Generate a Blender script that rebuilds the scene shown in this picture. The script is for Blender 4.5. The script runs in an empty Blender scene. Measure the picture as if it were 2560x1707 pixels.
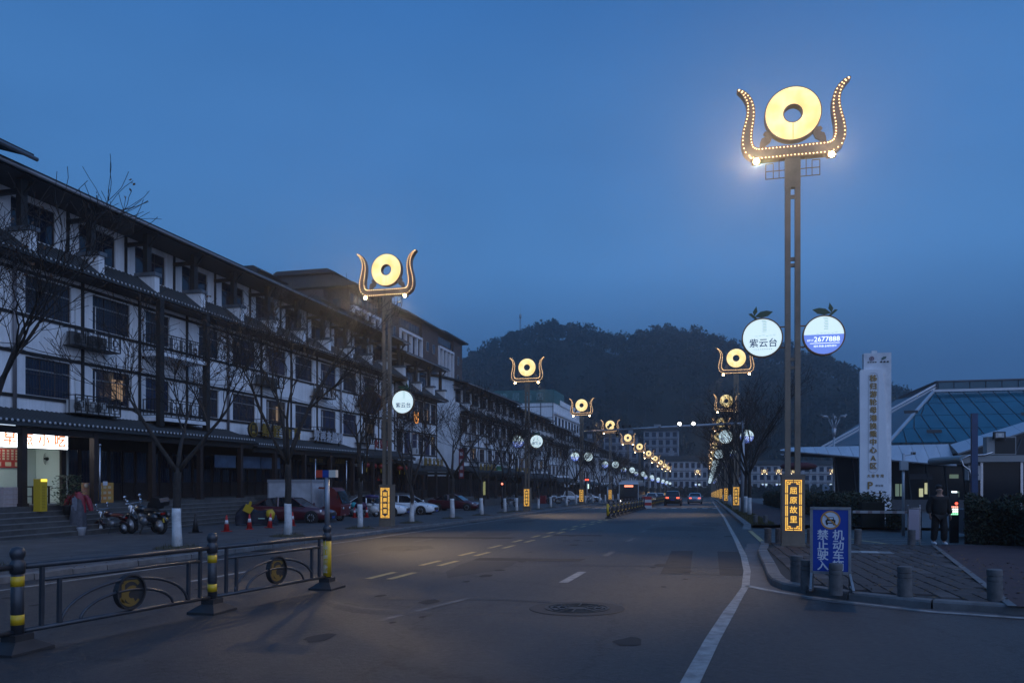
import bpy, bmesh, math, random
from mathutils import Vector, Matrix
R = math.radians
FLOOD_W = 3000.0
HALO_W = 4600.0
HAZE_D = 0.00065
random.seed(7)
SC = bpy.context.scene
COL = SC.collection

# ------------------------------------------------------------------ camera, sky, sun, exposure
cam_data = bpy.data.cameras.new('camera')
cam = bpy.data.objects.new('camera', cam_data)
COL.objects.link(cam)
YAW = math.atan(444 / 1777)
cam.location = (0, 0, 1.7)
cam.rotation_euler = (R(90), 0, YAW)
cam_data.sensor_width = 36
cam_data.lens = 27.2
cam_data.shift_y = 0.1335
cam_data.clip_start = 0.1
cam_data.clip_end = 6000
SC.camera = cam

world = bpy.data.worlds.new('World')
SC.world = world
world.use_nodes = True
wn, wl = world.node_tree.nodes, world.node_tree.links
wn.clear()
w_out = wn.new('ShaderNodeOutputWorld')
w_bg = wn.new('ShaderNodeBackground')
w_sky = wn.new('ShaderNodeTexSky')
w_sky.sky_type = 'NISHITA'
w_sky.sun_disc = False
w_sky.sun_elevation = R(-2.5)
w_sky.sun_rotation = R(132)
w_sky.air_density = 1.5
w_sky.dust_density = 2.0
w_sky.ozone_density = 3.0
# overcast twilight: a blue cloud deck that dims towards the horizon, the clear-sky model showing through
w_geo = wn.new('ShaderNodeTexCoord')
w_sep = wn.new('ShaderNodeSeparateXYZ')
w_ramp = wn.new('ShaderNodeValToRGB')
w_mix = wn.new('ShaderNodeMix')
w_mix.data_type = 'RGBA'
wl.new(w_geo.outputs['Generated'], w_sep.inputs[0])
wl.new(w_sep.outputs['Z'], w_ramp.inputs[0])
cr = w_ramp.color_ramp
cr.interpolation = 'EASE'
def s2l(r, g, b):
    f = lambda c: c / 12.92 if c <= 0.04045 else ((c + 0.055) / 1.055) ** 2.4
    return (f(r / 255), f(g / 255), f(b / 255), 1)
STOPS = [(0.0, (40, 68, 108)), (0.12, (56, 96, 147)), (0.27, (78, 134, 197)), (0.40, (73, 130, 196)), (0.56, (58, 116, 185)), (1.0, (60, 118, 186))]
cr.elements[0].position, cr.elements[0].color = STOPS[0][0], s2l(*STOPS[0][1])
cr.elements[1].position, cr.elements[1].color = STOPS[-1][0], s2l(*STOPS[-1][1])
for p, c in STOPS[1:-1]:
    e = cr.elements.new(p)
    e.color = s2l(*c)
w_mix.inputs[0].default_value = 0.93
w_mul = wn.new('ShaderNodeMix')
w_mul.data_type = 'RGBA'; w_mul.blend_type = 'MULTIPLY'; w_mul.inputs[0].default_value = 1
w_mul.inputs[7].default_value = (10, 10, 10, 1)          # the cloud deck relative to the 0.1 strength
w_nz = wn.new('ShaderNodeTexNoise')
w_nz.inputs['Scale'].default_value = 1.3
w_nz.inputs['Detail'].default_value = 5
w_nm = wn.new('ShaderNodeMapping')
w_nm.inputs['Scale'].default_value = (1, 1, 2.4)
w_nr = wn.new('ShaderNodeMapRange')
w_nr.inputs[1].default_value = 0.3
w_nr.inputs[2].default_value = 0.7
w_nr.inputs[3].default_value = 0.84
w_nr.inputs[4].default_value = 1.12
w_m2 = wn.new('ShaderNodeMix')
w_m2.data_type = 'RGBA'; w_m2.blend_type = 'MULTIPLY'; w_m2.inputs[0].default_value = 1
wl.new(w_geo.outputs['Generated'], w_nm.inputs[0])
wl.new(w_nm.outputs[0], w_nz.inputs['Vector'])
wl.new(w_nz.outputs['Fac'], w_nr.inputs[0])
wl.new(w_ramp.outputs[0], w_m2.inputs[6])
wl.new(w_nr.outputs[0], w_m2.inputs[7])
wl.new(w_m2.outputs[2], w_mul.inputs[6])
wl.new(w_sky.outputs[0], w_mix.inputs[6])
wl.new(w_mul.outputs[2], w_mix.inputs[7])
wl.new(w_mix.outputs[2], w_bg.inputs[0])
w_bg.inputs[1].default_value = 0.1
wl.new(w_bg.outputs[0], w_out.inputs[0])

sun_data = bpy.data.lights.new('sun', 'SUN')
sun = bpy.data.objects.new('sun', sun_data)
COL.objects.link(sun)
sun_data.energy = 1.5
sun_data.angle = R(90)
sun_data.color = (0.54, 0.66, 1.0)
sun.rotation_euler = (R(66), 0, R(54))

SC.view_settings.view_transform = 'Standard'
SC.view_settings.look = 'None'
SC.view_settings.exposure = 0.0
SC.view_settings.gamma = 1.0
SC.view_settings.use_curve_mapping = False
SC.render.engine = 'CYCLES'
SC.cycles.use_denoising = True
SC.cycles.max_bounces = 6
SC.cycles.diffuse_bounces = 3
SC.cycles.glossy_bounces = 3
SC.cycles.transmission_bounces = 4
SC.cycles.volume_bounces = 1
SC.cycles.transparent_max_bounces = 12
SC.cycles.sample_clamp_indirect = 4.0
SC.cycles.caustics_reflective = False
SC.cycles.caustics_refractive = False

# ------------------------------------------------------------------ materials
MATS = {}
def M(name, col=(0.5, 0.5, 0.5), rough=0.6, metal=0.0, vary=None, bump=None, emit=None, estr=1.0, spec=0.5, coat=0.0, sample=True, sheen=0.0):
    """procedural principled material; vary=(scale, amount, colour2), bump=(scale, strength)"""
    if name in MATS:
        return MATS[name]
    m = bpy.data.materials.new(name)
    m.use_nodes = True
    nt = m.node_tree
    b = nt.nodes['Principled BSDF']
    b.inputs['Roughness'].default_value = rough
    b.inputs['Metallic'].default_value = metal
    b.inputs['Specular IOR Level'].default_value = spec
    b.inputs['Coat Weight'].default_value = coat
    b.inputs['Coat Roughness'].default_value = 0.08
    b.inputs['Base Color'].default_value = (*col, 1)
    if vary or bump:
        tc = nt.nodes.new('ShaderNodeTexCoord')
    if vary:
        n = nt.nodes.new('ShaderNodeTexNoise')
        n.inputs['Scale'].default_value = vary[0]
        n.inputs['Detail'].default_value = 6
        n.inputs['Roughness'].default_value = 0.65
        nt.links.new(tc.outputs['Object'], n.inputs['Vector'])
        rp = nt.nodes.new('ShaderNodeValToRGB')
        rp.color_ramp.elements[0].position = 0.34
        rp.color_ramp.elements[1].position = 0.68
        c2 = vary[2] if len(vary) > 2 else tuple(max(0, c * (1 - vary[1])) for c in col)
        rp.color_ramp.elements[0].color = (*c2, 1)
        rp.color_ramp.elements[1].color = (*tuple(min(1, c * (1 + 0.35 * vary[1])) for c in col), 1)
        nt.links.new(n.outputs['Fac'], rp.inputs[0])
        nt.links.new(rp.outputs[0], b.inputs['Base Color'])
    if bump:
        n2 = nt.nodes.new('ShaderNodeTexNoise')
        n2.inputs['Scale'].default_value = bump[0]
        n2.inputs['Detail'].default_value = 4
        nt.links.new(tc.outputs['Object'], n2.inputs['Vector'])
        bp = nt.nodes.new('ShaderNodeBump')
        bp.inputs['Strength'].default_value = bump[1]
        bp.inputs['Distance'].default_value = 0.02
        nt.links.new(n2.outputs['Fac'], bp.inputs['Height'])
        nt.links.new(bp.outputs[0], b.inputs['Normal'])
    if emit:
        b.inputs['Emission Color'].default_value = (*emit, 1)
        b.inputs['Emission Strength'].default_value = estr
        if not sample:
            m.cycles.emission_sampling = 'NONE'
    MATS[name] = m
    return m

# ------------------------------------------------------------------ mesh builder
class MB:
    def __init__(s):
        s.v, s.f, s.mi, s.sm = [], [], [], []
    def add(s, vs, fs, m=0, T=None, smooth=False):
        o = len(s.v)
        if T is not None:
            vs = [tuple(T @ Vector(p)) for p in vs]
        s.v += [tuple(p) for p in vs]
        s.f += [tuple(i + o for i in f) for f in fs]
        s.mi += [m] * len(fs)
        s.sm += [smooth] * len(fs)
        return s
    def box(s, x0, x1, y0, y1, z0, z1, m=0, T=None):
        vs = [(x0, y0, z0), (x1, y0, z0), (x1, y1, z0), (x0, y1, z0), (x0, y0, z1), (x1, y0, z1), (x1, y1, z1), (x0, y1, z1)]
        return s.add(vs, [(0, 3, 2, 1), (4, 5, 6, 7), (0, 1, 5, 4), (1, 2, 6, 5), (2, 3, 7, 6), (3, 0, 4, 7)], m, T)
    def cbox(s, c, d, m=0, T=None):
        return s.box(c[0] - d[0] / 2, c[0] + d[0] / 2, c[1] - d[1] / 2, c[1] + d[1] / 2, c[2] - d[2] / 2, c[2] + d[2] / 2, m, T)
    def quad(s, a, b, c, d, m=0):
        return s.add([a, b, c, d], [(0, 1, 2, 3)], m)
    def bar(s, a, b, w, h, m=0):
        """rectangular bar from a to b"""
        a, b = Vector(a), Vector(b)
        d = (b - a).normalized()
        up = Vector((0, 0, 1)) if abs(d.z) < 0.95 else Vector((0, 1, 0))
        x = d.cross(up).normalized() * (w / 2)
        y = x.cross(d).normalized() * (h / 2)
        vs = [p + i * x + j * y for p in (a, b) for i, j in ((-1, -1), (1, -1), (1, 1), (-1, 1))]
        return s.add(vs, [(0, 1, 2, 3), (7, 6, 5, 4), (0, 4, 5, 1), (1, 5, 6, 2), (2, 6, 7, 3), (3, 7, 4, 0)], m)
    def tube(s, pts, r, n=6, m=0, caps=True, smooth=True):
        pts = [Vector(p) for p in pts]
        rs = r if isinstance(r, (list, tuple)) else [r] * len(pts)
        vs, fs = [], []
        ref = None
        for i, p in enumerate(pts):
            d = (pts[min(i + 1, len(pts) - 1)] - pts[max(i - 1, 0)]).normalized()
            if ref is None:
                ref = Vector((0, 0, 1)) if abs(d.z) < 0.9 else Vector((1, 0, 0))
            x = d.cross(ref).normalized()
            y = x.cross(d).normalized()
            ref = y
            for k in range(n):
                a = 2 * math.pi * k / n
                vs.append(p + (x * math.cos(a) + y * math.sin(a)) * rs[i])
        for i in range(len(pts) - 1):
            for k in range(n):
                fs.append((i * n + k, i * n + (k + 1) % n, (i + 1) * n + (k + 1) % n, (i + 1) * n + k))
        if caps:
            fs.append(tuple(range(n - 1, -1, -1)))
            fs.append(tuple((len(pts) - 1) * n + k for k in range(n)))
        return s.add(vs, fs, m, None, smooth)
    def lathe(s, prof, n=16, c=(0, 0, 0), m=0, axis='z', T=None, smooth=True, caps=True):
        """prof: list of (radius, height)"""
        vs, fs = [], []
        for r, h in prof:
            for k in range(n):
                a = 2 * math.pi * k / n
                p = (r * math.cos(a), r * math.sin(a), h)
                if axis == 'y':
                    p = (p[0], p[2], p[1])
                if axis == 'x':
                    p = (p[2], p[0], p[1])
                vs.append((p[0] + c[0], p[1] + c[1], p[2] + c[2]))
        for i in range(len(prof) - 1):
            for k in range(n):
                fs.append((i * n + k, i * n + (k + 1) % n, (i + 1) * n + (k + 1) % n, (i + 1) * n + k))
        if caps and prof[0][0] > 1e-6: fs.append(tuple(range(n - 1, -1, -1)))
        if caps and prof[-1][0] > 1e-6: fs.append(tuple((len(prof) - 1) * n + k for k in range(n)))
        return s.add(vs, fs, m, T, smooth)
    def ball(s, c, r, n=8, m=0, sz=(1, 1, 1)):
        h = max(4, n // 2)
        prof = [(max(1e-4, math.sin(math.pi * i / h)) , -math.cos(math.pi * i / h)) for i in range(h + 1)]
        vs, fs = [], []
        for a, z in prof:
            for k in range(n):
                t = 2 * math.pi * k / n
                vs.append((c[0] + r * sz[0] * a * math.cos(t), c[1] + r * sz[1] * a * math.sin(t), c[2] + r * sz[2] * z))
        for i in range(h):
            for k in range(n):
                fs.append((i * n + k, i * n + (k + 1) % n, (i + 1) * n + (k + 1) % n, (i + 1) * n + k))
        return s.add(vs, fs, m, None, True)
    def prism(s, poly, y0, y1, m=0, plane='xz', T=None):
        """extrude a 2D polygon; plane xz -> along y, yz -> along x, xy -> along z"""
        n = len(poly)
        f = {'xz': lambda p, d: (p[0], d, p[1]), 'yz': lambda p, d: (d, p[0], p[1]), 'xy': lambda p, d: (p[0], p[1], d)}[plane]
        vs = [f(p, y0) for p in poly] + [f(p, y1) for p in poly]
        fs = [tuple(range(n)), tuple(range(2 * n - 1, n - 1, -1))] + [(i, i + n, (i + 1) % n + n, (i + 1) % n) for i in range(n)]
        return s.add(vs, fs, m, T)
    def wallo(s, y0, y1, z0, z1, x, holes, depth=0.16, m=0, mr=None, axis='x', flip=False):
        """wall sheet facing +x (or -y for axis 'y') with rectangular openings and reveals"""
        ys = sorted({y0, y1, *[h[0] for h in holes], *[h[1] for h in holes]})
        zs = sorted({z0, z1, *[h[2] for h in holes], *[h[3] for h in holes]})
        P = (lambda a, z, d: (x - d, a, z)) if axis == 'x' else (lambda a, z, d: (a, x + d, z))
        for i in range(len(ys) - 1):
            for j in range(len(zs) - 1):
                cy, cz = (ys[i] + ys[i + 1]) / 2, (zs[j] + zs[j + 1]) / 2
                if any(h[0] < cy < h[1] and h[2] < cz < h[3] for h in holes): continue
                s.add([P(ys[i], zs[j], 0), P(ys[i + 1], zs[j], 0), P(ys[i + 1], zs[j + 1], 0), P(ys[i], zs[j + 1], 0)], [(0, 1, 2, 3)], m)
        for a, b, c, d in holes:
            q = [(a, c), (b, c), (b, d), (a, d)]
            for k in range(4):
                p, r = q[k], q[(k + 1) % 4]
                s.add([P(*p, 0), P(*r, 0), P(*r, depth), P(*p, depth)], [(0, 1, 2, 3)], m if mr is None else mr)
        return s
    def mesh(s, name, mats):
        me = bpy.data.meshes.new(name)
        me.from_pydata(s.v, [], s.f)
        if not isinstance(mats, (list, tuple)): mats = [mats]
        for mt in mats: me.materials.append(mt)
        me.polygons.foreach_set('material_index', s.mi)
        me.polygons.foreach_set('use_smooth', s.sm)
        me.update()
        return me
    def build(s, name, mats, parent=None, loc=None, rot=None):
        return obj(name, s.mesh(name, mats), parent, loc, rot)

def obj(name, me, parent=None, loc=None, rot=None):
    o = bpy.data.objects.new(name, me)
    COL.objects.link(o)
    if parent: o.parent = parent
    if loc: o.location = loc
    if rot: o.rotation_euler = rot
    return o

LABELS = set()
def tag(o, label, cat, group=None, kind=None):
    if label:
        o['label'] = label
        LABELS.add(label)
    if cat: o['category'] = cat
    if group: o['group'] = group
    if kind: o['kind'] = kind
    return o
def thing(name, label, cat, loc=(0, 0, 0), rz=0, group=None):
    o = bpy.data.objects.new(name, None)
    COL.objects.link(o)
    o.location = loc
    o.rotation_euler = (0, 0, rz)
    o.empty_display_size = 0.3
    return tag(o, label, cat, group)
def struct(o, label=None):
    o['kind'] = 'structure'
    if label: o['label'] = label
    return o
KIDS = {}
def copy_tree(o, parent=None):
    c = o.copy()
    COL.objects.link(c)
    if parent: c.parent = parent
    for ch in [k for k in o.children]:
        copy_tree(ch, c)
    return c
ORD = ['first', 'second', 'third', 'fourth', 'fifth', 'sixth', 'seventh', 'eighth', 'ninth', 'tenth', 'eleventh', 'twelfth', 'thirteenth', 'fourteenth', 'fifteenth', 'sixteenth', 'seventeenth', 'eighteenth', 'nineteenth', 'twentieth']

TEXTS, TEXTM = {}, {}
def text_geo(body, extrude, bold):
    k = (body, extrude, bold)
    if k in TEXTS: return TEXTS[k]
    c = bpy.data.curves.new('lettering', 'FONT')
    c.body = body
    c.extrude = extrude
    c.resolution_u = 2
    c.align_x = 'CENTER'
    c.align_y = 'CENTER'
    o = bpy.data.objects.new('lettering', c)
    COL.objects.link(o)
    bpy.context.view_layer.update()
    me = bpy.data.meshes.new_from_object(o.evaluated_get(bpy.context.evaluated_depsgraph_get()))
    if bold > 0:      # heavier strokes: shifted copies of the outline
        vs = [v.co.copy() for v in me.vertices]
        fs = [tuple(p.vertices) for p in me.polygons]
        n = len(vs)
        me2 = bpy.data.meshes.new('lettering')
        sh = ((-bold, -bold * 0.6, 0), (bold, -bold * 0.6, 0.0012), (0, bold, 0.0024))
        me2.from_pydata([v + Vector(d) for d in sh for v in vs], [], [tuple(i + k * n for i in f) for k in range(3) for f in fs])
        me2.update()
        me = me2
    me.name = 'lettering'
    bpy.data.objects.remove(o)
    me.materials.clear()
    TEXTS[k] = me
    return me
def text_mesh(body, mat, extrude=0.01, bold=0.0):
    k = (body, mat.name, extrude, bold)
    if k not in TEXTM:
        me = text_geo(body, extrude, bold).copy()
        me.materials.append(mat)
        TEXTM[k] = me
    return TEXTM[k]
FRONT = (R(90), 0, 0)            # lettering that faces -y, towards the camera
STREET = (R(90), 0, R(90))       # lettering on the shop side that faces +x
def text(name, body, mat, parent, loc, size, rot=FRONT, extrude=0.01, bold=0.0, sx=1.0):
    o = obj(name, text_mesh(body, mat, extrude, bold), parent, loc, rot)
    o.scale = (size * sx, size, size)
    return o

# ------------------------------------------------------------------ the lie of the land
def gz(X, Y, off=0.0):
    Y = max(-60, Y)
    z = -0.016 * Y if Y < 140 else -2.24 - 0.022 * (min(Y, 335) - 140)
    return z - 0.012 * max(0.0, min(30, -X)) + off
def sheet(name, xs, ys, off, mat, parent=None):
    b = MB()
    n = len(xs)
    b.v = [(x, y, gz(x, y, off)) for y in ys for x in xs]
    b.f = [(j * n + i, j * n + i + 1, (j + 1) * n + i + 1, (j + 1) * n + i) for j in range(len(ys) - 1) for i in range(n - 1)]
    b.mi = [0] * len(b.f); b.sm = [False] * len(b.f)
    return b.build(name, mat, parent)
def strip(b, pts, off, m=0):
    """polygon strip from [(outer),(inner)] pairs of ground points"""
    for (a, c), (d, e) in zip(pts[:-1], pts[1:]):
        b.quad((a[0], a[1], gz(*a, off)), (c[0], c[1], gz(*c, off)), (e[0], e[1], gz(*e, off)), (d[0], d[1], gz(*d, off)), m)
def frange(a, b, s):
    n = int(round((b - a) / s))
    return [a + i * s for i in range(n + 1)]

# lettering outlines are made first, while the scene is still small
for ch in '屈原故里': text_geo(ch, 0.008, 0.012)
for ch in '九州逸居酒店': text_geo(ch, 0.1, 0.02)
for ch in '秭归游轮母港换乘中心A区': text_geo(ch, 0.06, 0.03)
for ch in '早点小吃': text_geo(ch, 0.02, 0.02)
for ch in '鲜匠食府P好再来烧烤火锅店酒家饭庄大客专用机动车辆禁止驶入': text_geo(ch, 0.04, 0.02)
for bd in ('御足养生会所', '人民超市', '停车场', '一停二看三通过', '→'): text_geo(bd, 0.01, 0.005)
# ------------------------------------------------------------------ ground, road, pavements
def asphalt():
    m = bpy.data.materials.new('asphalt')
    m.use_nodes = True
    nt = m.node_tree
    b = nt.nodes['Principled BSDF']
    tc = nt.nodes.new('ShaderNodeTexCoord')
    def noise(scale, detail, mapscale=None):
        n = nt.nodes.new('ShaderNodeTexNoise')
        n.inputs['Scale'].default_value = scale
        n.inputs['Detail'].default_value = detail
        n.inputs['Roughness'].default_value = 0.7
        if mapscale:
            mp = nt.nodes.new('ShaderNodeMapping')
            mp.inputs['Scale'].default_value = mapscale
            nt.links.new(tc.outputs['Object'], mp.inputs[0])
            nt.links.new(mp.outputs[0], n.inputs['Vector'])
        else:
            nt.links.new(tc.outputs['Object'], n.inputs['Vector'])
        return n
    def ramp(src, p0, c0, p1, c1):
        r = nt.nodes.new('ShaderNodeValToRGB')
        r.color_ramp.elements[0].position = p0; r.color_ramp.elements[0].color = (*c0, 1)
        r.color_ramp.elements[1].position = p1; r.color_ramp.elements[1].color = (*c1, 1)
        nt.links.new(src, r.inputs[0])
        return r
    def mul(a, c):
        x = nt.nodes.new('ShaderNodeMix'); x.data_type = 'RGBA'; x.blend_type = 'MULTIPLY'; x.inputs[0].default_value = 1
        nt.links.new(a, x.inputs[6]); nt.links.new(c, x.inputs[7])
        return x.outputs[2]
    n1 = noise(1.1, 4, (1, 0.03, 1))          # long worn wheel tracks
    n2 = noise(60, 5)                          # aggregate
    n3 = noise(0.3, 2, (1, 0.25, 1))                        # repairs and damp patches
    n4 = noise(0.5, 3, (1.3, 0.3, 1))
    r1 = ramp(n1.outputs[0], 0.36, (0.017, 0.017, 0.019), 0.64, (0.031, 0.030, 0.030))
    r2 = ramp(n2.outputs[0], 0.34, (0.35, 0.35, 0.35), 0.70, (1.9, 1.9, 1.9))
    r3 = ramp(n3.outputs[0], 0.40, (0.86, 0.86, 0.87), 0.54, (1.0, 1.0, 1.0))
    n5 = noise(14, 4)                          # coarse blotches of exposed stone
    n6 = noise(3.2, 5)
    r5b = ramp(n5.outputs[0], 0.36, (0.62, 0.62, 0.63), 0.68, (1.45, 1.44, 1.42))
    r6 = ramp(n6.outputs[0], 0.38, (0.88, 0.88, 0.89), 0.62, (1.08, 1.08, 1.07))
    c = mul(mul(r1.outputs[0], r2.outputs[0]), mul(r3.outputs[0], mul(r5b.outputs[0], r6.outputs[0])))
    # hairline cracks
    vo = nt.nodes.new('ShaderNodeTexVoronoi')
    vo.feature = 'DISTANCE_TO_EDGE'
    vo.inputs['Scale'].default_value = 0.22
    nw = noise(0.9, 4)
    va = nt.nodes.new('ShaderNodeVectorMath'); va.operation = 'MULTIPLY_ADD'
    va.inputs[1].default_value = (1.6, 1.6, 0)
    nt.links.new(nw.outputs['Color'], va.inputs[0])
    nt.links.new(tc.outputs['Object'], va.inputs[2])
    nt.links.new(va.outputs[0], vo.inputs['Vector'])
    r5 = ramp(vo.outputs['Distance'], 0.0, (0.25, 0.25, 0.25), 0.010, (1, 1, 1))
    c = mul(c, r5.outputs[0])
    nt.links.new(c, b.inputs['Base Color'])
    rr = ramp(n5.outputs[0], 0.3, (0.46,) * 3, 0.7, (0.62,) * 3)
    nt.links.new(rr.outputs[0], b.inputs['Roughness'])
    bp = nt.nodes.new('ShaderNodeBump')
    bp.inputs['Strength'].default_value = 0.5
    bp.inputs['Distance'].default_value = 0.02
    ma = nt.nodes.new('ShaderNodeMath'); ma.operation = 'ADD'
    nt.links.new(n2.outputs[0], ma.inputs[0]); nt.links.new(n5.outputs[0], ma.inputs[1])
    nt.links.new(ma.outputs[0], bp.inputs['Height'])
    nt.links.new(bp.outputs[0], b.inputs['Normal'])
    return m
ASPHALT = asphalt()
EARTH = M('earth', (0.035, 0.034, 0.03), 0.9, vary=(0.6, 0.5), bump=(8, 0.3))
CONC = M('concrete_paving', (0.08, 0.08, 0.084), 0.75, vary=(1.2, 0.5), bump=(30, 0.15))
KERB = M('kerb_granite', (0.14, 0.14, 0.142), 0.7, vary=(2.5, 0.4), bump=(40, 0.2))
PAVER = M('paver_grey', (0.043, 0.033, 0.031), 0.75, vary=(3.0, 0.55), bump=(40, 0.25))
PAVERB = M('paver_worn', (0.075, 0.062, 0.058), 0.7, vary=(3.0, 0.5), bump=(40, 0.25))
REDPATH = M('red_asphalt', (0.045, 0.019, 0.021), 0.8, vary=(2.0, 0.4), bump=(60, 0.2))
PAINT = M('road_paint_white', (0.30, 0.295, 0.285), 0.55, vary=(5.0, 0.55), bump=(60, 0.2))
PAINTW = M('road_paint_worn', (0.12, 0.12, 0.12), 0.6, vary=(3.0, 0.75), bump=(60, 0.2))
PAINTY = M('road_paint_yellow', (0.40, 0.31, 0.13), 0.55, vary=(6.0, 0.4), bump=(60, 0.2))
BLACKM = M('dark_void', (0.006, 0.006, 0.007), 0.5)

YS = [-60, -20, 0, 10, 20, 40, 60, 80, 100, 120, 140, 170, 200, 240, 280, 335, 420, 700, 2500]
ground = struct(sheet('ground', [-2500, -400, -60, -30, -13.4, 0, 2, 30, 60, 400, 2500], YS, -0.06, EARTH))
road = struct(sheet('road', frange(-13.3, 0, 1.9) + [0.8, 1.75], [-60] + frange(-20, 140, 4) + frange(145, 335, 10) + [352], 0.0, ASPHALT))
side_street = struct(sheet('side_street', frange(1.75, 60, 5.825), [-60, -20, 0, 4, 8, 11.7, 13.2], -0.002, ASPHALT))
cross_street = struct(sheet('cross_street', [-160, -60, -30, -13.4, 0, 1.7, 40, 160], [334, 343, 352], 0.004, ASPHALT))

def marking(name, polys, mat, off=0.006):
    b = MB()
    for p in polys:
        b.add([(x, y, gz(x, y, off)) for x, y in p], [tuple(range(len(p)))])
    return b.build(name, mat, road)
def rect(x0, x1, y0, y1, k=0.0):
    return [(x0, y0), (x1, y0), (x1 + k, y1), (x0 + k, y1)]
# right edge line that swings out round the corner
eo = [(-0.42, 4.0), (-0.22, 7.0), (0.0, 9.2), (0.25, 11.36), (0.42, 12.64), (0.62, 14.26), (0.79, 17.19), (0.9, 21.2), (0.98, 29), (1.02, 37.6), (1.1, 50)]
ei = [(-0.24, 4.0), (-0.05, 7.0), (0.17, 9.2), (0.42, 11.41), (0.58, 12.9), (0.77, 14.5), (0.94, 17.23), (1.06, 21.28), (1.13, 29.05), (1.17, 37.66), (1.25, 50)]
def dense(pts, step=0.7):
    out = []
    for a, c in zip(pts[:-1], pts[1:]):
        n = max(1, int(math.hypot(c[0] - a[0], c[1] - a[1]) / step))
        out += [(a[0] + (c[0] - a[0]) * k / n, a[1] + (c[1] - a[1]) * k / n) for k in range(n)]
    return out + [pts[-1]]
b = MB(); strip(b, list(zip(eo, ei)), 0.006)
b.build('edge_line', PAINT, road)
marking('edge_line', [rect(1.1, 1.25, y, y + 20) for y in range(50, 130, 20)], PAINT)
lo = [(0.75, 14.62), (1.24, 13.82), (1.64, 13.36), (2.14, 12.88), (3.16, 12.14), (4.5, 11.8), (9, 11.62), (30, 11.5)]
li = [(0.66, 14.40), (1.18, 13.68), (1.60, 13.22), (2.12, 12.74), (3.14, 12.0), (4.5, 11.66), (9, 11.48), (30, 11.36)]
b = MB(); strip(b, list(zip(lo, li)), 0.006)
b.build('edge_line', PAINT, road)
marking('edge_line', [rect(-12.45, -12.3, y, y + 10) for y in range(-10, 75, 10)], PAINT)
for k in range(0, 12):
    y = 14.3 + k * 2.86
    if y < 7 or 7.5 < y < 10: 
        pass
    marking('centre_dash', [rect(-6.62 + 0.012 * max(0, y - 14) , -6.47 + 0.012 * max(0, y - 14), y, y + 1.3, 0.03)], PAINTY)
    marking('centre_dash', [rect(-6.16 + 0.01 * max(0, y - 14), -6.01 + 0.01 * max(0, y - 14), y, y + 1.3, 0.03)], PAINTY)
marking('lane_dash', [rect(-2.68, -2.50, 14.35, 16.35, 0.05)], PAINT)
for y in (20.4, 26.5, 32.6, 38.7, 44.8, 50.9, 57):
    marking('lane_dash', [rect(-2.66, -2.50, y, y + 2.0, 0.05)], PAINTW)
for y in (19.3, 25.4, 31.5):
    marking('lane_dash', [rect(-9.95, -9.8, y, y + 2.0)], PAINTW)
marking('lane_dash', [rect(-9.9, -9.75, 13.2, 15.2)], PAINT)
marking('lane_dash', [rect(-4.3, -4.18, 9.6, 12.0, 0.55)], PAINTW)
for x in frange(-12.3, 0.7, 1.0):
    marking('crossing_bar', [rect(x, x + 0.5, 77.4, 81.4)], PAINT)
for x in (-5.2, -2.4): marking('stop_line', [rect(x, x + 2.7, 75.6, 75.8)], PAINT)
# transverse tar seams across the lanes, and dark repair patches
TAR = M('tar_seam', (0.014, 0.014, 0.016), 0.45, vary=(4, 0.4))
for y, x0, x1 in ((11.6, -5.2, -1.2), (17.6, -3.4, 0.9), (24.2, -4.6, 1.0), (33.0, -3.2, 1.1), (41.0, -5.0, 1.1), (52, -5, 1.1)):
    pts = dense([(x0, y), ((x0 + x1) / 2, y + 0.25), (x1, y + 0.05)], 0.5)
    b = MB(); strip(b, [((p[0], p[1] + random.uniform(0.015, 0.05)), (p[0], p[1] - random.uniform(0.01, 0.04))) for p in pts], 0.004)
    b.build('tar_seam', TAR, road)
PATCH = M('asphalt_patch', (0.013, 0.013, 0.015), 0.6, vary=(3, 0.3), bump=(70, 0.3))
for cx, cy, rx, ry in ((-5.0, 17.5, 0.7, 2.6), (-9.0, 22.5, 0.9, 1.2), (-1.0, 36, 1.6, 2.2), (-8.6, 30.5, 1.0, 1.6), (0.1, 41, 0.8, 2.5), (-4.6, 44, 0.9, 2.4), (-10.5, 44, 0.8, 2.5)):
    marking('repair_patch', [[(cx + rx * math.cos(a) * random.uniform(0.8, 1.1), cy + ry * math.sin(a) * random.uniform(0.8, 1.1)) for a in [k * math.pi / 8 for k in range(16)]]], PATCH, 0.003)

# trench repairs with tarred edges, and oil drips down the lane centres
TRENCH = M('trench_asphalt', (0.015, 0.015, 0.017), 0.72, vary=(6, 0.5), bump=(60, 0.4)); OIL = M('oil_stain', (0.008, 0.008, 0.009), 0.75, vary=(7, 0.3))
for x0, x1, y0, y1 in ((-5.7, -3.0, 18.6, 19.5), (-0.9, 0.85, 16.2, 22.6), (-12.1, -7.0, 27.4, 28.5), (-5.8, 1.0, 29.6, 30.5)):
    marking('trench_patch', [[(x0, y0), (x1, y0 + 0.12), (x1 + 0.05, y1 + 0.1), (x0 - 0.04, y1)]], TRENCH, 0.0035)
    for ya, yb in ((y0, y0 + 0.12), (y1, y1 + 0.1)):
        pts = dense([(x0, ya), (x1, yb)], 0.3)
        b = MB(); strip(b, [((p[0], p[1] + random.uniform(0.02, 0.05)), (p[0], p[1] - random.uniform(0.015, 0.04))) for p in pts], 0.0048)
        b.build('tar_seam', TAR, road)
rgo = random.Random(14)
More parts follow.
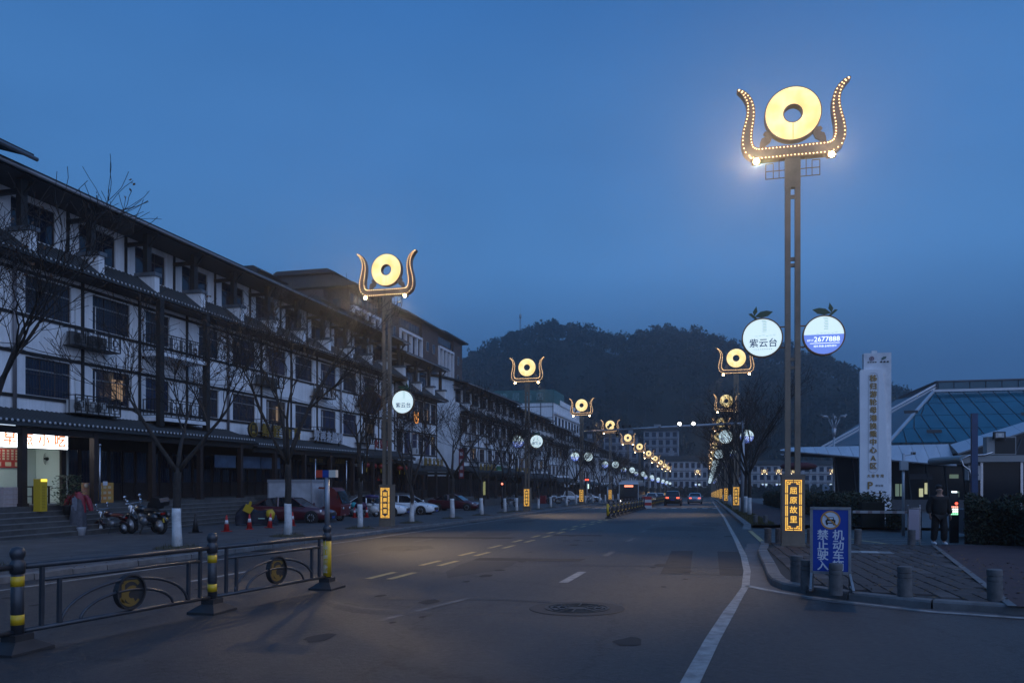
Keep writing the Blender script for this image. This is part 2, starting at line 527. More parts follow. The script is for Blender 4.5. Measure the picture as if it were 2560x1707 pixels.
for _ in range(46):
    lx = rgo.choice([-4.4, -0.7, -4.2, -0.6, -8.2, -11.0]) + rgo.gauss(0, 0.35)
    ly = rgo.uniform(7.5, 34)
    r0 = rgo.uniform(0.04, 0.17)
    marking('oil_stain', [[(lx + r0 * math.cos(a) * rgo.uniform(0.7, 1.2), ly + r0 * 1.8 * math.sin(a) * rgo.uniform(0.7, 1.2)) for a in [k * math.pi / 6 for k in range(12)]]], OIL, 0.0042)
# a sealed crack that has heaved into a low ridge, running to the manhole
pts = dense([(-6.0, 11.4), (-5.4, 10.8), (-4.9, 10.46), (-3.95, 10.30), (-3.3, 10.34), (-2.86, 10.62), (-2.5, 10.7)], 0.12)
b = MB(); rgk = random.Random(2)
rows_ = []
for i, p in enumerate(pts):
    f = math.sin(math.pi * i / (len(pts) - 1))
    w, h = 0.05 + 0.05 * f + rgk.uniform(-0.01, 0.01), 0.004 + 0.016 * f
    rows_.append([(p[0], p[1] + dy * w, gz(*p, 0.002 + hh * h)) for dy, hh in ((-3.0, 0.0), (-1.0, 0.75), (0, 1), (1.0, 0.5), (2.0, 0))])
b.v = [q for r_ in rows_ for q in r_]
b.f = [(i * 5 + k, i * 5 + 5 + k, i * 5 + 6 + k, i * 5 + 1 + k) for i in range(len(rows_) - 1) for k in range(4)]
b.mi = [0] * len(b.f); b.sm = [True] * len(b.f)
b.build('heaved_crack', ASPHALT, road)
# manhole
IRON = M('cast_iron', (0.03, 0.029, 0.028), 0.5, 0.3, vary=(8, 0.5), bump=(20, 0.3))
def manhole(x, y, r, label):
    t = thing('manhole_cover', label, 'manhole cover', (x, y, gz(x, y)))
    t.rotation_euler = (-0.016, -0.012, 0)      # lies in the sloping road
    b = MB(); b.lathe([(r * 1.52, 0.004), (r * 1.5, 0.009), (r * 1.04, 0.009)], 36, smooth=False); b.build('surround', M('patched_concrete', (0.026, 0.026, 0.028), 0.7, vary=(4, 0.4)), t)
    b = MB()
    b.lathe([(r * 1.03, 0.003), (r * 1.03, 0.016), (r * 0.95, 0.016), (r * 0.95, 0.010), (r * 0.9, 0.010), (0.001, 0.010)], 32, smooth=False)
    b.build('frame_ring', IRON, t)
    for q in (0.78, 0.55, 0.32):
        c = MB(); c.lathe([(r * (q + 0.07), 0.009), (r * (q + 0.07), 0.018), (r * q, 0.018), (r * q, 0.009)], 32, smooth=False, caps=False); c.build('raised_ring', IRON, t)
    for k in range(8):
        a = k * math.pi / 4
        c = MB(); c.bar((r * 0.34 * math.cos(a), r * 0.34 * math.sin(a), 0.014), (r * 0.9 * math.cos(a), r * 0.9 * math.sin(a), 0.014), 0.025, 0.01); c.build('raised_rib', IRON, t)
manhole(-1.82, 11.2, 0.46, 'round iron manhole cover in the lane before the white dash')

# left pavement with kerb stones
lp = struct(sheet('shop_pavement', [-25.9, -22, -18, -16, -13.62], frange(-20, 140, 4) + frange(145, 335, 10), 0.12, CONC))
SLABJ = M('slab_joint', (0.04, 0.04, 0.042), 0.8)
for x in (-16.4, -19.6):
    b = MB(); strip(b, [((x, y), (x + (0.12 if x > -18 else 0.05), y)) for y in range(0, 136, 4)], 0.124)
    b.build('drain_line', SLABJ, lp)
lk = struct(thing('kerb_row', None, None)); 
for y in frange(8, 90, 1.0):
    b = MB(); h = random.uniform(-0.006, 0.006)
    vs = [(x, y + dy, gz(x, y, z)) for x, z in ((-13.62, -0.1), (-13.32, -0.1), (-13.335 + h, 0.11 + h), (-13.36 + h, 0.125 + h), (-13.62, 0.126)) for dy in (0.012, 0.985)]
    b.add([vs[i] for i in (0, 2, 4, 6, 8)] + [vs[i] for i in (1, 3, 5, 7, 9)], [(4, 3, 2, 1, 0), (5, 6, 7, 8, 9), (0, 1, 6, 5), (1, 2, 7, 6), (2, 3, 8, 7), (3, 4, 9, 8)])
    b.build('kerb_stone', KERB, lk)
b = MB()
for y0, y1 in [(-20, 7.99)] + [(y, y + 20) for y in range(91, 331, 20)]:
    b.add([(x, y, gz(x, y, z)) for y in (y0, y1) for x, z in ((-13.62, -0.1), (-13.32, -0.1), (-13.34, 0.125), (-13.62, 0.126))], [(0, 1, 5, 4), (1, 2, 6, 5), (2, 3, 7, 6), (0, 3, 2, 1), (4, 5, 6, 7)])
o = b.build('far_kerb', KERB, lk)
# storm drains at the left kerb
for y in (42.6, 20.6):
    t = thing('storm_drain', 'small iron gutter grate by the shop-side kerb %s' % ('beyond the near lamp' if y > 30 else 'behind the near railing'), 'drain grate', (-13.0, y, gz(-13, y)))
    for k in range(6):
        b = MB(); b.box(-0.2, 0.2, k * 0.1, k * 0.1 + 0.05, 0.002, 0.016); b.build('bar', IRON, t)
    b = MB(); b.box(-0.22, 0.22, -0.03, 0.58, 0.001, 0.006); b.build('pit', BLACKM, t)

# right corner pavement, its pavers and curved kerb
kb = [(1.72, 26.2), (1.66, 25.0), (1.5, 23.2), (1.38, 22.1), (1.29, 19.6), (1.22, 17.3), (1.15, 15.6), (1.16, 14.72), (1.28, 14.15), (1.62, 13.62), (2.16, 13.02), (3.19, 12.38), (4.5, 12.05), (7, 11.9), (30, 11.8)]
kd = dense(kb, 0.75)
def offs(pts, d):
    out = []
    for i, p in enumerate(pts):
        a, c = pts[max(0, i - 1)], pts[min(len(pts) - 1, i + 1)]
        tx, ty = c[0] - a[0], c[1] - a[1]
        l = math.hypot(tx, ty)
        out.append((p[0] - ty / l * d, p[1] + tx / l * d))
    return out
kin = offs(kd, 0.25)
rk = struct(thing('kerb_row', None, None))
for i in range(len(kd) - 1):
    if kd[i][0] > 12: break
    a, c, d, e = kd[i], kd[i + 1], kin[i + 1], kin[i]
    f = 0.012
    L = lambda p, q: (p[0] + (q[0] - p[0]) * f, p[1] + (q[1] - p[1]) * f)
    q = [L(a, c), L(c, a), L(d, e), L(e, d)]
    h = 0.13 + random.uniform(-0.006, 0.008)
    if i == 0: h = 0.1
    b = MB()
    # bevelled top edge towards the road
    qi = [(q[0][0] + (q[3][0] - q[0][0]) * 0.08, q[0][1] + (q[3][1] - q[0][1]) * 0.08), (q[1][0] + (q[2][0] - q[1][0]) * 0.08, q[1][1] + (q[2][1] - q[1][1]) * 0.08)]
    vs = [(x, y, gz(x, y, -0.08)) for x, y in q] + [(q[0][0], q[0][1], gz(*q[0], h - 0.03)), (q[1][0], q[1][1], gz(*q[1], h - 0.03)), (qi[1][0], qi[1][1], gz(*qi[1], h)), (qi[0][0], qi[0][1], gz(*qi[0], h)), (q[2][0], q[2][1], gz(*q[2], h)), (q[3][0], q[3][1], gz(*q[3], h))]
    b.add(vs, [(0, 1, 5, 4), (4, 5, 6, 7), (7, 6, 8, 9), (1, 2, 8, 6, 5), (3, 0, 4, 7, 9), (2, 3, 9, 8)])
    b.build('kerb_stone', KERB, rk)
# gutter apron beside the kerb
b = MB(); strip(b, list(zip(offs(kd[:24], -0.42), offs(kd[:24], -0.004))), 0.003)
b.build('gutter_apron', M('gutter_concrete', (0.10, 0.10, 0.105), 0.7, vary=(2, 0.4)), rk)
JOINT = M('paver_joint', (0.028, 0.026, 0.025), 0.9)
cp_xs = None
b = MB()
inner = [p for p in kin if p[1] < 25.6 and p[0] < 30]
poly = [(p[0], p[1]) for p in inner if p[1] <= 24.0 or p[0] < 2.2]
poly += [(30, 12.05), (30, 25.6), (poly[0][0], 25.6)]
b.add([(x, y, gz(x, y, 0.105)) for x, y in poly], [tuple(range(len(poly) - 1, -1, -1))])
corner = struct(b.build('corner_pavement', JOINT))
def inside(x, y):
    n = False
    j = len(poly) - 1
    for i in range(len(poly)):
        (xi, yi), (xj, yj) = poly[i], poly[j]
        if (yi > y) != (yj > y) and x < (xj - xi) * (y - yi) / (yj - yi) + xi: n = not n
        j = i
    return n
def red_edge(y):   # where the red footpath begins
    return 4.4 + (y - 13.6) * 0.185
PM = {}
for v in range(4):
    b = MB(); e = 0.012
    b.add([(-0.142, -0.292, -0.03), (0.142, -0.292, -0.03), (0.142, 0.292, -0.03), (-0.142, 0.292, -0.03), (-0.142 + e, -0.292 + e, 0), (0.142 - e, -0.292 + e, 0), (0.142 - e, 0.292 - e, 0), (-0.142 + e, 0.292 - e, 0)], [(4, 5, 6, 7), (0, 1, 5, 4), (1, 2, 6, 5), (2, 3, 7, 6), (3, 0, 4, 7)])
    PM[v] = b.mesh('paver', PAVER if v < 3 else PAVERB)
rng = random.Random(3)
spots = []
ix = 0
while True:
    x = 1.2 + ix * 0.295
    if x > 12: break
    y = 11.9 + (0.3 if ix % 2 else 0)
    while y < 25.4:
        if all(inside(x + a, y + c) for a in (-0.1, 0.1) for c in (-0.22, 0.22)) and x < red_edge(y) - 0.1:
            spots.append((x, y))
        y += 0.6
    ix += 1
spots.sort(key=lambda p: p[1] + p[0] * 0.3)
rest = MB()
for k, (x, y) in enumerate(spots):
    dz = rng.uniform(-0.005, 0.006)
    if k < 300:
        o = obj('paver', PM[rng.choice([0, 0, 1, 1, 2, 3])], corner, (x, y, gz(x, y, 0.132 + dz)))
        o.rotation_euler = (rng.uniform(-0.012, 0.012), rng.uniform(-0.012, 0.012), rng.uniform(-0.01, 0.01))
    else:
        rest.add([(x + a, y + c, gz(x, y, 0.132 + dz)) for a, c in ((-0.135, -0.285), (0.135, -0.285), (0.135, 0.285), (-0.135, 0.285))], [(0, 1, 2, 3)], rng.choice([0, 0, 1]))
if rest.v:
    o = rest.build('far_paving', [PAVER, PAVERB], corner); o['kind'] = 'stuff'
# red footpath with a pale edging
ys = frange(12.0, 25.5, 0.75)
b = MB(); strip(b, [((red_edge(y) + 0.06, y), (30, y)) for y in ys], 0.136)
b.build('red_footpath', REDPATH, corner)
b = MB(); strip(b, [((red_edge(y) - 0.06, y), (red_edge(y) + 0.058, y)) for y in ys], 0.14)
b.build('path_edging', KERB, corner)
b = MB(); b.box(-0.55, 0.55, -0.3, 0.3, 0, 0.012); b.box(-0.2, 0.22, -0.22, 0.22, 0.0, 0.016, 1)
o = b.build('access_cover', [M('steel_cover', (0.22, 0.22, 0.22), 0.5, 0.6, vary=(6, 0.4)), M('bright_steel', (0.6, 0.58, 0.56), 0.28, 0.9)], None, (4.1, 21.6, gz(4.1, 21.6, 0.137)))
tag(o, 'flat steel access cover set in the corner pavers', 'cover')

# entrance drive with painted stripes, then the far pavement
drive = struct(sheet('entrance_drive', [1.76, 4, 8, 14, 30, 60], frange(25.6, 37.6, 3), 0.0, ASPHALT))
for k in range(9):
    y = 26.1 + k * 1.12
    b = MB(); b.add([(x, yy, gz(x, yy, 0.006)) for x, yy in ((2.0, y), (7.2, y), (7.2, y + 0.42), (2.0, y + 0.42))], [(0, 1, 2, 3)])
    b.build('drive_stripe', PAINTW, drive)
b = MB()
strip(b, [((1.78, 34.6), (1.95, 34.6)), ((1.78, 26), (1.95, 26))], 0.008)
strip(b, [((3.6, 34.5), (3.75, 34.5)), ((6.0, 26.2), (6.2, 26.2))], 0.009)
b.build('drive_line', PAINTY, drive)
fp = struct(sheet('far_pavement', [3.2, 4.5, 6.2, 6.6], frange(37.6, 141.6, 4) + frange(150, 330, 10), 0.17, REDPATH))
verge = struct(sheet('verge', [2.02, 3.2], frange(37.6, 141.6, 4) + frange(150, 330, 10), 0.15, M('verge_soil', (0.035, 0.034, 0.02), 0.95, vary=(3, 0.5))))
plaza = struct(sheet('plaza', [6.6, 20, 60, 120], frange(37.6, 141.6, 8) + frange(150, 330, 20), 0.12, CONC))
rk2 = struct(thing('kerb_row', None, None))
def kerb2(y0, y1, name):
    b = MB()
    b.add([(x, y, gz(x, y, z)) for y in (y0, y1) for x, z in ((1.74, -0.1), (1.755, 0.15), (1.79, 0.17), (2.06, 0.172), (2.06, -0.1))], [(0, 1, 6, 5), (1, 2, 7, 6), (2, 3, 8, 7), (3, 4, 9, 8), (0, 4, 3, 2, 1), (5, 6, 7, 8, 9)])
    return b.build(name, KERB, rk2)
for k in range(70): kerb2(37.7 + k * 1.0, 38.685 + k * 1.0, 'kerb_stone')
for k in range(12): kerb2(107.7 + k * 20, 127.69 + k * 20, 'far_kerb')
b = MB(); b.add([(x, y, gz(x, y, z)) for x, y, z in ((1.74, 37.68, 0.15), (2.06, 37.68, 0.17), (2.0, 36.2, 0.0), (1.6, 36.2, 0.0))], [(0, 1, 2, 3)]); b.build('kerb_ramp', KERB, rk2)
# ------------------------------------------------------------------ ornamental lamps
BRONZE = M('lamp_bronze_paint', (0.22, 0.17, 0.125), 0.45, 0.25, vary=(2, 0.25))
DARKB = M('lamp_dark_bronze', (0.30, 0.19, 0.135), 0.45, 0.3, vary=(3, 0.3))
RIMO = M('sign_rim_copper', (0.22, 0.10, 0.045), 0.4, 0.4)
GOLDG = M('plinth_glow', (0.9, 0.6, 0.15), 0.5, emit=(1.0, 0.52, 0.06), estr=1.05, sample=False)
BULB = M('bulb_glow', (1, 0.8, 0.5), 0.4, emit=(1.0, 0.62, 0.26), estr=4.0, sample=False)
FLOODG = M('flood_lens', (1, 0.9, 0.7), 0.3, emit=(1.0, 0.72, 0.36), estr=30, sample=False)
LEAFG = M('sign_leaf_green', (0.02, 0.07, 0.035), 0.4)
VEIN = M('sign_leaf_vein', (0.45, 0.5, 0.5), 0.4)
def disc_glow():
    m = M('disc_glow', (0.5, 0.36, 0.14), 0.5, emit=(1.0, 0.72, 0.27), estr=1.18)
    nt = m.node_tree
    b = nt.nodes['Principled BSDF']
    tc = nt.nodes.new('ShaderNodeTexCoord')
    n = nt.nodes.new('ShaderNodeTexNoise'); n.inputs['Scale'].default_value = 2.2; n.inputs['Detail'].default_value = 2
    rp = nt.nodes.new('ShaderNodeValToRGB')
    rp.color_ramp.elements[0].position = 0.3; rp.color_ramp.elements[0].color = (1.0, 0.66, 0.22, 1)
    rp.color_ramp.elements[1].position = 0.65; rp.color_ramp.elements[1].color = (1.0, 0.86, 0.46, 1)
    nt.links.new(tc.outputs['Object'], n.inputs['Vector'])
    nt.links.new(n.outputs[0], rp.inputs[0])
    nt.links.new(rp.outputs[0], b.inputs['Emission Color'])
    return m
DISC = disc_glow()
SIGNW = M('sign_face_white', (0.5, 0.55, 0.55), 0.4, emit=(0.74, 0.95, 1.0), estr=0.82)
SIGNB = M('sign_face_blue', (0.2, 0.3, 0.7), 0.4, emit=(0.13, 0.21, 0.62), estr=0.9)
SIGNT = M('sign_text_white', (0.9, 0.95, 0.95), 0.4, emit=(0.9, 0.97, 1.0), estr=1.2, sample=False)
SIGNN = M('sign_ink_navy', (0.02, 0.05, 0.13), 0.5, emit=(0.02, 0.06, 0.17), estr=0.5, sample=False)
SIGNP = M('sign_ink_pale', (0.3, 0.45, 0.42), 0.5, emit=(0.22, 0.36, 0.34), estr=0.9, sample=False)

def ring(b, r0, r1, y0, y1, cz, n=40, m=0, cx=0):
    """ring with a hole, axis along y"""
    vs = []
    for k in range(n):
        a = 2 * math.pi * k / n
        for r, y in ((r0, y0), (r1, y0), (r1, y1), (r0, y1)):
            vs.append((cx + r * math.cos(a), y, cz + r * math.sin(a)))
    fs = []
    for k in range(n):
        p, q = 4 * k, 4 * ((k + 1) % n)
        for i in range(4):
            fs.append((p + i, q + i, q + (i + 1) % 4, p + (i + 1) % 4))
    b.add(vs, fs, m)
def flat_disc(b, r, y, cx, cz, z0=-9, z1=9, m=0, n=40, back=False):
    pts = [(cx + r * math.cos(2 * math.pi * k / n), cz + r * math.sin(2 * math.pi * k / n)) for k in range(n)]
    pts = [(x, min(max(z, cz + z0), cz + z1)) for x, z in pts]
    f = tuple(range(n))
    b.add([(x, y, z) for x, z in pts], [f if not back else f[::-1]], m)

def make_lamp(flip=False):
    t = thing('ornamental_lamp', None, 'street lamp')
    b = MB(); b.box(-0.31, 0.31, -0.25, 0.25, 0, 2.0); b.box(-0.33, 0.33, -0.27, 0.27, -0.1, 0.03); b.box(-0.325, 0.325, -0.265, 0.265, 1.96, 2.02)
    pl = b.build('plinth', BRONZE, t)
    for side in (1, -1):
        y = -0.252 * side
        g = MB()
        def st(x0, x1, z0, z1):
            for s in (-1, 1):
                g.box(min(s * x0, s * x1), max(s * x0, s * x1), min(y, y + 0.012 * side * -1), max(y, y - 0.012 * side), z0, z1)
        for z0, z1 in ((0.56, 0.80), (0.83, 1.13), (1.16, 1.46), (1.49, 1.72)):
            st(0.198, 0.222, z0, z1); st(0.155, 0.178, z0, z1)
        for zc, s in ((0.42, 1), (1.86, -1)):
            st(0.012, 0.222, zc, zc + s * 0.022) if s > 0 else st(0.012, 0.222, zc - 0.022, zc)
            a, c = (zc, zc + 0.14) if s > 0 else (zc - 0.14, zc)
            st(0.198, 0.222, a, c)
            zz = zc + s * 0.055
            st(0.012, 0.10, min(zz, zz + s * 0.02), max(zz, zz + s * 0.02))
            st(0.085, 0.105, min(zz, zz + s * 0.06), max(zz, zz + s * 0.06))
            zz = zc + s * 0.105
            st(0.085, 0.178, min(zz, zz + s * 0.02), max(zz, zz + s * 0.02))
            zz = zc + s * 0.045
            st(0.13, 0.175, min(zz, zz + s * 0.04), max(zz, zz + s * 0.04))
        g.build('glowing_border', GOLDG, pl)
        for i, ch in enumerate('屈原故里'):
            text('glowing_character', ch, GOLDG, pl, (0, y - 0.004 * side, 1.545 - i * 0.275), 0.215, (R(90), 0, 0 if side > 0 else R(180)), 0.008, 0.012)
    for s in (-1, 1):
        b = MB(); b.box(s * 0.135 - 0.075, s * 0.135 + 0.075, -0.085, 0.085, 2.0, 10.35)
        b.box(s * 0.135 - 0.08, s * 0.135 + 0.08, -0.09, 0.09, 3.92, 3.96)
        b.build('post', BRONZE, t)
    b = MB(); b.box(-0.212, 0.212, -0.1, 0.1, 10.3, 11.16); b.build('column_head', BRONZE, t)
    for z in (5.06, 5.3, 8.02, 8.2, 10.0):
        b = MB(); b.box(-0.062, 0.062, -0.05, 0.05, z, z + 0.09); b.build('rung', BRONZE, t)
    # the antler-like bracket
    cl = [(0, 11.33), (0.5, 11.33), (1.0, 11.33), (1.17, 11.37), (1.29, 11.48), (1.355, 11.65), (1.37, 11.85), (1.345, 12.1), (1.29, 12.35), (1.25, 12.6), (1.25, 12.82), (1.30, 13.04), (1.40, 13.22), (1.52, 13.35), (1.66, 13.44)]
    cl = [(x * 0.93, 11.33 + (z - 11.33) * 0.92) for x, z in cl]
    hw = [0.165, 0.175, 0.175, 0.175, 0.172, 0.168, 0.16, 0.15, 0.138, 0.125, 0.113, 0.10, 0.085, 0.062, 0.02]
    def nrm(i):
        a, c = cl[max(0, i - 1)], cl[min(len(cl) - 1, i + 1)]
        tx, tz = c[0] - a[0], c[1] - a[1]
        l = math.hypot(tx, tz)
        return (-tz / l, tx / l)
    b = MB()
    for s in (-1, 1):
        up = [(s * (cl[i][0] + nrm(i)[0] * hw[i]), cl[i][1] + nrm(i)[1] * hw[i]) for i in range(len(cl))]
        dn = [(s * (cl[i][0] - nrm(i)[0] * hw[i]), cl[i][1] - nrm(i)[1] * hw[i]) for i in range(len(cl))]
        for i in range(len(cl) - 1):
            b.prism([up[i], dn[i], dn[i + 1], up[i + 1]], -0.14, 0.14)
    br = b.build('antler_bracket', DARKB, t)
    b = MB()
    seg = [0]
    for i in range(1, len(cl)): seg.append(seg[-1] + math.hypot(cl[i][0] - cl[i - 1][0], cl[i][1] - cl[i - 1][1]))
    d = 0.05
    while d < seg[-1] - 0.03:
        i = max(k for k in range(len(seg)) if seg[k] <= d)
        i = min(i, len(cl) - 2)
        f = (d - seg[i]) / (seg[i + 1] - seg[i])
        px, pz = cl[i][0] + (cl[i + 1][0] - cl[i][0]) * f, cl[i][1] + (cl[i + 1][1] - cl[i][1]) * f
        n0, n1 = nrm(i), nrm(i + 1)
        nx, nz = n0[0] + (n1[0] - n0[0]) * f, n0[1] + (n1[1] - n0[1]) * f
        h = max(0.012, (hw[i] + (hw[i + 1] - hw[i]) * f) - 0.045)
        for s in (-1, 1):
            for e in (-1, 1):
                for yy in (-0.15, 0.15):
                    c = (s * (px + nx * h * e), yy, pz + nz * h * e)
                    r = 0.022
                    b.add([(c[0] + r, c[1], c[2]), (c[0] - r, c[1], c[2]), (c[0], c[1] + r, c[2]), (c[0], c[1] - r, c[2]), (c[0], c[1], c[2] + r), (c[0], c[1], c[2] - r)],
                          [(0, 2, 4), (2, 1, 4), (1, 3, 4), (3, 0, 4), (2, 0, 5), (1, 2, 5), (3, 1, 5), (0, 3, 5)])
        d += 0.1
    o = b.build('bulb_string', BULB, br); o['kind'] = 'stuff'
    # the jade-disc lantern
    b = MB(); ring(b, 0.245, 0.785, -0.13, 0.13, 12.41, 48)
    dc = b.build('disc_case', DARKB, t)
    b = MB()
    for y in (-0.134, 0.134): 
        n = 48
        vs = [(r * math.cos(2 * math.pi * k / n), y, 12.41 + r * math.sin(2 * math.pi * k / n)) for k in range(n) for r in (0.272, 0.757)]
        b.add(vs, [(2 * k, 2 * k + 1, (2 * k + 3) % (2 * n), (2 * k + 2) % (2 * n)) for k in range(n)])
    b.build('glowing_face', DISC, dc)
    b = MB(); b.box(-0.012, 0.012, -0.139, -0.136, 11.67, 12.13); b.build('face_seam', M('seam_ochre', (0.5, 0.3, 0.1), 0.6, emit=(0.8, 0.48, 0.14), estr=0.75, sample=False), dc)
    for s in (-1, 1):
        b = MB()
        lf = [(0.52, 11.92), (0.58, 11.86), (0.66, 11.98), (0.76, 12.0), (0.81, 11.93), (0.74, 11.85), (0.86, 11.80), (0.9, 11.68), (0.92, 11.5), (0.8, 11.5), (0.72, 11.62), (0.62, 11.68)]
        b.prism([(s * x, z) for x, z in lf], -0.05, 0.05); b.build('scroll_leaf', DARKB, t)
        b = MB()
        x0, x1 = s * 0.22, s * 0.74
        for z in (10.62, 10.84): b.bar((x0, 0, z), (x1, 0, z), 0.022, 0.022)
        b.bar((x1, 0, 10.609), (x1, 0, 11.06), 0.023, 0.022); b.bar((s * 0.53, 0, 10.61), (s * 0.53, 0, 11.06), 0.021, 0.021)
        b.bar((x1, 0, 11.06), (s * 0.53, 0, 11.06), 0.022, 0.023); b.bar((s * 0.37, 0, 10.61), (s * 0.37, 0, 11.16), 0.021, 0.021)
        b.build('lattice_bracket', BRONZE, t)
        b = MB(); b.cbox((s * 1.02, -0.16, 11.08), (0.24, 0.2, 0.1)); b.box(s * 1.02 - 0.02, s * 1.02 + 0.02, -0.12, -0.06, 11.12, 11.2)
        fl = b.build('floodlight', DARKB, t)
        b = MB(); b.lathe([(0.001, -0.29), (0.06, -0.284), (0.085, -0.262)], 14, (s * 1.02, 0, 11.07), axis='y'); b.build('lens', FLOODG, fl)
        # the citrus-shaped advertising sign
        cx, cz, r = s * 0.84, 6.0, 0.575
        b = MB(); ring(b, r - 0.035, r, -0.09, 0.09, cz, 40, 0, cx)
        sg = b.build('fruit_sign', RIMO, t)
        b = MB(); flat_disc(b, r - 0.03, -0.07, cx, cz, m=0); flat_disc(b, r - 0.03, 0.07, cx, cz, m=0, back=True)
        b.build('lit_face', SIGNW, sg)
        b = MB()
        for k in range(7): b.box(cx + 0.02 * (k % 2), cx + 0.12, -0.0735, -0.072, cz + 0.17 + k * 0.045, cz + 0.185 + k * 0.045)
        b.box(cx - 0.02, cx + 0.1, -0.0735, -0.072, cz + 0.48, cz + 0.495)
        for k in range(6): b.box(cx - 0.2 + k * 0.1, cx - 0.13 + k * 0.1, -0.0735, -0.072, cz + 0.04 + 0.012 * (k % 3), cz + 0.052 + 0.012 * (k % 3))
        b.build('tower_print', SIGNP, sg)['kind'] = 'stuff'
        if (s < 0) != flip:
            text('lettering', '紫云台', SIGNN, sg, (cx + 0.03, -0.076, cz - 0.17), 0.265, FRONT, 0.002, 0.012)
            b = MB()
            for k in range(9): b.box(cx - 0.24 + k * 0.06, cx - 0.215 + k * 0.06, -0.0735, -0.072, cz - 0.345, cz - 0.33)
            b.build('small_print', SIGNN, sg)['kind'] = 'stuff'
        else:
            b = MB(); flat_disc(b, r - 0.031, -0.0725, cx, cz, z1=0.02); b.build('blue_field', SIGNB, sg)
            text('lettering', '2677888', SIGNT, sg, (cx + 0.08, -0.077, cz - 0.12), 0.2, FRONT, 0.002, 0.006)
            text('lettering', '0717', SIGNT, sg, (cx - 0.365, -0.077, cz - 0.145), 0.085, FRONT, 0.002, 0.004)
            text('lettering', '城央·新盘·全城热销中', SIGNT, sg, (cx + 0.03, -0.077, cz - 0.315), 0.065, FRONT, 0.002, 0.002)
            b = MB(); b.box(cx - 0.38, cx + 0.42, -0.076, -0.074, cz - 0.235, cz - 0.222); b.build('rule_line', SIGNT, sg)
        b = MB()
        for z in (cz + 0.3, cz - 0.3):
            b = MB(); b.bar((s * 0.2, 0, z), (s * 0.36, 0, z), 0.035, 0.035); b.build('clamp_rod', RIMO, sg)
        # stem and two leaves
        b = MB(); q = -s
        sx = cx + s * 0.0
        ax = cx + (0.0 if s < 0 else 0.0)
        P = lambda x, z: (cx + s * x, cz + r + z)
        b.prism([P(0.20, -0.02), P(0.12, -0.02), P(0.30, 0.16), P(0.38, 0.14)] if True else [], -0.03, 0.03)
        b.prism([P(0.22, 0.07), P(0.26, 0.2), P(0.16, 0.36), P(0.13, 0.2)], -0.02, 0.02)
        b.prism([P(0.2, 0.06), P(0.05, 0.19), P(-0.12, 0.22), P(-0.3, 0.18), P(-0.16, 0.06), P(0.02, 0.02)], -0.021, 0.021)
        lf = b.build('leaf', LEAFG, sg)
    return t
lamp0 = make_lamp(True)        # shop side: the telephone sign hangs on the left
lamp1 = make_lamp(False)
LEFT_L = [35.0, 65.5, 96, 126, 155.5, 184, 214, 243, 272, 300, 326]
RIGHT_L = [23.7, 66, 97, 128, 159, 190, 220, 249, 278, 306]
def place_lamp(o, x, y, label, group, zo=0.0, rz=0.0, s=1.0):
    o.location = (x, y, gz(x, y, 0.12 if x < 0 else 0.17) + zo)
    o.rotation_euler = (0, 0, rz)
    o.scale = (s, s, s)
    tag(o, label, 'street lamp', group)
lamp_lights = []
first = True
for i, y in enumerate(LEFT_L):
    o = lamp0 if first else copy_tree(lamp0)
    first = False
    place_lamp(o, -15.0, y, '%s glowing-disc lamp with antler bracket on the shop side, counted from the camera' % ORD[i], 'ornamental lamps along the avenue')
    lamp_lights.append((o, y))
for i, y in enumerate(RIGHT_L):
    o = lamp1 if i == 0 else copy_tree(lamp1)
    lab = 'largest tall lamp with glowing disc and antler bracket, standing behind the blue no-entry board' if i == 0 else '%s tall glowing-disc lamp on the terminal side, counted from the blue board' % ORD[i]
    place_lamp(o, 2.45, y, lab, 'ornamental lamps along the avenue')
    lamp_lights.append((o, y))
for i, (x, nm) in enumerate(((-3.3, 'closing the avenue'), (24.5, 'seen just beyond the bare trees'), (30.3, 'second past the bare trees'), (36.3, 'glimpsed between the big lamp posts'), (51.8, 'beside the tall park light'))):
    o = copy_tree(lamp0)
    place_lamp(o, x, 347, 'distant small lamp on the cross street %s' % nm, 'ornamental lamps on the cross street', 0, 0, 0.9)
# the floodlights that actually light the street: warm spots on the near lamps
def flood(parent, x, power, target, size=R(105)):
    d = bpy.data.lights.new('flood_beam', 'SPOT')
    d.energy = power
    d.color = (1.0, 0.70, 0.38)
    d.spot_size = size
    d.spot_blend = 0.8
    d.shadow_soft_size = 0.09
    l = bpy.data.objects.new('flood_beam', d)
    COL.objects.link(l)
    l.parent = parent
    p = Vector((x, -0.3, 10.98))
    l.location = p
    l.rotation_euler = (Vector(target) - p).to_track_quat('-Z', 'Y').to_euler()
    return l
for o, y in lamp_lights:
    if y > 130: continue
    s = 1 if o.location.x < 0 else -1
    flood(o, s * 1.02, FLOOD_W, (s * 7.0, -7.5, 0), R(58))
    if y < 40: flood(o, -s * 1.02, FLOOD_W * 0.12, (s * 1.5, -6.0, 0))
    if y < 36:      # extra narrow beams added at the heads, aimed forward to raise a halo
        for q, pw in ((s, HALO_W * (1.0 if s < 0 else 0.4)), (-s, HALO_W * 0.4)):
            g = flood(o, q * 1.02, pw, (s * 3.0, -22.0, 7.2), R(46))
            g.name = 'added_halo_beam'
            g.data.spot_blend = 0.7
            g.location.y = -0.34

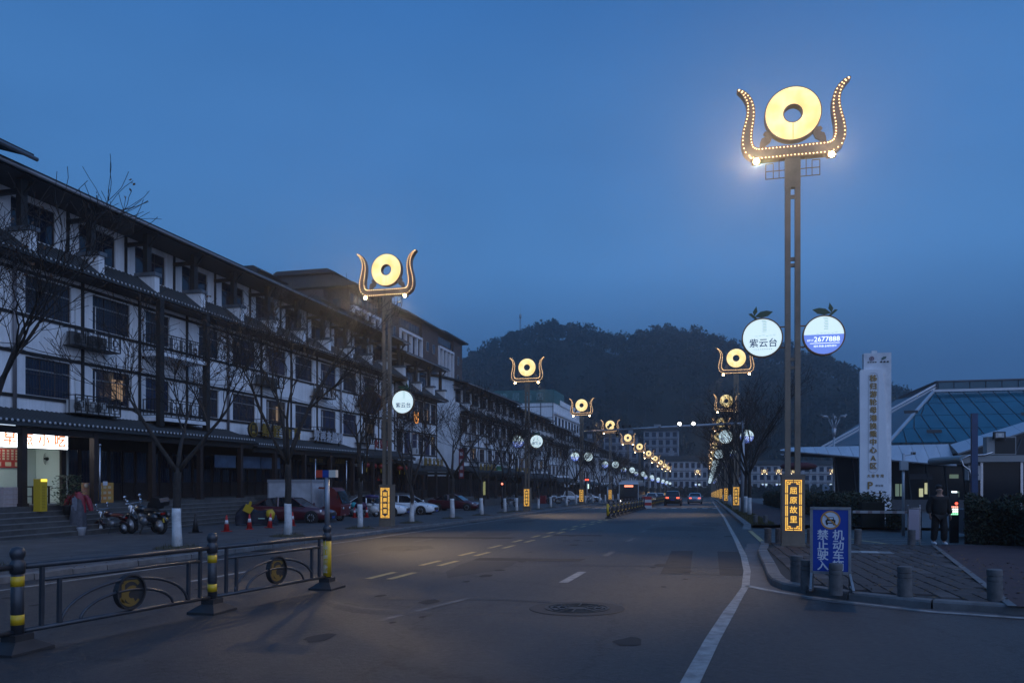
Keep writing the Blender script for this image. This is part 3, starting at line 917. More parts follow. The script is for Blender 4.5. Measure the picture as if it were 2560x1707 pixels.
# on the nearest shop-side lamp the telephone sign is switched off
OFFB = M('sign_face_off', (0.03, 0.05, 0.10), 0.3); OFFT = M('sign_print_off', (0.10, 0.12, 0.16), 0.4)
for sg in [c for c in lamp0.children if c.name.startswith('fruit_sign')]:
    if any(k.name.startswith('blue_field') for k in sg.children):
        for k in sg.children:
            base = k.name.split('.')[0]
            if base in ('lit_face', 'blue_field', 'lettering', 'tower_print', 'rule_line'):
                k.data = k.data.copy()
                k.data.materials[0] = OFFB if base in ('lit_face', 'blue_field') else OFFT
# ------------------------------------------------------------------ bare street trees
BARK = M('tree_bark', (0.032, 0.027, 0.024), 0.9, vary=(6, 0.5), bump=(25, 0.5))
TWIG = M('tree_twig', (0.016, 0.013, 0.012), 0.9)
LIME = M('lime_wash', (0.62, 0.62, 0.62), 0.85, vary=(5, 0.3), bump=(20, 0.2))
DRYLEAF = M('dry_leaf', (0.10, 0.05, 0.025), 0.8)
GRASS = M('dry_grass', (0.085, 0.075, 0.03), 0.95, vary=(10, 0.5))
def grow(seed, H=8.2, fork=2.6, spread=0.5, lean=0.0):
    rg = random.Random(seed)
    tr, cw = MB(), MB()
    def vec(a, e): return Vector((math.cos(a) * math.sin(e), math.sin(a) * math.sin(e), math.cos(e)))
    def limb(p, d, L, r, lv):
        n = 5 if lv < 2 else 4
        pts, rs = [p.copy()], [r]
        q, dd = p.copy(), d.copy()
        kids = []
        for i in range(n):
            wob = 0.16 if lv < 2 else 0.24
            dd = (dd + Vector((rg.uniform(-wob, wob), rg.uniform(-wob, wob), rg.uniform(-0.04, 0.12)))).normalized()
            q = q + dd * (L / n)
            pts.append(q.copy())
            rs.append(max(0.0075, r * (1 - (0.62 if lv < 3 else 0.8) * (i + 1) / n)))
            if lv < 3 and i >= (1 if lv else 2):
                k = (1 if lv == 0 else rg.choice([1, 2, 2]) if lv < 3 else rg.choice([1, 1, 2]))
                for _ in range(k): kids.append((q.copy(), dd.copy(), rs[-1]))
        (tr if lv < 2 else cw).tube(pts, rs, 6 if lv < 2 else (4 if lv < 3 else 3), 0, lv < 1)
        if lv < 3: kids.append((q.copy(), dd.copy(), rs[-1]))
        for kp, kd, kr in kids:
            side = Vector((rg.uniform(-1, 1), rg.uniform(-1, 1), rg.uniform(-0.25, 0.7))).normalized()
            nd = (kd * (1.0 if lv < 2 else 0.8) + side * (0.62 if lv < 2 else 0.85)).normalized()
            limb(kp, nd, L * rg.uniform(0.5, 0.72), max(0.009, kr * rg.uniform(0.6, 0.85)), lv + 1)
        if lv == 3 and rg.random() < 0.12:
            for _ in range(rg.randint(1, 4)):
                c = q + Vector((rg.uniform(-0.07, 0.07), rg.uniform(-0.07, 0.07), rg.uniform(-0.08, 0.03)))
                u, w = vec(rg.uniform(0, 6.28), rg.uniform(0.3, 2.8)) * 0.05, vec(rg.uniform(0, 6.28), rg.uniform(0.3, 2.8)) * 0.035
                cw.add([c - u, c + w, c + u, c - w], [(0, 1, 2, 3)], 1)
    tp = [Vector((0, 0, -0.1))]
    rs = [0.155]
    for i in range(1, 6):
        tp.append(Vector((rg.uniform(-0.03, 0.03) + lean * i / 5, rg.uniform(-0.03, 0.03), fork * i / 5)))
        rs.append(0.135 - 0.006 * i)
    tr.tube(tp, rs, 9)
    nf = rg.choice([3, 3, 4])
    a0 = rg.uniform(0, 6.28)
    for k in range(nf):
        a = a0 + k * 6.283 / nf + rg.uniform(-0.4, 0.4)
        limb(tp[-1] - Vector((0, 0, rg.uniform(0, 0.35))), vec(a, rg.uniform(0.28, 0.28 + spread)), (H - fork) * rg.uniform(0.46, 0.6), 0.09 * rg.uniform(0.8, 1.05), 0)
    lw = MB()
    lw.tube([p + Vector((0, 0, 0)) for p in (tp[0], tp[1], tp[2], Vector((tp[2].x * 0.8 + tp[3].x * 0.2, tp[2].y * 0.8 + tp[3].y * 0.2, 1.2)))], [0.163, 0.137, 0.13, 0.127], 10)
    return tr.mesh('trunk', BARK), cw.mesh('crown', [TWIG, DRYLEAF]), lw.mesh('painted_base', LIME)
TREES = [grow(s, H, f, sp) for s, H, f, sp in ((11, 8.2, 2.7, 0.42), (23, 7.6, 2.4, 0.5), (37, 8.6, 2.9, 0.26), (52, 8.0, 2.5, 0.55), (71, 7.2, 2.3, 0.45))]
def tuft_mesh(seed):
    rg = random.Random(seed)
    b = MB()
    for k in range(130):
        a, r = rg.uniform(0, 6.28), 0.62 * math.sqrt(rg.random())
        x, y = r * math.cos(a) * 0.8, r * math.sin(a) * 1.2
        h, t = rg.uniform(0.06, 0.2) * (1.25 - r), rg.uniform(0, 6.28)
        dx, dy = math.cos(t) * 0.045, math.sin(t) * 0.045
        b.add([(x - dy * 0.25, y + dx * 0.25, 0), (x + dy * 0.25, y - dx * 0.25, 0), (x + dx * 1.5, y + dy * 1.5, h)], [(0, 1, 2)])
    b.lathe([(0.75, -0.02), (0.6, 0.035), (0.3, 0.06), (0.001, 0.07)], 14, m=1)
    return b.mesh('grass_tuft', [GRASS, M('tuft_soil', (0.05, 0.043, 0.022), 0.95, vary=(8, 0.5))])
TUFT = [tuft_mesh(1), tuft_mesh(2)]
def plant_tree(x, y, k, off, label, group, rz=None, s=1.0, tuft=True):
    t = thing('bare_tree', label, 'tree', (x, y, gz(x, y, off)), rz if rz is not None else random.uniform(0, 6.28), group)
    tr, cw, lw = TREES[k]
    obj('trunk', tr, t); obj('crown', cw, t); obj('painted_base', lw, t)
    t.scale = (s, s, s)
    if tuft:
        o = obj('grass_tuft', TUFT[k % 2], None, (x, y, gz(x, y, off + 0.004)))
        tag(o, None, None, kind='stuff')
LEFT_T = [13.5, 20, 26.3, 32.6, 39, 45.9, 52.4, 58.9, 62.8, 71.5, 77.5, 87, 93.5, 101, 108, 115, 122, 132, 140, 150, 161, 172, 186, 200]
random.seed(12)
for i, y in enumerate(LEFT_T):
    lab = 'bare street tree at the picture edge, its limbs leaning over the lit snack shop' if i == 0 else '%s bare tree with lime-washed trunk base along the shop pavement' % (ORD[i - 1] if i <= 20 else ['twenty-first', 'twenty-second', 'twenty-third'][i - 21])
    plant_tree(-15.3, y, i % 5 if i else 2, 0.12, lab, 'bare trees along the shop pavement', s=0.88 if i == 0 else random.uniform(0.92, 1.08), tuft=y < 110, rz=(0.35 if i == 0 else None))
for i, y in enumerate([52, 56.5, 61, 70.5, 75, 80, 86, 92, 102, 108, 115, 122, 133, 140, 150, 165, 180]):
    plant_tree(2.75 if i < 2 else 2.6, y, (2, 0, 4)[i % 3], 0.15, '%s bare tree with white-washed base on the terminal-side verge, from the camera' % ORD[i], 'bare trees along the terminal verge', s=random.uniform(0.85, 1.0), tuft=False)
b = MB()
rg = random.Random(5)
for k in range(9000):
    y = 38 + 90 * rg.random() ** 1.6
    x = rg.uniform(2.08, 3.15)
    h, t = rg.uniform(0.05, 0.16), rg.uniform(0, 6.28)
    dx, dy = math.cos(t) * 0.05, math.sin(t) * 0.05
    z = gz(x, y, 0.15)
    b.add([(x - dy * 0.3, y + dx * 0.3, z), (x + dy * 0.3, y - dx * 0.3, z), (x + dx, y + dy, z + h)], [(0, 1, 2)])
tag(b.build('verge_grass', GRASS), None, None, kind='stuff')
# ------------------------------------------------------------------ shop-house row on the left
WHITE = M('white_render', (0.80, 0.80, 0.81), 0.85, vary=(0.5, 0.14), bump=(30, 0.06))
def streaks(m, amt):
    nt = m.node_tree
    b = nt.nodes['Principled BSDF']
    src = b.inputs['Base Color'].links[0].from_socket
    tc = nt.nodes.new('ShaderNodeTexCoord'); mp = nt.nodes.new('ShaderNodeMapping')
    mp.inputs['Scale'].default_value = (3.2, 3.2, 0.28)
    n = nt.nodes.new('ShaderNodeTexNoise'); n.inputs['Scale'].default_value = 1.0; n.inputs['Detail'].default_value = 7; n.inputs['Roughness'].default_value = 0.7
    r = nt.nodes.new('ShaderNodeValToRGB')
    r.color_ramp.elements[0].position = 0.36; r.color_ramp.elements[0].color = (1 - amt, 1 - amt, 1 - amt * 1.05, 1)
    r.color_ramp.elements[1].position = 0.56; r.color_ramp.elements[1].color = (1, 1, 1, 1)
    x = nt.nodes.new('ShaderNodeMix'); x.data_type = 'RGBA'; x.blend_type = 'MULTIPLY'; x.inputs[0].default_value = 1
    nt.links.new(tc.outputs['Object'], mp.inputs[0]); nt.links.new(mp.outputs[0], n.inputs['Vector']); nt.links.new(n.outputs[0], r.inputs[0])
    nt.links.new(src, x.inputs[6]); nt.links.new(r.outputs[0], x.inputs[7]); nt.links.new(x.outputs[2], b.inputs['Base Color'])
streaks(WHITE, 0.16)
SOOT = M('weathered_render', (0.46, 0.46, 0.48), 0.85, vary=(0.8, 0.3))
TIMBER = M('dark_timber', (0.012, 0.009, 0.008), 0.6, vary=(4, 0.4))
BROWNW = M('brown_timber', (0.024, 0.013, 0.011), 0.6, vary=(3, 0.4))
ROOFT = M('grey_roof_tile', (0.036, 0.042, 0.046), 0.7, vary=(2.5, 0.4), bump=(12, 0.3))
TILEEND = M('tile_end', (0.42, 0.43, 0.44), 0.6)
FRAMEM = M('window_frame_brown', (0.075, 0.058, 0.052), 0.45, 0.3)
FRAMEL = M('window_frame_steel', (0.30, 0.29, 0.28), 0.4, 0.5)
GLASS = M('dark_glass', (0.010, 0.016, 0.035), 0.07, spec=0.6)
GLASSB = M('blue_curtain_glass', (0.012, 0.03, 0.085), 0.15, spec=0.5)
PIPE = M('drain_pipe', (0.16, 0.15, 0.16), 0.4)
CAPM = M('stub_cap_grey', (0.10, 0.115, 0.13), 0.7, vary=(3, 0.3))
STONE = M('plinth_stone', (0.08, 0.077, 0.075), 0.8, vary=(2, 0.4), bump=(20, 0.3))
NOSE = M('step_nosing', (0.15, 0.147, 0.145), 0.7, vary=(3, 0.3))
CURT = M('pale_curtain_glass', (0.02, 0.026, 0.045), 0.25, spec=0.5, vary=(5, 0.4))
LITW = M('lit_window', (0.8, 0.5, 0.25), 0.6, emit=(1.0, 0.50, 0.16), estr=0.13)
CREAMPIPE = M('pipe_wrap', (0.55, 0.54, 0.52), 0.7)
WW, MOD = 2.4, 3.65

def window_mesh(w, h, bars=True, light=False):
    b = MB()
    f = 0.05
    b.box(-0.03, 0.02, -w / 2, w / 2, 0, f); b.box(-0.03, 0.02, -w / 2, w / 2, h - f, h)
    b.box(-0.03, 0.02, -w / 2, -w / 2 + f, f, h - f); b.box(-0.03, 0.02, w / 2 - f, w / 2, f, h - f)
    b.box(-0.028, 0.022, -w / 2 + f, w / 2 - f, h * 0.66, h * 0.66 + 0.055, 1)
    for y in (-w / 6, w / 6): b.box(-0.026, 0.018, y - 0.02, y + 0.02, f, h - f)
    if bars:
        k = -w / 2 + 0.16
        while k < w / 2 - 0.1:
            b.box(0.05, 0.062, k, k + 0.012, 0.02, h - 0.02)
            k += 0.15
        for z in (0.3, 0.9): b.box(0.048, 0.06, -w / 2, w / 2, z, z + 0.014)
    return b
WM = {(2.4, 1): window_mesh(2.4, 1.6).mesh('window', [FRAMEM, FRAMEL]), (1.8, 1): window_mesh(1.8, 1.6).mesh('window', [FRAMEM, FRAMEL]), (2.4, 0): window_mesh(2.4, 1.6, False).mesh('window', [FRAMEM, FRAMEM]), (2.3, 2): window_mesh(2.3, 1.55, False).mesh('window', [FRAMEM, FRAMEM]), (1.6, 3): window_mesh(1.6, 2.0, False).mesh('window', [FRAMEM, FRAMEL])}
def pane_mesh(w, h, mat):
    b = MB(); b.box(-0.02, -0.008, -w / 2 + 0.04, w / 2 - 0.04, 0.04, h - 0.04)
    return b.mesh('pane', mat)
PN = {}
def pane(w, h, mat):
    k = (w, h, mat.name)
    if k not in PN: PN[k] = pane_mesh(w, h, mat)
    return PN[k]
def add_window(t, y, z, w=2.4, st=1, mat=None, x=-0.1, bars_h=1.6):
    h = {2: 1.55, 3: 2.0}.get(st, 1.6)
    o = obj('window', WM[(w, st)], t, (x, y, z))
    obj('pane', pane(w, h, mat or GLASS), o)
    return o
def tile_row(L, drop, r=0.055):
    b = MB()
    b.tube([(0, 0, 0), (L, 0, -drop)], [r, r], 7, 0, caps=False)
    b.lathe([(0.001, 0), (r * 1.05, 0), (r * 1.05, 0.02), (0.001, 0.021)], 8, (L, 0, -drop), 1, 'x')
    return b
TR_S = tile_row(1.25, 0.95).mesh('tile_row', [ROOFT, TILEEND])
TR_L = tile_row(1.95, 0.62).mesh('tile_row', [ROOFT, TILEEND])
def lattice(b, y0, y1, z0, z1, x, step=0.3, m=0):
    """Chinese fret railing"""
    w = 0.035
    b.box(x - 0.02, x + 0.02, y0, y1, z1 - 0.05, z1, m); b.box(x - 0.019, x + 0.019, y0, y1, z0, z0 + 0.05, m)
    n = max(1, int((y1 - y0) / (step * 2.4)))
    pw = (y1 - y0) / n
    for i in range(n + 1):
        b.box(x - 0.018, x + 0.018, y0 + i * pw - w / 2, y0 + i * pw + w / 2, z0 + 0.05, z1 - 0.05, m)
    for i in range(n):
        a, c = y0 + i * pw + 0.07, y0 + (i + 1) * pw - 0.07
        p, q = z0 + 0.13, z1 - 0.13
        for k, (ya, yc, za, zc) in enumerate(((a, c, p, p + w), (a, c, q - w, q), (a, a + w, p, q), (c - w, c, p, q))):
            b.box(x - 0.015 + 0.0005 * k, x + 0.015 + 0.0005 * k, ya, yc, za, zc, m)
        mid = (a + c) / 2; zm = (p + q) / 2
        b.box(x - 0.0125, x + 0.0125, mid - 0.14, mid + 0.14, zm - 0.14, zm - 0.11, m); b.box(x - 0.0125, x + 0.0125, mid - 0.14, mid + 0.14, zm + 0.11, zm + 0.14, m)
        b.box(x - 0.0115, x + 0.0115, mid - 0.14, mid - 0.11, zm - 0.14, zm + 0.14, m); b.box(x - 0.0115, x + 0.0115, mid + 0.11, mid + 0.14, zm - 0.14, zm + 0.14, m)
        b.box(x - 0.01, x + 0.01, mid - 0.015, mid + 0.015, z0 + 0.05, zm - 0.14, m); b.box(x - 0.01, x + 0.01, mid - 0.015, mid + 0.015, zm + 0.14, z1 - 0.05, m)
        b.box(x - 0.009, x + 0.009, a - 0.07, mid - 0.14, zm - 0.015, zm + 0.015, m); b.box(x - 0.009, x + 0.009, mid + 0.14, c + 0.07, zm - 0.015, zm + 0.015, m)
DOOR = None
def door_panel_mesh(w=0.86, h=2.5):
    b = MB()
    b.box(-0.04, 0, -w / 2, w / 2, 0, h)
    b.box(0.0, 0.025, -w / 2, -w / 2 + 0.09, 0, h); b.box(0.0, 0.025, w / 2 - 0.09, w / 2, 0, h)
    for z in (0, 0.75, h - 0.1): b.box(0.0, 0.024, -w / 2 + 0.09, w / 2 - 0.09, z, z + 0.1)
    for k in range(3): b.box(0.0, 0.012, -w / 2 + 0.2 + k * 0.2, -w / 2 + 0.22 + k * 0.2, 0.85, h - 0.1)
    b.box(-0.02, 0.004, -w / 2 + 0.09, w / 2 - 0.09, 0.85, h - 0.1, 1)
    return b.mesh('door_panel', [BROWNW, GLASS])
DOORM = door_panel_mesh()

def row_building(label, Y0, n, dz, tier, balc=(), racks=(), lit=(), open_mods=(), low=None, group='shop houses along the avenue', tall=False):
    L = n * MOD
    t = thing('shop_house', label, 'building', (-27.5, Y0, dz), 0, group)
    holes, tops = [], []
    wins = []
    for k in range(n):
        yc = (k + 0.5) * MOD
        if tall:
            for q in (-0.9, 0.9):
                for z in (5.0, 8.3): holes.append((yc + q - 0.8, yc + q + 0.8, z, z + 2.0)); wins.append((yc + q, z, 1.6, 3))
        else:
            w = 1.8 if (k - 1) in balc or k in balc else WW
            off = -0.45 if k in balc else (0.15 if (k - 1) in balc else 0)
            for z in (5.2, 8.6):
                holes.append((yc + off - w / 2, yc + off + w / 2, z, z + 1.6)); wins.append((yc + off, z, w, 1 if tier < 2 else (0 if w == 2.4 else 1)))
        tops.append((yc - 1.15, yc + 1.15, 12.05, 13.6))
    b = MB()
    b.wallo(0, L, 4.0, 11.72, 0, holes, 0.16)
    b.wallo(0, L, 11.72, 14.4, -0.8, tops, 0.16)
    b.quad((0, 0, 11.72), (0, L, 11.72), (-0.8, L, 11.72), (-0.8, 0, 11.72))
    for y in (0, L):
        b.add([(-12, y, 3.4), (-1, y, 3.4), (-1, y, 4), (0, y, 4), (0, y, 11.72), (-0.8, y, 11.72), (-0.8, y, 14.4), (-6, y, 15.6), (-12, y, 14.2)], [tuple(range(9))])
    b.quad((-12, 0, -4), (-12, L, -4), (-12, L, 14.2), (-12, 0, 14.2))
    for y in (0.0, L): b.add([(-12, y, -4), (-1, y, -4), (-1, y, 3.4), (-12, y, 3.4)], [(0, 1, 2, 3)], 1)
    b.quad((-1, 0, 4), (-1, L, 4), (0, L, 4), (0, 0, 4))
    b.build('wall', [WHITE, BROWNW], t)
    # main roof
    b = MB(); b.prism([(1.2, 14.0), (1.2, 14.16), (-6, 16.1), (-13.2, 14.16), (-13.2, 14.0), (-6, 15.9)], -0.6, L + 0.6)
    rf = b.build('roof', ROOFT, t)
    b = MB(); b.tube([(1.26, -0.6, 13.97), (1.26, L + 0.6, 13.97)], 0.075, 8); b.build('gutter', M('gutter_zinc', (0.20, 0.21, 0.23), 0.45, 0.3), rf)
    b = MB(); b.box(-0.8, 1.1, -0.6, L + 0.6, 13.86, 13.9); b.build('soffit', BROWNW, t)
    # skirt roof
    b = MB(); b.prism([(0.02, 11.66), (1.25, 10.72), (1.25, 10.62), (0.02, 11.40)], -0.3, L + 0.3); b.build('skirt_roof', ROOFT, t)
    b = MB(); b.box(0.02, 1.15, -0.2, L + 0.2, 10.56, 10.62); b.build('skirt_soffit', BROWNW, t)
    segs = low or [(0, L, 0)]
    for a, c, d in segs:
        b = MB(); b.prism([(-0.01, 4.5 + d), (1.92, 3.86 + d), (1.92, 3.74 + d), (-0.01, 4.26 + d)], a, c); b.build('arcade_roof', ROOFT, t)
        b = MB(); b.box(1.5, 1.7, a, c, 3.45 + d, 3.72 + d); b.build('arcade_beam', TIMBER, t)
    # tile rows
    rest, cnt = MB(), 0
    y = -0.2
    while y < L + 0.2:
        if tier == 0 and cnt < 300 and y < 34:
            obj('tile_row', TR_S, t, (0.02, y, 11.70)); cnt += 1
        elif tier < 3:
            tt = tile_row(1.25, 0.95); rest.add([(vx + 0.02, vy + y, vz + 11.70) for vx, vy, vz in tt.v], tt.f, 0); rest.mi[-1] = 1
        y += 0.25 if tier < 2 else 0.5
    for a, c, d in segs:
        y = a + 0.12
        while y < c:
            if tier == 0 and cnt < 300 and y < 34:
                obj('tile_row', TR_L, t, (0.0, y, 4.55 + d)); cnt += 1
            elif tier < 3:
                tt = tile_row(1.95, 0.62); rest.add([(vx, vy + y, vz + 4.55 + d) for vx, vy, vz in tt.v], tt.f, 0); rest.mi[-1] = 1
            y += 0.25 if tier < 2 else 0.5
    if rest.v:
        o = rest.build('tile_rows', [ROOFT, TILEEND], t); o['kind'] = 'stuff'
    # timber bands
    for z in ((10.25, 8.42, 6.86, 5.04) if not tall else (10.36, 8.15, 7.05, 4.85)):
        b = MB(); b.box(0.002, 0.05, 0, L, z, z + 0.14); b.build('timber_beam', TIMBER, t)
    pm = MB(); pm.box(0.003, 0.07, -0.07, 0.07, 4.3, 10.6); pm = pm.mesh('timber_post', TIMBER)
    tc = MB(); tc.box(0.35, 0.6, -0.16, 0.16, 11.86, 13.86); tc.box(-0.8, 0.36, -0.09, 0.09, 13.32, 13.5); tc.bar((0.55, 0, 13.2), (1.1, 0, 13.8), 0.1, 0.1); tc = tc.mesh('timber_column', TIMBER)
    sb = MB(); sb.box(0.0, 1.05, -0.17, 0.17, 10.9, 11.72); sb = sb.mesh('parapet_stub', WHITE)
    sc = MB(); sc.box(-0.08, 1.13, -0.26, 0.26, 11.722, 11.90); sc = sc.mesh('cap', CAPM)
    cm = MB(); cm.box(1.48, 1.72, -0.12, 0.12, -3, 3.7); cm.box(1.44, 1.76, -0.16, 0.16, 0.5, 0.72); cm = cm.mesh('arcade_column', BROWNW)
    tf = MB(); tf.box(-0.795, -0.75, -0.08, 0.08, 11.72, 13.86); tf = tf.mesh('timber_post', TIMBER)
    pp = MB(); pp.tube([(0.12, 0, 4.4), (0.12, 0, 10.7)], 0.075, 8); pp = pp.mesh('downpipe', PIPE)
    for k in range(n + 1):
        y = k * MOD
        if k in balc or (k - 1) in balc or k % 4 != 1: obj('timber_post', pm, t, (0, min(max(y, 0.08), L - 0.08), 0))
        else: obj('downpipe', pp, t, (0, y, 0))
        obj('timber_column', tc, t, (0, min(max(y, 0.2), L - 0.2), 0))
        s = obj('parapet_stub', sb, t, (0, min(max(y, 0.2), L - 0.2), 0)); obj('cap', sc, s)
        if 0 < k < n: obj('timber_post', tf, t, (0, y, 0))
        obj('arcade_column', cm, t, (0, y - 1.05, 0))
    for i, (y, z, w, st) in enumerate(wins):
        r = random.random()
        m = LITW if i in lit else (GLASSB if r < 0.4 and tier < 2 else GLASS)
        o = add_window(t, y, z, w, st, GLASS)
        if m is not LITW and r > 0.86: o.children[0].data = pane(w, {3: 2.0}.get(st, 1.6), CURT)
        if m is GLASSB:      # drawn curtains behind the panes
            o.children[0].data = pane(w, {3: 2.0}.get(st, 1.6), GLASSB)
        if m is LITW:
            c = MB(); h = 1.0; c.box(-0.014, -0.006, 0.1, 0.1 + (0.75 if i == 4 else 0.3), 0.25, 0.25 + h); c.build('lit_curtain', LITW, o)
    for k in range(n):
        add_window(t, (k + 0.5) * MOD, 12.05, 2.3, 2, GLASS, x=-0.9)
    # ground floor fronts
    b = MB(); b.box(-1.3, -1.0, 0, L, -2.6, 0.62, 1); b.box(-1.25, -1.0, 0, L, 3.1, 4.0); b.box(-6, -5.8, 0, L, 0.6, 4)
    b.build('shop_lintel', [TIMBER, STONE], t)
    for k in range(n):
        if k in open_mods: continue
        for j in range(4):
            obj('door_panel', DOORM, t, (-1.0, k * MOD + 0.46 + j * 0.91, 0.62))
    for k in balc:
        y0, y1 = k * MOD + 0.1, (k + 1) * MOD + 0.25
        for z in (4.75, 8.0):
            b = MB(); b.box(0.06, 1.25, y0, y1, z - 0.18, z); b.build('balcony_slab', WHITE, t)
            b = MB(); lattice(b, y0, y1, z, z + 0.95, 1.2)
            b.build('balcony_railing', TIMBER, t)
            b = MB(); b.box(0.1, 1.18, y0 + 0.02, y0 + 0.06, z + 0.88, z + 0.93); b.box(0.1, 1.18, y0 + 0.02, y0 + 0.06, z + 0.1, z + 0.14)
            for q in range(5): b.box(0.12 + q * 0.22, 0.15 + q * 0.22, y0 + 0.022, y0 + 0.058, z + 0.14, z + 0.88)
            b.build('balcony_railing', TIMBER, t)
        for y in (y0 + 0.02, y1 - 0.1):
            b = MB(); b.box(1.0, 1.26, y - 0.15, y + 0.15, 4.3, 10.6); b.build('balcony_column', TIMBER, t)
    for k in racks:
        y = k * MOD
        for z in (4.55, 7.55):
            b = MB(); lattice(b, y - 1.15, y + 1.55, z, z + 0.85, 0.72, 0.26)
            for yy in (y - 1.15, y + 1.52): 
                b.box(0.05, 0.72, yy, yy + 0.03, z, z + 0.04); b.box(0.05, 0.72, yy, yy + 0.03, z + 0.8, z + 0.84); b.box(0.36, 0.39, yy + 0.003, yy + 0.027, z + 0.04, z + 0.8)
            b.box(0.05, 0.70, y - 1.1, y + 1.5, z - 0.01, z + 0.03)
            b.build('unit_rack', TIMBER, t)
            for q in (-0.55, 0.62):
                c = MB(); c.tube([(0.25, y + q, z + 0.3), (0.06, y + q + 0.1, z + 0.75), (0.05, y + q + 0.12, z + 2.1)], 0.022, 6); c.build('refrigerant_pipe', CREAMPIPE, t)
    return t

random.seed(5)
LB = lambda *a: a
row_building('nearest long white shop house with balconies, beside the lit snack shop', 22.1, 12, 0, 0, balc=(3,), racks=(2, 6, 8, 10), lit=(4, 12), open_mods=(0, 1), low=[(-0.3, 18.3, 0), (18.5, 33.0, -0.2), (33.2, 44.1, -0.42)])
row_building('short white shop house with tall windows, behind the second shop-side lamp', 66.3, 3, -0.92, 1, lit=(9,), tall=True, low=[(-0.2, 11.6, -0.5)])
row_building('white shop house with a broad plain gable beyond the gap', 85.3, 7, -1.42, 1, balc=(), racks=(1, 3, 5), lit=(2,))
row_building('fourth shop house along the avenue, half hidden by bare trees', 111.2, 7, -2.08, 2, racks=(2, 4))
row_building('fifth shop house along the avenue, below the hotel with the teal parapet', 137.1, 6, -2.75, 2)
row_building('sixth shop house, whose dark roof slopes down past the distant discs', 168, 8, -3.6, 3)
row_building('seventh shop house far along the avenue', 205, 9, -4.5, 3)
row_building('eighth shop house far along the avenue', 246, 10, -5.4, 3)
row_building('last shop house before the cross street', 290, 9, -6.4, 3)

# the taller corner roof at the near end of the row
t = thing('corner_block', 'corner block whose higher tiled eave pokes in at the picture edge', 'building', (-27.5, 14.5, 0))
b = MB(); b.box(-12, -1.2, 0, 7.4, -2, 14.6); b.build('wall', WHITE, t)
b = MB(); b.prism([(1.75, 14.35), (1.75, 14.5), (-6, 16.9), (-12, 14.5), (-12, 14.35), (-6, 16.7)], -1, 10.6); rf = b.build('roof', ROOFT, t)
b = MB(); b.tube([(1.8, -1, 14.32), (1.8, 10.7, 14.32)], 0.085, 8); b.build('gutter', MATS['gutter_zinc'], rf)
b = MB(); b.box(0.2, 0.5, 7.0, 7.3, 11, 14.5); b.build('timber_column', TIMBER, t)

# the stone plinth and steps in front of the row
pb = struct(thing('shop_plinth', None, None))
b = MB()
for y0, y1, z in ((18, 40.6, 0.6), (40.6, 66.1, 0.4), (66.1, 85, -0.35), (85, 111, -0.85), (111, 137, -1.5), (137, 166, -2.1)):
    b.box(-28.6, -25.72, y0, y1 - 0.01, -4, z)
b.build('terrace', STONE, pb)
for y0, y1, zt in ((18, 28.4, 0.6), (28.4, 40.6, 0.6), (40.6, 66.1, 0.4)):
    run = 0.27 if y0 < 20 else 0.12
    k = 1
    while True:
        z = zt - 0.2 * k
        if z < gz(-25, y1) - 0.05: break
        x = -25.72 + run * k
        m = MB(); m.box(x - run, x - 0.02, y0, y1 - 0.006, z - 0.6, z - 0.035)
        s = m.build('step', STONE, pb)
        m = MB(); m.box(x - run, x, y0, y1 - 0.006, z - 0.033, z); m.build('step_tread', NOSE, s)
        k += 1

# little stair heads peeping over the main roof
for i, y in enumerate((48, 57, 63)):
    t = thing('roof_hatch', '%s small tiled stair head rising above the long shop-house roof' % ORD[i], 'roof hatch', (-30.5, y, 14.6), 0, 'stair heads on the shop-house roof')
    b = MB(); b.box(-1.2, 1.2, -1.3, 1.3, 0, 1.0); b.build('wall', SOOT, t)
    b = MB(); b.prism([(1.7, 0.95), (0.7, 1.35), (-1.7, 1.35), (-1.7, 0.95)], -1.8, 1.8); b.prism([(1.0, 1.35), (0.6, 1.62), (-1.2, 1.62), (-1.2, 1.35)], -1.1, 1.1); b.build('roof', ROOFT, t)

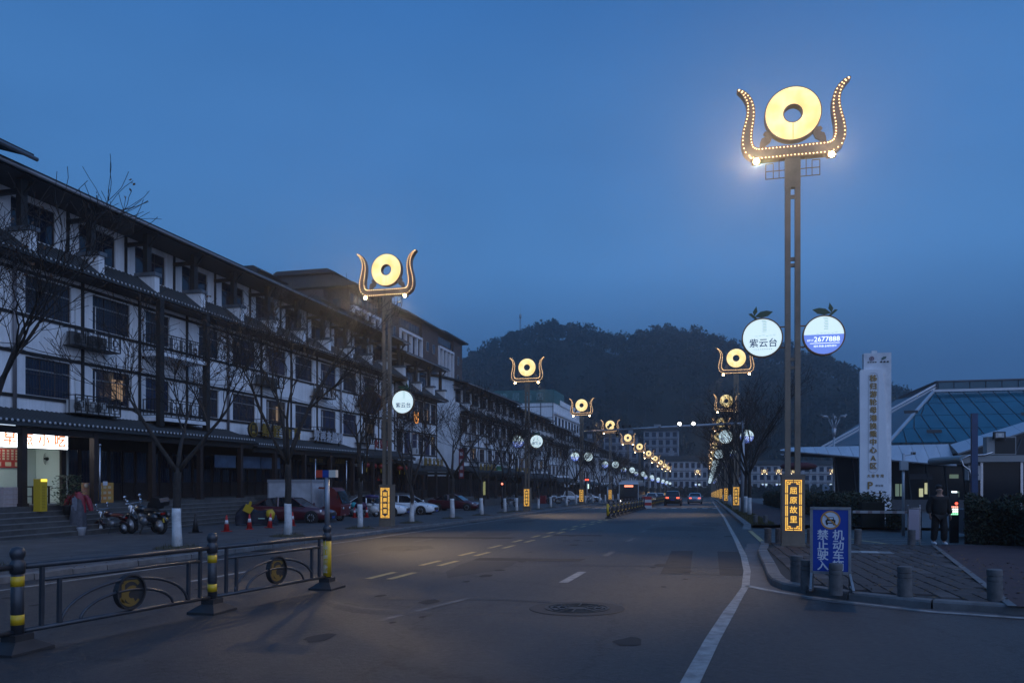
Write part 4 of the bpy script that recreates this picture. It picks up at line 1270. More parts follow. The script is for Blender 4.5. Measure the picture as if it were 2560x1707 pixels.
# ------------------------------------------------------------------ taller buildings behind
BRICK = M('brown_facade_tile', (0.075, 0.05, 0.045), 0.7, vary=(1.2, 0.35), bump=(30, 0.1))
CREAM = M('cream_frame', (0.62, 0.62, 0.64), 0.8, vary=(1, 0.15))
TEAL = M('teal_sheet', (0.05, 0.15, 0.14), 0.6, vary=(0.6, 0.3))
GREYW = M('grey_render', (0.26, 0.27, 0.30), 0.85, vary=(0.4, 0.2))
t = thing('brown_hotel', 'brown brick block with white window bays rising behind the near shop house', 'building', (-40, 83, 0))
b = MB()
b.box(-12, -0.3, 0, 42, -2, 24.0)
for y0, y1 in ((8.2, 14.4), (23, 30), (37.5, 42.2)): b.box(-0.3, 0, y0, y1, -2, 24.2)
b.box(-6, -3, -1.2, 0, 10, 23.6)
b.build('wall', BRICK, t)
for (y0, y1, z0, z1, nn) in ((0.15, 8.0, 18.6, 21.9, 4), (14.5, 22.8, 17.2, 22.0, 4), (30.2, 37.3, 16.2, 22.2, 4)):
    b = MB()
    b.box(-0.35, 0.25, y0, y1, z1 - 0.35, z1); b.box(-0.35, 0.2, y0, y1, z0 - 0.3, z0)
    w = (y1 - y0) / nn
    for k in range(nn + 1): b.box(-0.34, 0.22, y0 + k * w - 0.13 + (0.13 if k == 0 else 0) - (0.13 if k == nn else 0), y0 + k * w + 0.13 + (0.13 if k == 0 else 0) - (0.13 if k == nn else 0), z0, z1 - 0.35)
    b.build('bay_frame', CREAM, t)
    for k in range(nn):
        for q in range(2):
            h = (z1 - 0.35 - z0) / 2
            b = MB(); yy = y0 + k * w + 0.15
            b.box(-0.28, -0.2, yy, yy + w - 0.3, z0 + q * h + 0.02, z0 + q * h + h - 0.12)
            o = b.build('window', GLASS, t)
            b = MB(); b.box(-0.2, -0.15, yy + (w - 0.3) / 2 - 0.03, yy + (w - 0.3) / 2 + 0.03, z0 + q * h + 0.02, z0 + q * h + h - 0.12); b.build('mullion', CREAM, o)
    b = MB()
    for k in range(nn * 2):
        yy = y0 + (k + 0.1) * (y1 - y0) / (nn * 2)
        b.box(-0.29, -0.26, yy, yy + 0.75, z1 + 0.5, z1 + 1.5)
    b.build('attic_window', GLASS, t)
for y in (10, 12.2, 24.8, 27.5, 39.5):
    for z in (14.5, 17.5, 20.5):
        b = MB(); b.box(0.002, 0.06, y, y + 0.9, z, z + 1.4); o = b.build('window', FRAMEL, t)
        b = MB(); b.box(0.06, 0.07, y + 0.07, y + 0.83, z + 0.07, z + 1.33); b.build('pane', GLASS, o)
for x in (-1.9, -5.8):
    for z in (15.5, 19.0, 22.0):
        b = MB(); b.box(x - 0.5, x + 0.5, -0.06 - (1.2 if x == -5.8 else 0), -0.002 - (1.2 if x == -5.8 else 0), z - 0.9, z + 0.7); b.build('window', GLASS, t)
b = MB()
b.prism([(0.9, 24.0), (0.9, 24.25), (-1.5, 25.2), (-10, 25.2), (-12.8, 24.0)], -0.9, 15, 0)
b.prism([(0.8, 24.22), (0.8, 24.45), (-1.5, 25.3), (-10, 25.3), (-12.8, 24.2)], 15.3, 31, 0)
b.prism([(0.9, 24.35), (0.9, 24.6), (-1.5, 25.4), (-10, 25.4), (-12.8, 24.3)], 31.3, 43, 0)
b.box(-9.5, -2.2, -0.4, 6, 25.2, 25.6); b.prism([(-1.6, 25.6), (-2.6, 26.1), (-9.2, 26.1), (-10, 25.6)], -1.0, 6.6)
b.build('roof', ROOFT, t)

t = thing('hillside_hotel', 'white hotel block with teal parapet lettering behind the shop houses', 'building', (-36, 186, 0))
b = MB(); b.box(-22, 0, 0, 40, -6, 20.2); b.box(-3, 0.25, 8, 40, 20.2, 21.5); b.build('wall', WHITE, t)
for z in (8.0, 11.4, 14.8):
    for k in range(8):
        b = MB(); y = 1.6 + k * 4.8; b.box(0.002, 0.05, y, y + 2.6, z, z + 2.2); o = b.build('window', FRAMEL, t)
        b = MB(); b.box(0.05, 0.06, y + 0.1, y + 2.5, z + 0.1, z + 2.1); b.build('pane', GLASS, o)
for z in (7.0, 10.5, 13.9, 17.4): 
    b = MB(); b.box(0.002, 0.5, 0, 40, z, z + 0.5); b.build('balcony_band', CREAM, t)
for z in (16.5, 19.2):
    b = MB(); b.box(-22, 0, -0.06, -0.002, z, z + 0.16); b.build('timber_beam', TIMBER, t)
for x in (-0.15, -3.2): 
    b = MB(); b.box(x - 0.08, x + 0.08, -0.07, -0.003, 4, 20.2); b.build('timber_post', TIMBER, t)
b = MB()
b.box(-22, 0, -0.1, 0.1, 20.2, 23.4); b.box(-0.1, 0.1, 0.1, 14, 20.2, 23.4)
for k in range(12): b.box(-22 + k * 2 - 0.05, -22 + k * 2 + 0.05, -0.16, 0.16, 20.2, 23.6)
b.build('parapet_screen', TEAL, t)
for i, ch in enumerate('九州逸居酒店'):
    text('roof_letter', ch, M('dim_letter', (0.16, 0.28, 0.28), 0.5), t, (-18.6 + i * 3.05, -0.25, 21.7), 2.0, FRONT, 0.1, 0.02)
b = MB(); b.prism([(-8, 20.2), (-4.5, 24.4), (-1, 20.2)], 22, 34); b.build('gable_roof', ROOFT, t)
b = MB(); b.prism([(-7.2, 20.3), (-4.5, 23.5), (-1.8, 20.3)], 21.9, 21.99); b.build('gable_face', WHITE, t)
for k in range(2):
    b = MB(); b.lathe([(0.9, 20.2), (0.9, 22.9), (0.6, 23.4), (0.001, 23.5)], 14, (-6 + k * 2.4, 3.5, 0)); b.build('water_tank', M('zinc_tank', (0.5, 0.52, 0.54), 0.4, 0.6), t)

t = thing('teal_roofed_sheds', 'teal sheet roofs stepping down the slope behind the shop houses', 'building', (-46, 140, 0))
b = MB(); b.box(-14, 0, 0, 44, -4, 16.5); b.build('wall', GREYW, t)
b = MB(); b.prism([(1, 16.5), (-5, 20.2), (-15, 16.5)], -1, 12); b.prism([(1, 15.8), (-5, 19.0), (-15, 15.8)], 12.2, 26); b.prism([(1, 15.0), (-5, 18.0), (-15, 15.0)], 26.2, 45); b.build('roof', TEAL, t)

def far_block(name, label, x0, x1, y, z0, z1, floors, nw, roofh=1.6, wall=SOOT, depth=12, group=None, overhang=0.8, lit=()):
    t = thing(name, label, 'building', (x0, y, z0), 0, group)
    w, h = x1 - x0, z1 - z0
    b = MB(); b.box(0, w, 0, depth, -3, h); b.build('wall', wall, t)
    fh = h / floors
    m = w / nw
    wm = MB(); wm.box(-m * 0.29, m * 0.29, -0.06, -0.003, 0, fh * 0.56); wm.box(-m * 0.33, m * 0.33, -0.25, -0.003, -0.18, -0.02, 1); wm = wm.mesh('window', [GLASS, wall])
    bm = MB(); bm.box(0, w, -0.28, -0.003, 0, 0.2); bm = bm.mesh('floor_band', TIMBER)
    for f in range(floors):
        obj('floor_band', bm, t, (0, 0, f * fh + fh * 0.9))
        for k in range(nw):
            o = obj('window', wm, t, ((k + 0.5) * m, 0, f * fh + fh * 0.22))
            if (f, k) in lit:
                c = MB(); c.box(-m * 0.25, m * 0.1, -0.075, -0.062, 0.1, fh * 0.45); c.build('lit_pane', LITW, o)
    b = MB(); b.prism([(-overhang, h), (w + overhang, h), (w - 1.5, h + roofh), (1.5, h + roofh)], -overhang, depth + overhang); b.build('roof', ROOFT, t)
    return t
far_block('terrace_block', 'long white four-storey block closing the far end of the avenue', -27, 1.0, 356, -7.2, 9.6, 4, 11, 2.2, group='blocks on the cross street')
far_block('terrace_block', 'white four-storey block seen past the bare trees beyond the canopy', 14, 37, 356, -7.2, 7.6, 4, 8, 1.9, group='blocks on the cross street', lit=((0, 3), (1, 6)))
far_block('terrace_block', 'white four-storey block under the canopy beside the park light', 38, 62, 355, -7.2, 7.4, 4, 8, 1.9, group='blocks on the cross street', lit=((0, 2), (1, 5)))
far_block('apartment_block', 'pale apartment block standing on the wooded slope above the avenue', -30, -13, 392, 2, 25.5, 6, 5, 1.0, GREYW, group='apartments on the slope')
far_block('apartment_block', 'grey apartment block half hidden behind the distant discs', -50, -33, 392, 0, 22.8, 6, 5, 1.4, GREYW, group='apartments on the slope')
far_block('apartment_block', 'low grey apartment block at the slope foot', -78, -53, 394, 0, 21, 5, 6, 1.2, GREYW, group='apartments on the slope')
for i, (x, y, z) in enumerate(((-58, 398, 22), (-37, 398, 24.2), (-24, 398, 26.5), (-15, 360, 11.8))):
    b = MB(); b.box(-1.1, 1.1, -1, 1, 0, 2.2); b.box(-1.3, 1.3, -1.2, 1.2, 2.2, 2.5)
    tag(b.build('roof_tank', GREYW, None, (x, y, z)), 'small square roof tank, %s from the camera-side gantry end' % ORD[i], 'roof tank', 'roof tanks on distant blocks')

# ------------------------------------------------------------------ the wooded hill
import numpy as np
CX = np.array([-500, -320, -230, -163, -144, -126, -101, -83, -54, -25, -8, 8, 33, 61, 82, 96, 117, 150, 200, 300, 600])
CZ = np.array([30, 45, 58, 72, 84, 91, 97, 92, 84, 89, 86, 81, 77, 71, 62, 53, 44, 28, 12, -2, -7])
def hz(x, y):
    c = np.interp(x, CX, CZ)
    f = np.clip((y - 368) / (520 - 368), 0, 1)
    f = f * f * (3 - 2 * f)
    g = np.clip((y - 540) / 300, 0, 1)
    return -7.2 + (c + 7.2) * (f ** 0.85) * (1 - 0.5 * g)
xs = np.linspace(-500, 600, 90); ysH = np.concatenate([np.linspace(362, 560, 40), np.linspace(580, 900, 8)])
gx, gy = np.meshgrid(xs, ysH)
gzz = hz(gx, gy) + np.sin(gx * 0.13) * np.cos(gy * 0.11) * 1.2
b = MB(); n = len(xs)
b.v = [tuple(p) for p in np.stack([gx.ravel(), gy.ravel(), gzz.ravel()], 1).tolist()]
b.f = [(j * n + i, j * n + i + 1, (j + 1) * n + i + 1, (j + 1) * n + i) for j in range(len(ysH) - 1) for i in range(n - 1)]
b.mi = [0] * len(b.f); b.sm = [True] * len(b.f)
struct(b.build('hill', M('hill_undergrowth', (0.008, 0.014, 0.010), 0.95, vary=(0.1, 0.5))))
rs = np.random.RandomState(4)
V, F, MI = [], [], []
def wood_tree(x, y, h, wd, kind, nl):
    z = float(hz(x, y)) - 0.5
    # leaf clumps spread through the crown; pines carry theirs high on the stem
    o = len(V)
    lo = 0.42 if kind == 1 else 0.15
    lobes = [(rs.uniform(-0.5, 0.5) * wd, rs.uniform(-0.5, 0.5) * wd, z + h * rs.uniform(lo + 0.1, 0.92), rs.uniform(0.3, 0.55) * wd) for _ in range(6)]
    lobes[0] = (0, 0, z + h * 0.85, wd * 0.35)
    for k in range(nl):
        lx, ly, lz, lr = lobes[rs.randint(6)]
        d = rs.normal(size=3); d /= np.linalg.norm(d)
        c = np.array([x + lx, y + ly, lz]) + d * lr * rs.uniform(0.5, 1.05) * np.array([1, 1, 0.8])
        a = rs.normal(size=3); a /= np.linalg.norm(a)
        q = np.cross(a, rs.normal(size=3)); q /= np.linalg.norm(q)
        s = rs.uniform(0.5, 1.15)
        p = len(V)
        V.extend([tuple(c - a * s), tuple(c + q * s * 0.7), tuple(c + a * s), tuple(c - q * s * 0.7)])
        F.append((p, p + 1, p + 2, p + 3)); MI.append(kind)
    p = len(V)
    r = 0.22
    for zz, rr in ((z, r), (z + h * 0.85, r * 0.4)):
        V.extend([(x + rr, y, zz), (x - rr * 0.5, y + rr * 0.8, zz), (x - rr * 0.5, y - rr * 0.8, zz)])
    for k in range(3):
        F.append((p + k, p + (k + 1) % 3, p + 3 + (k + 1) % 3, p + 3 + k)); MI.append(2)
for _ in range(520):     # the crest, tree by tree against the sky
    x = rs.uniform(-200, 170)
    y = rs.uniform(500, 535)
    k = 1 if rs.rand() < (0.35 if x < 20 else 0.6) else 0
    wood_tree(x, y, rs.uniform(8, 15) * (1.15 if rs.rand() < 0.15 else 1), rs.uniform(4.5, 8), k, 95)
for _ in range(1100):    # the slope below
    x = rs.uniform(-190, 190)
    y = 372 + 130 * rs.rand()
    if -80 < x < -10 and y < 412: continue
    wood_tree(x, y, rs.uniform(6, 11), rs.uniform(5, 9), 0, 60)
me = bpy.data.meshes.new('hillside_wood')
me.from_pydata(V, [], F)
for mt in (M('wood_leaf_dark', (0.009, 0.018, 0.012), 0.9), M('wood_leaf_pine', (0.015, 0.026, 0.016), 0.9), M('wood_stem', (0.10, 0.10, 0.09), 0.9)): me.materials.append(mt)
me.polygons.foreach_set('material_index', MI)
tag(obj('hillside_wood', me), 'dark evergreen wood covering the hill behind the avenue', 'wood', kind='stuff')
t = thing('radio_mast', 'thin lattice radio mast standing on the wooded hilltop', 'mast', (-124, 520, 88))
b = MB()
for sx, sy in ((-1, -1), (1, -1), (0, 1.2)): b.bar((sx * 1.0, sy * 1.0, 0), (sx * 0.35, sy * 0.35, 26), 0.22, 0.22)
b.build('leg_frame', M('galvanised_mast', (0.32, 0.34, 0.36), 0.5, 0.4), t)
b = MB()
for k in range(9):
    z = 2 + k * 2.7; s = 1.0 - 0.025 * z
    for (ax, ay), (cx_, cy_) in (((-1, -1), (1, -1)), ((1, -1), (0, 1.2)), ((0, 1.2), (-1, -1))):
        b.bar((ax * s, ay * s, z), (cx_ * s, cy_ * s, z + (2.0 if k % 2 else 0)), 0.12, 0.12)
b.build('brace', MATS['galvanised_mast'], t)
b = MB(); b.lathe([(0.7, 24), (0.9, 25.5), (0.7, 27)], 8); b.bar((0, 0, 26), (0, 0, 32), 0.15, 0.15); b.build('antenna_head', MATS['galvanised_mast'], t)
# ------------------------------------------------------------------ vehicles
def paint(name, col, metal=0.0): return M('paint_' + name, col, 0.3, metal, coat=1.0)
RUBBER = M('tyre_rubber', (0.012, 0.012, 0.013), 0.85)
ALLOY = M('alloy_rim', (0.62, 0.63, 0.65), 0.35, 0.25)
CARGL = M('car_glass', (0.008, 0.012, 0.018), 0.04, spec=0.9)
CHROME = M('chrome_trim', (0.6, 0.6, 0.62), 0.15, 1.0)
BLACKP = M('black_plastic', (0.012, 0.012, 0.013), 0.55)
HEADL = M('headlight_clear', (0.6, 0.62, 0.65), 0.08, 0.3)
HEADON = M('headlight_lit', (1, 1, 0.95), 0.3, emit=(1.0, 0.95, 0.85), estr=6)
TAILOFF = M('tail_light_red', (0.25, 0.01, 0.01), 0.2)
TAILON = M('tail_light_lit', (0.8, 0.05, 0.03), 0.3, emit=(1.0, 0.12, 0.06), estr=2.5, sample=False)
PLATEB = M('plate_blue', (0.02, 0.08, 0.35), 0.4)
PLATEY = M('plate_yellow', (0.5, 0.35, 0.04), 0.4)
def wheel_meshes(r, w):
    b = MB(); b.lathe([(r * 0.66, -w / 2), (r * 0.93, -w / 2), (r, -w * 0.3), (r, w * 0.3), (r * 0.93, w / 2), (r * 0.66, w / 2)], 24, axis='y', caps=False); ty = b.mesh('tyre', RUBBER)
    b = MB()
    for s in (-1, 1):
        b.lathe([(r * 0.67, s * w * 0.46), (r * 0.6, s * w * 0.40), (r * 0.58, s * w * 0.2), (0.001, s * w * 0.2)], 24, axis='y')
        for k in range(10):
            a = 2 * math.pi * k / 10
            b.bar((r * 0.1 * math.cos(a), s * w * 0.36, r * 0.1 * math.sin(a)), (r * 0.62 * math.cos(a), s * w * 0.40, r * 0.62 * math.sin(a)), r * 0.09, r * 0.13, 1)
        b.lathe([(r * 0.16, s * w * 0.3), (r * 0.14, s * w * 0.45), (0.001, s * w * 0.45)], 12, axis='y', m=1)
    return ty, b.mesh('rim', [BLACKP, ALLOY])
WHEEL = {}
def wheel(t, x, y, r=0.33, w=0.21):
    if (r, w) not in WHEEL: WHEEL[(r, w)] = wheel_meshes(r, w)
    ty, rm = WHEEL[(r, w)]
    o = obj('wheel', ty, t, (x, y, r)); obj('rim', rm, o)
def car(name, label, x, y, rz, pm, kind='sedan', off=0.12, L=4.7, W=1.82, H=1.45, lights=None, plate=PLATEB, group=None):
    t = thing(name, label, 'car' if kind != 'pickup' else 'pickup', (x, y, gz(x, y, off)), rz, group)
    hl, hw = L / 2, W / 2
    suv = kind == 'suv'
    # stations: x, underside, shoulder height, half width scale, crown
    if kind == 'sedan': st = [(-hl, 0.42, 0.78, 0.80), (-hl + 0.08, 0.30, 0.93, 0.88), (-hl + 0.35, 0.22, 1.0, 0.94), (-hl + 0.95, 0.19, 0.98, 1.0), (-0.5, 0.18, 0.95, 1.0), (0.45, 0.18, 0.93, 1.0), (0.95, 0.18, 0.92, 1.0), (hl - 0.95, 0.19, 0.86, 0.99), (hl - 0.4, 0.20, 0.77, 0.93), (hl - 0.1, 0.24, 0.66, 0.83), (hl, 0.34, 0.54, 0.72)]
    elif suv: st = [(-hl, 0.5, 0.95, 0.86), (-hl + 0.06, 0.34, 1.08, 0.93), (-hl + 0.3, 0.26, 1.1, 0.97), (-hl + 1.0, 0.24, 1.1, 1.0), (0, 0.24, 1.08, 1.0), (0.9, 0.24, 1.06, 1.0), (hl - 0.9, 0.25, 1.02, 0.99), (hl - 0.35, 0.26, 0.95, 0.95), (hl - 0.08, 0.32, 0.82, 0.88), (hl, 0.42, 0.7, 0.8)]
    else: st = [(-hl, 0.5, 1.0, 0.97), (-hl + 0.05, 0.45, 1.08, 0.98), (-0.5, 0.42, 1.08, 0.98), (0.5, 0.36, 1.06, 1.0), (1.2, 0.36, 1.05, 1.0), (hl - 0.5, 0.36, 0.98, 0.97), (hl - 0.1, 0.4, 0.85, 0.9), (hl, 0.48, 0.7, 0.82)]
    b = MB()
    vs = []
    for sx, zl, zb, ws in st:
        w = hw * ws
        hf = [(w * 0.90, zl), (w * 0.985, zl + (zb - zl) * 0.22), (w, zl + (zb - zl) * 0.55), (w * 0.985, zl + (zb - zl) * 0.78), (w * 0.93, zb - 0.015), (w * 0.80, zb + 0.015), (w * 0.4, zb + 0.04), (0, zb + 0.05)]
        vs += [(sx, -yy, zz) for yy, zz in hf] + [(sx, yy, zz) for yy, zz in hf[-2::-1]]
    m = 15
    fs = [(i * m + k, (i + 1) * m + k, (i + 1) * m + k + 1, i * m + k + 1) for i in range(len(st) - 1) for k in range(m - 1)]
    fs += [tuple(range(m)), tuple((len(st) - 1) * m + k for k in range(m - 1, -1, -1))]
    fs += [(i * m + m - 1, (i + 1) * m + m - 1, (i + 1) * m, i * m) for i in range(len(st) - 1)]
    b.add(vs, fs, 0, None, True)
    bd = b.build('body', pm, t)
    # glasshouse
    if kind == 'sedan': gx = (-hl + 0.62, -hl + 1.35, 0.35, 1.12); zb, zt = 0.92, H
    elif suv: gx = (-hl + 0.12, -hl + 0.55, 0.5, 1.2); zb, zt = 1.05, H
    else: gx = (-0.62, -0.45, 0.55, 1.25); zb, zt = 1.04, H
    wb, wt = hw * 0.90, hw * 0.70
    q = [(gx[0], zb), (gx[1], zt - 0.07), ((gx[1] + gx[2]) / 2, zt - 0.02), (gx[2], zt - 0.06), (gx[3], zb)]
    b = MB()
    def wy(z): return wb + (wt - wb) * (z - zb) / (zt - zb)
    vs = [(px, s * wy(pz), pz) for s in (-1, 1) for px, pz in q]
    b.add(vs, [(0, 1, 2, 3, 4), (9, 8, 7, 6, 5), (0, 5, 6, 1), (1, 6, 7, 2), (2, 7, 8, 3), (3, 8, 9, 4)], 0)
    b.build('glasshouse', CARGL, t)
    # roof skin and pillars
    b = MB()
    rp = [(gx[1] - 0.06, zt - 0.07), (gx[1] + 0.15, zt - 0.03), ((gx[1] + gx[2]) / 2, zt), (gx[2] - 0.15, zt - 0.025), (gx[2] + 0.04, zt - 0.07)]
    vs = [(px, s * (wt + 0.012) * f, pz + (0.025 if f < 1 else 0)) for px, pz in rp for s, f in ((-1, 1), (-1, 0.55), (1, 0.55), (1, 1))]
    b.add(vs, [(i * 4 + k, (i + 1) * 4 + k, (i + 1) * 4 + k + 1, i * 4 + k + 1) for i in range(4) for k in range(3)], 0, None, True)
    b.build('roof', pm, t)
    for s in (-1, 1):
        for (xa, za), (xc, zc), w in (((gx[3] + 0.02, zb - 0.02), (gx[2] + 0.02, zt - 0.07), 0.07), ((gx[0] - 0.02, zb - 0.02), (gx[1] - 0.02, zt - 0.08), 0.10), (((gx[1] + gx[2]) / 2 - 0.05, zb - 0.02), ((gx[1] + gx[2]) / 2 - 0.1, zt - 0.03), 0.07)):
            b = MB(); b.bar((xa, s * (wy(za) + 0.004), za), (xc, s * (wy(zc) + 0.004), zc), w, 0.03); b.build('pillar', pm, t)
        b = MB(); b.bar((gx[0] - 0.05, s * (wb + 0.03), zb + 0.03), (gx[3], s * (wb + 0.02), zb + 0.0), 0.02, 0.02); b.build('window_trim', CHROME, t)
        b = MB(); b.ball((gx[3] - 0.15, s * (hw + 0.08), zb + 0.1), 0.1, 8, 0, (0.7, 1.0, 0.7)); b.build('mirror', pm, t)
        b = MB()
        for dx in (0.1, -0.85): b.cbox((dx, s * (hw * 0.985), zb - 0.16), (0.2, 0.03, 0.03))
        b.build('door_handle', CHROME, t)
        fx = hl - (0.14 if not kind == 'pickup' else 0.1)
        b = MB(); zc = 0.66 if kind == 'sedan' else 0.85
        b.add([(fx - 0.30, s * hw * 0.95, zc + 0.10), (fx - 0.28, s * hw * 0.955, zc - 0.02), (fx + 0.07, s * hw * 0.66, zc - 0.10), (fx + 0.02, s * hw * 0.60, zc + 0.02)], [(0, 1, 2, 3) if s > 0 else (3, 2, 1, 0)])
        b.add([(fx + 0.075, s * hw * 0.78, zc - 0.10), (fx + 0.115, s * hw * 0.5, zc - 0.10), (fx + 0.10, s * hw * 0.5, zc), (fx + 0.04, s * hw * 0.76, zc + 0.0)], [(0, 1, 2, 3) if s < 0 else (3, 2, 1, 0)])
        b.build('headlight', HEADON if lights == 'front' else HEADL, t)
        b = MB(); zr = 0.82 if kind == 'sedan' else 0.98
        b.cbox((-hl + 0.045, s * hw * 0.64, zr), (0.1, hw * 0.34, 0.14 if kind == 'sedan' else 0.17)); b.build('tail_light', TAILON if lights == 'rear' else TAILOFF, t)
    b = MB(); gz0 = 0.42 if kind == 'sedan' else 0.52
    b.cbox((hl - 0.035, 0, gz0 + 0.05), (0.12, W * 0.5, 0.2)); gr = b.build('grille', BLACKP, t)
    b = MB()
    for k in range(4): b.cbox((hl + 0.03, 0, gz0 - 0.02 + k * 0.05), (0.01, W * 0.46, 0.012))
    b.build('grille_bar', CHROME, gr)
    b = MB(); b.cbox((hl + 0.035, 0, gz0 - 0.10), (0.015, 0.44, 0.13)); b.build('number_plate', plate, t)
    b = MB(); b.cbox((-hl - 0.01, 0, 0.62 if kind == 'sedan' else 0.75), (0.03, 0.44, 0.13)); b.build('number_plate', plate, t)
    b = MB(); b.cbox((hl - 0.1, 0, 0.25 if kind == 'sedan' else 0.38), (0.2, W * 0.74, 0.1)); b.cbox((-hl + 0.1, 0, 0.3), (0.2, W * 0.76, 0.12)); b.build('lower_bumper', BLACKP, t)
    r = 0.33 if kind == 'sedan' else 0.37
    ax = (hl - 0.92, -hl + 1.0) if kind != 'pickup' else (hl - 0.85, -hl + 1.1)
    for xx in ax:
        for s in (-1, 1):
            b = MB(); b.lathe([(r * 1.17, s * (hw - 0.16)), (r * 1.17, s * (hw + 0.004))], 22, (xx, 0, r), axis='y', smooth=False); b.build('wheel_arch', BLACKP, t)
            wheel(t, xx, s * (hw - 0.05), r)
    if kind == 'pickup':
        b = MB(); b.box(-hl + 0.1, -0.7, -hw * 0.86, hw * 0.86, 0.95, 1.135); b.build('load_bed', BLACKP, t)
    if suv:
        for s in (-1, 1):
            b = MB(); b.bar((-hl + 0.7, s * wt * 0.95, H + 0.05), (0.4, s * wt * 0.95, H + 0.05), 0.03, 0.03); b.build('roof_rail', CHROME, t)
    return t
MAROON = paint('maroon', (0.075, 0.008, 0.016)); WHITEP = paint('white', (0.80, 0.81, 0.82)); DARKP = paint('dark', (0.016, 0.013, 0.013)); SILVER = paint('silver', (0.45, 0.45, 0.45), 0.6); REDP = paint('red', (0.16, 0.012, 0.012))
car('parked_car', 'maroon saloon parked nose-out behind the traffic cones', -22.55, 39.1, R(8), MAROON, L=4.85)
car('parked_car', 'white saloon parked behind the draped scooter and the near shop-side lamp', -22.6, 50.6, R(8), WHITEP, L=4.75)
car('parked_car', 'white saloon with dark grille opening just past the near shop-side lamp', -21.7, 54.3, R(2), WHITEP, L=4.65)
car('parked_car', 'maroon saloon parked farther along, beside the white saloons', -22.2, 67.4, R(-2), MAROON, L=4.75)
car('pickup_truck', 'white pickup parked among motorbikes farther along the shop pavement', -20.6, 118, R(8), WHITEP, 'pickup', L=5.3, W=1.85, H=1.75)
car('parked_car', 'white car parked in front of the pickup by the third shop-side lamp', -18.6, 124.5, R(20), WHITEP, L=4.6)
car('driving_car', 'dark SUV with red tail lights driving away', -3.75, 95.5, R(90), DARKP, 'suv', 0, 4.7, 1.93, 1.78, 'rear')
car('driving_car', 'silver saloon with red tail lights driving away near the kerb', -1.35, 107.5, R(90), SILVER, 'sedan', 0, 4.5, 1.78, 1.48, 'rear')
car('driving_car', 'white car with lit headlights coming towards the camera behind the railing', -8.4, 127, R(-90), WHITEP, 'sedan', 0, 4.6, 1.8, 1.5, 'front')
car('driving_car', 'pale distant car with lit headlights following the oncoming white car', -8.9, 160, R(-90), WHITEP, 'sedan', 0, 4.6, 1.8, 1.5, 'front')

# city bus coming up the avenue
t = thing('city_bus', 'dark-fronted bus with a red route display coming up the avenue', 'bus', (-9.4, 103.5, gz(-9.4, 103.5)), R(-90))
BUSP = M('bus_dark_panel', (0.02, 0.02, 0.025), 0.15, coat=0.6); BUSW = paint('bus_grey', (0.45, 0.46, 0.48))
b = MB(); b.prism([(5.0, 0.32), (5.0, 1.2), (4.88, 2.7), (4.6, 2.95), (-5, 2.95), (-5, 0.32)], -1.24, 1.24); b.build('body', BUSW, t)
b = MB(); b.box(-4.8, 3.2, -1.0, 1.0, 2.95, 3.2); b.build('roof_pod', BUSW, t)
b = MB(); b.add([(5.012, -1.15, 0.5), (5.012, 1.15, 0.5), (5.012, 1.15, 1.2), (5.012, -1.15, 1.2), (4.895, -1.15, 2.72), (4.895, 1.15, 2.72)], [(0, 1, 2, 3), (3, 2, 5, 4)]); b.build('windscreen', BUSP, t)
for s in (-1, 1):
    for k in range(5):
        b = MB(); b.box(-4.6 + k * 1.85, -2.9 + k * 1.85, s * 1.245 - 0.004, s * 1.245 + 0.004, 1.35, 2.45); b.build('side_window', CARGL, t)
    b = MB(); b.lathe([(0.12, 0), (0.1, 0.03), (0.001, 0.04)], 10, (5.0, s * 0.95, 0.62), axis='x'); b.build('headlight', HEADON if s < 0 else HEADL, t)
    b = MB(); b.bar((4.9, s * 1.2, 2.6), (5.25, s * 1.42, 2.5), 0.04, 0.04); b.cbox((5.27, s * 1.43, 2.25), (0.08, 0.18, 0.42)); b.build('mirror', BLACKP, t)
    for x in (3.4, -3.0): wheel(t, x, s * 1.1, 0.46, 0.28)
b = MB(); b.add([(4.925, -0.55, 2.38), (4.925, 0.55, 2.38), (4.908, 0.55, 2.6), (4.908, -0.55, 2.6)], [(0, 1, 2, 3)])
b.v = [(x + 0.012, y, z) for x, y, z in b.v]; b.build('route_display', M('bus_led', (1, 0.2, 0.1), 0.4, emit=(1.0, 0.28, 0.16), estr=2.2, sample=False), t)

# three-wheeled delivery truck
t = thing('cargo_tricycle', 'red-cabbed three-wheeler with a white cargo box behind the maroon saloon', 'tricycle truck', (-22.6, 41.6, gz(-22.6, 41.6, 0.12)), R(3))
b = MB(); b.box(-2.4, 0.35, -0.8, 0.8, 0.72, 2.42); bx = b.build('cargo_box', M('box_white', (0.50, 0.51, 0.54), 0.5, vary=(1.4, 0.25)), t)
b = MB(); b.box(-2.44, 0.39, -0.83, 0.83, 2.28, 2.45); b.box(-2.43, 0.38, -0.82, 0.82, 0.68, 0.78)
for x in (-2.41, 0.3):
    for s in (-1, 1): b.box(x, x + 0.09, s * 0.815 - 0.02, s * 0.815 + 0.02, 0.78, 2.28)
b.build('box_trim', M('box_trim_grey', (0.34, 0.35, 0.38), 0.4, 0.3), bx)
b = MB()
cab = [(0.5, 0.4), (2.05, 0.35), (2.15, 0.95), (1.75, 1.85), (1.55, 1.98), (0.75, 2.02), (0.7, 1.92), (1.45, 1.86), (1.35, 0.95), (0.5, 0.8)]
b.prism(cab, -0.68, 0.68); b.build('cab', REDP, t)
b = MB(); b.add([(2.145, -0.58, 1.05), (2.145, 0.58, 1.05), (1.80, 0.55, 1.78), (1.80, -0.55, 1.78)], [(0, 1, 2, 3)]); b.v = [(x + 0.03, y, z) for x, y, z in b.v]; b.build('windscreen', CARGL, t)
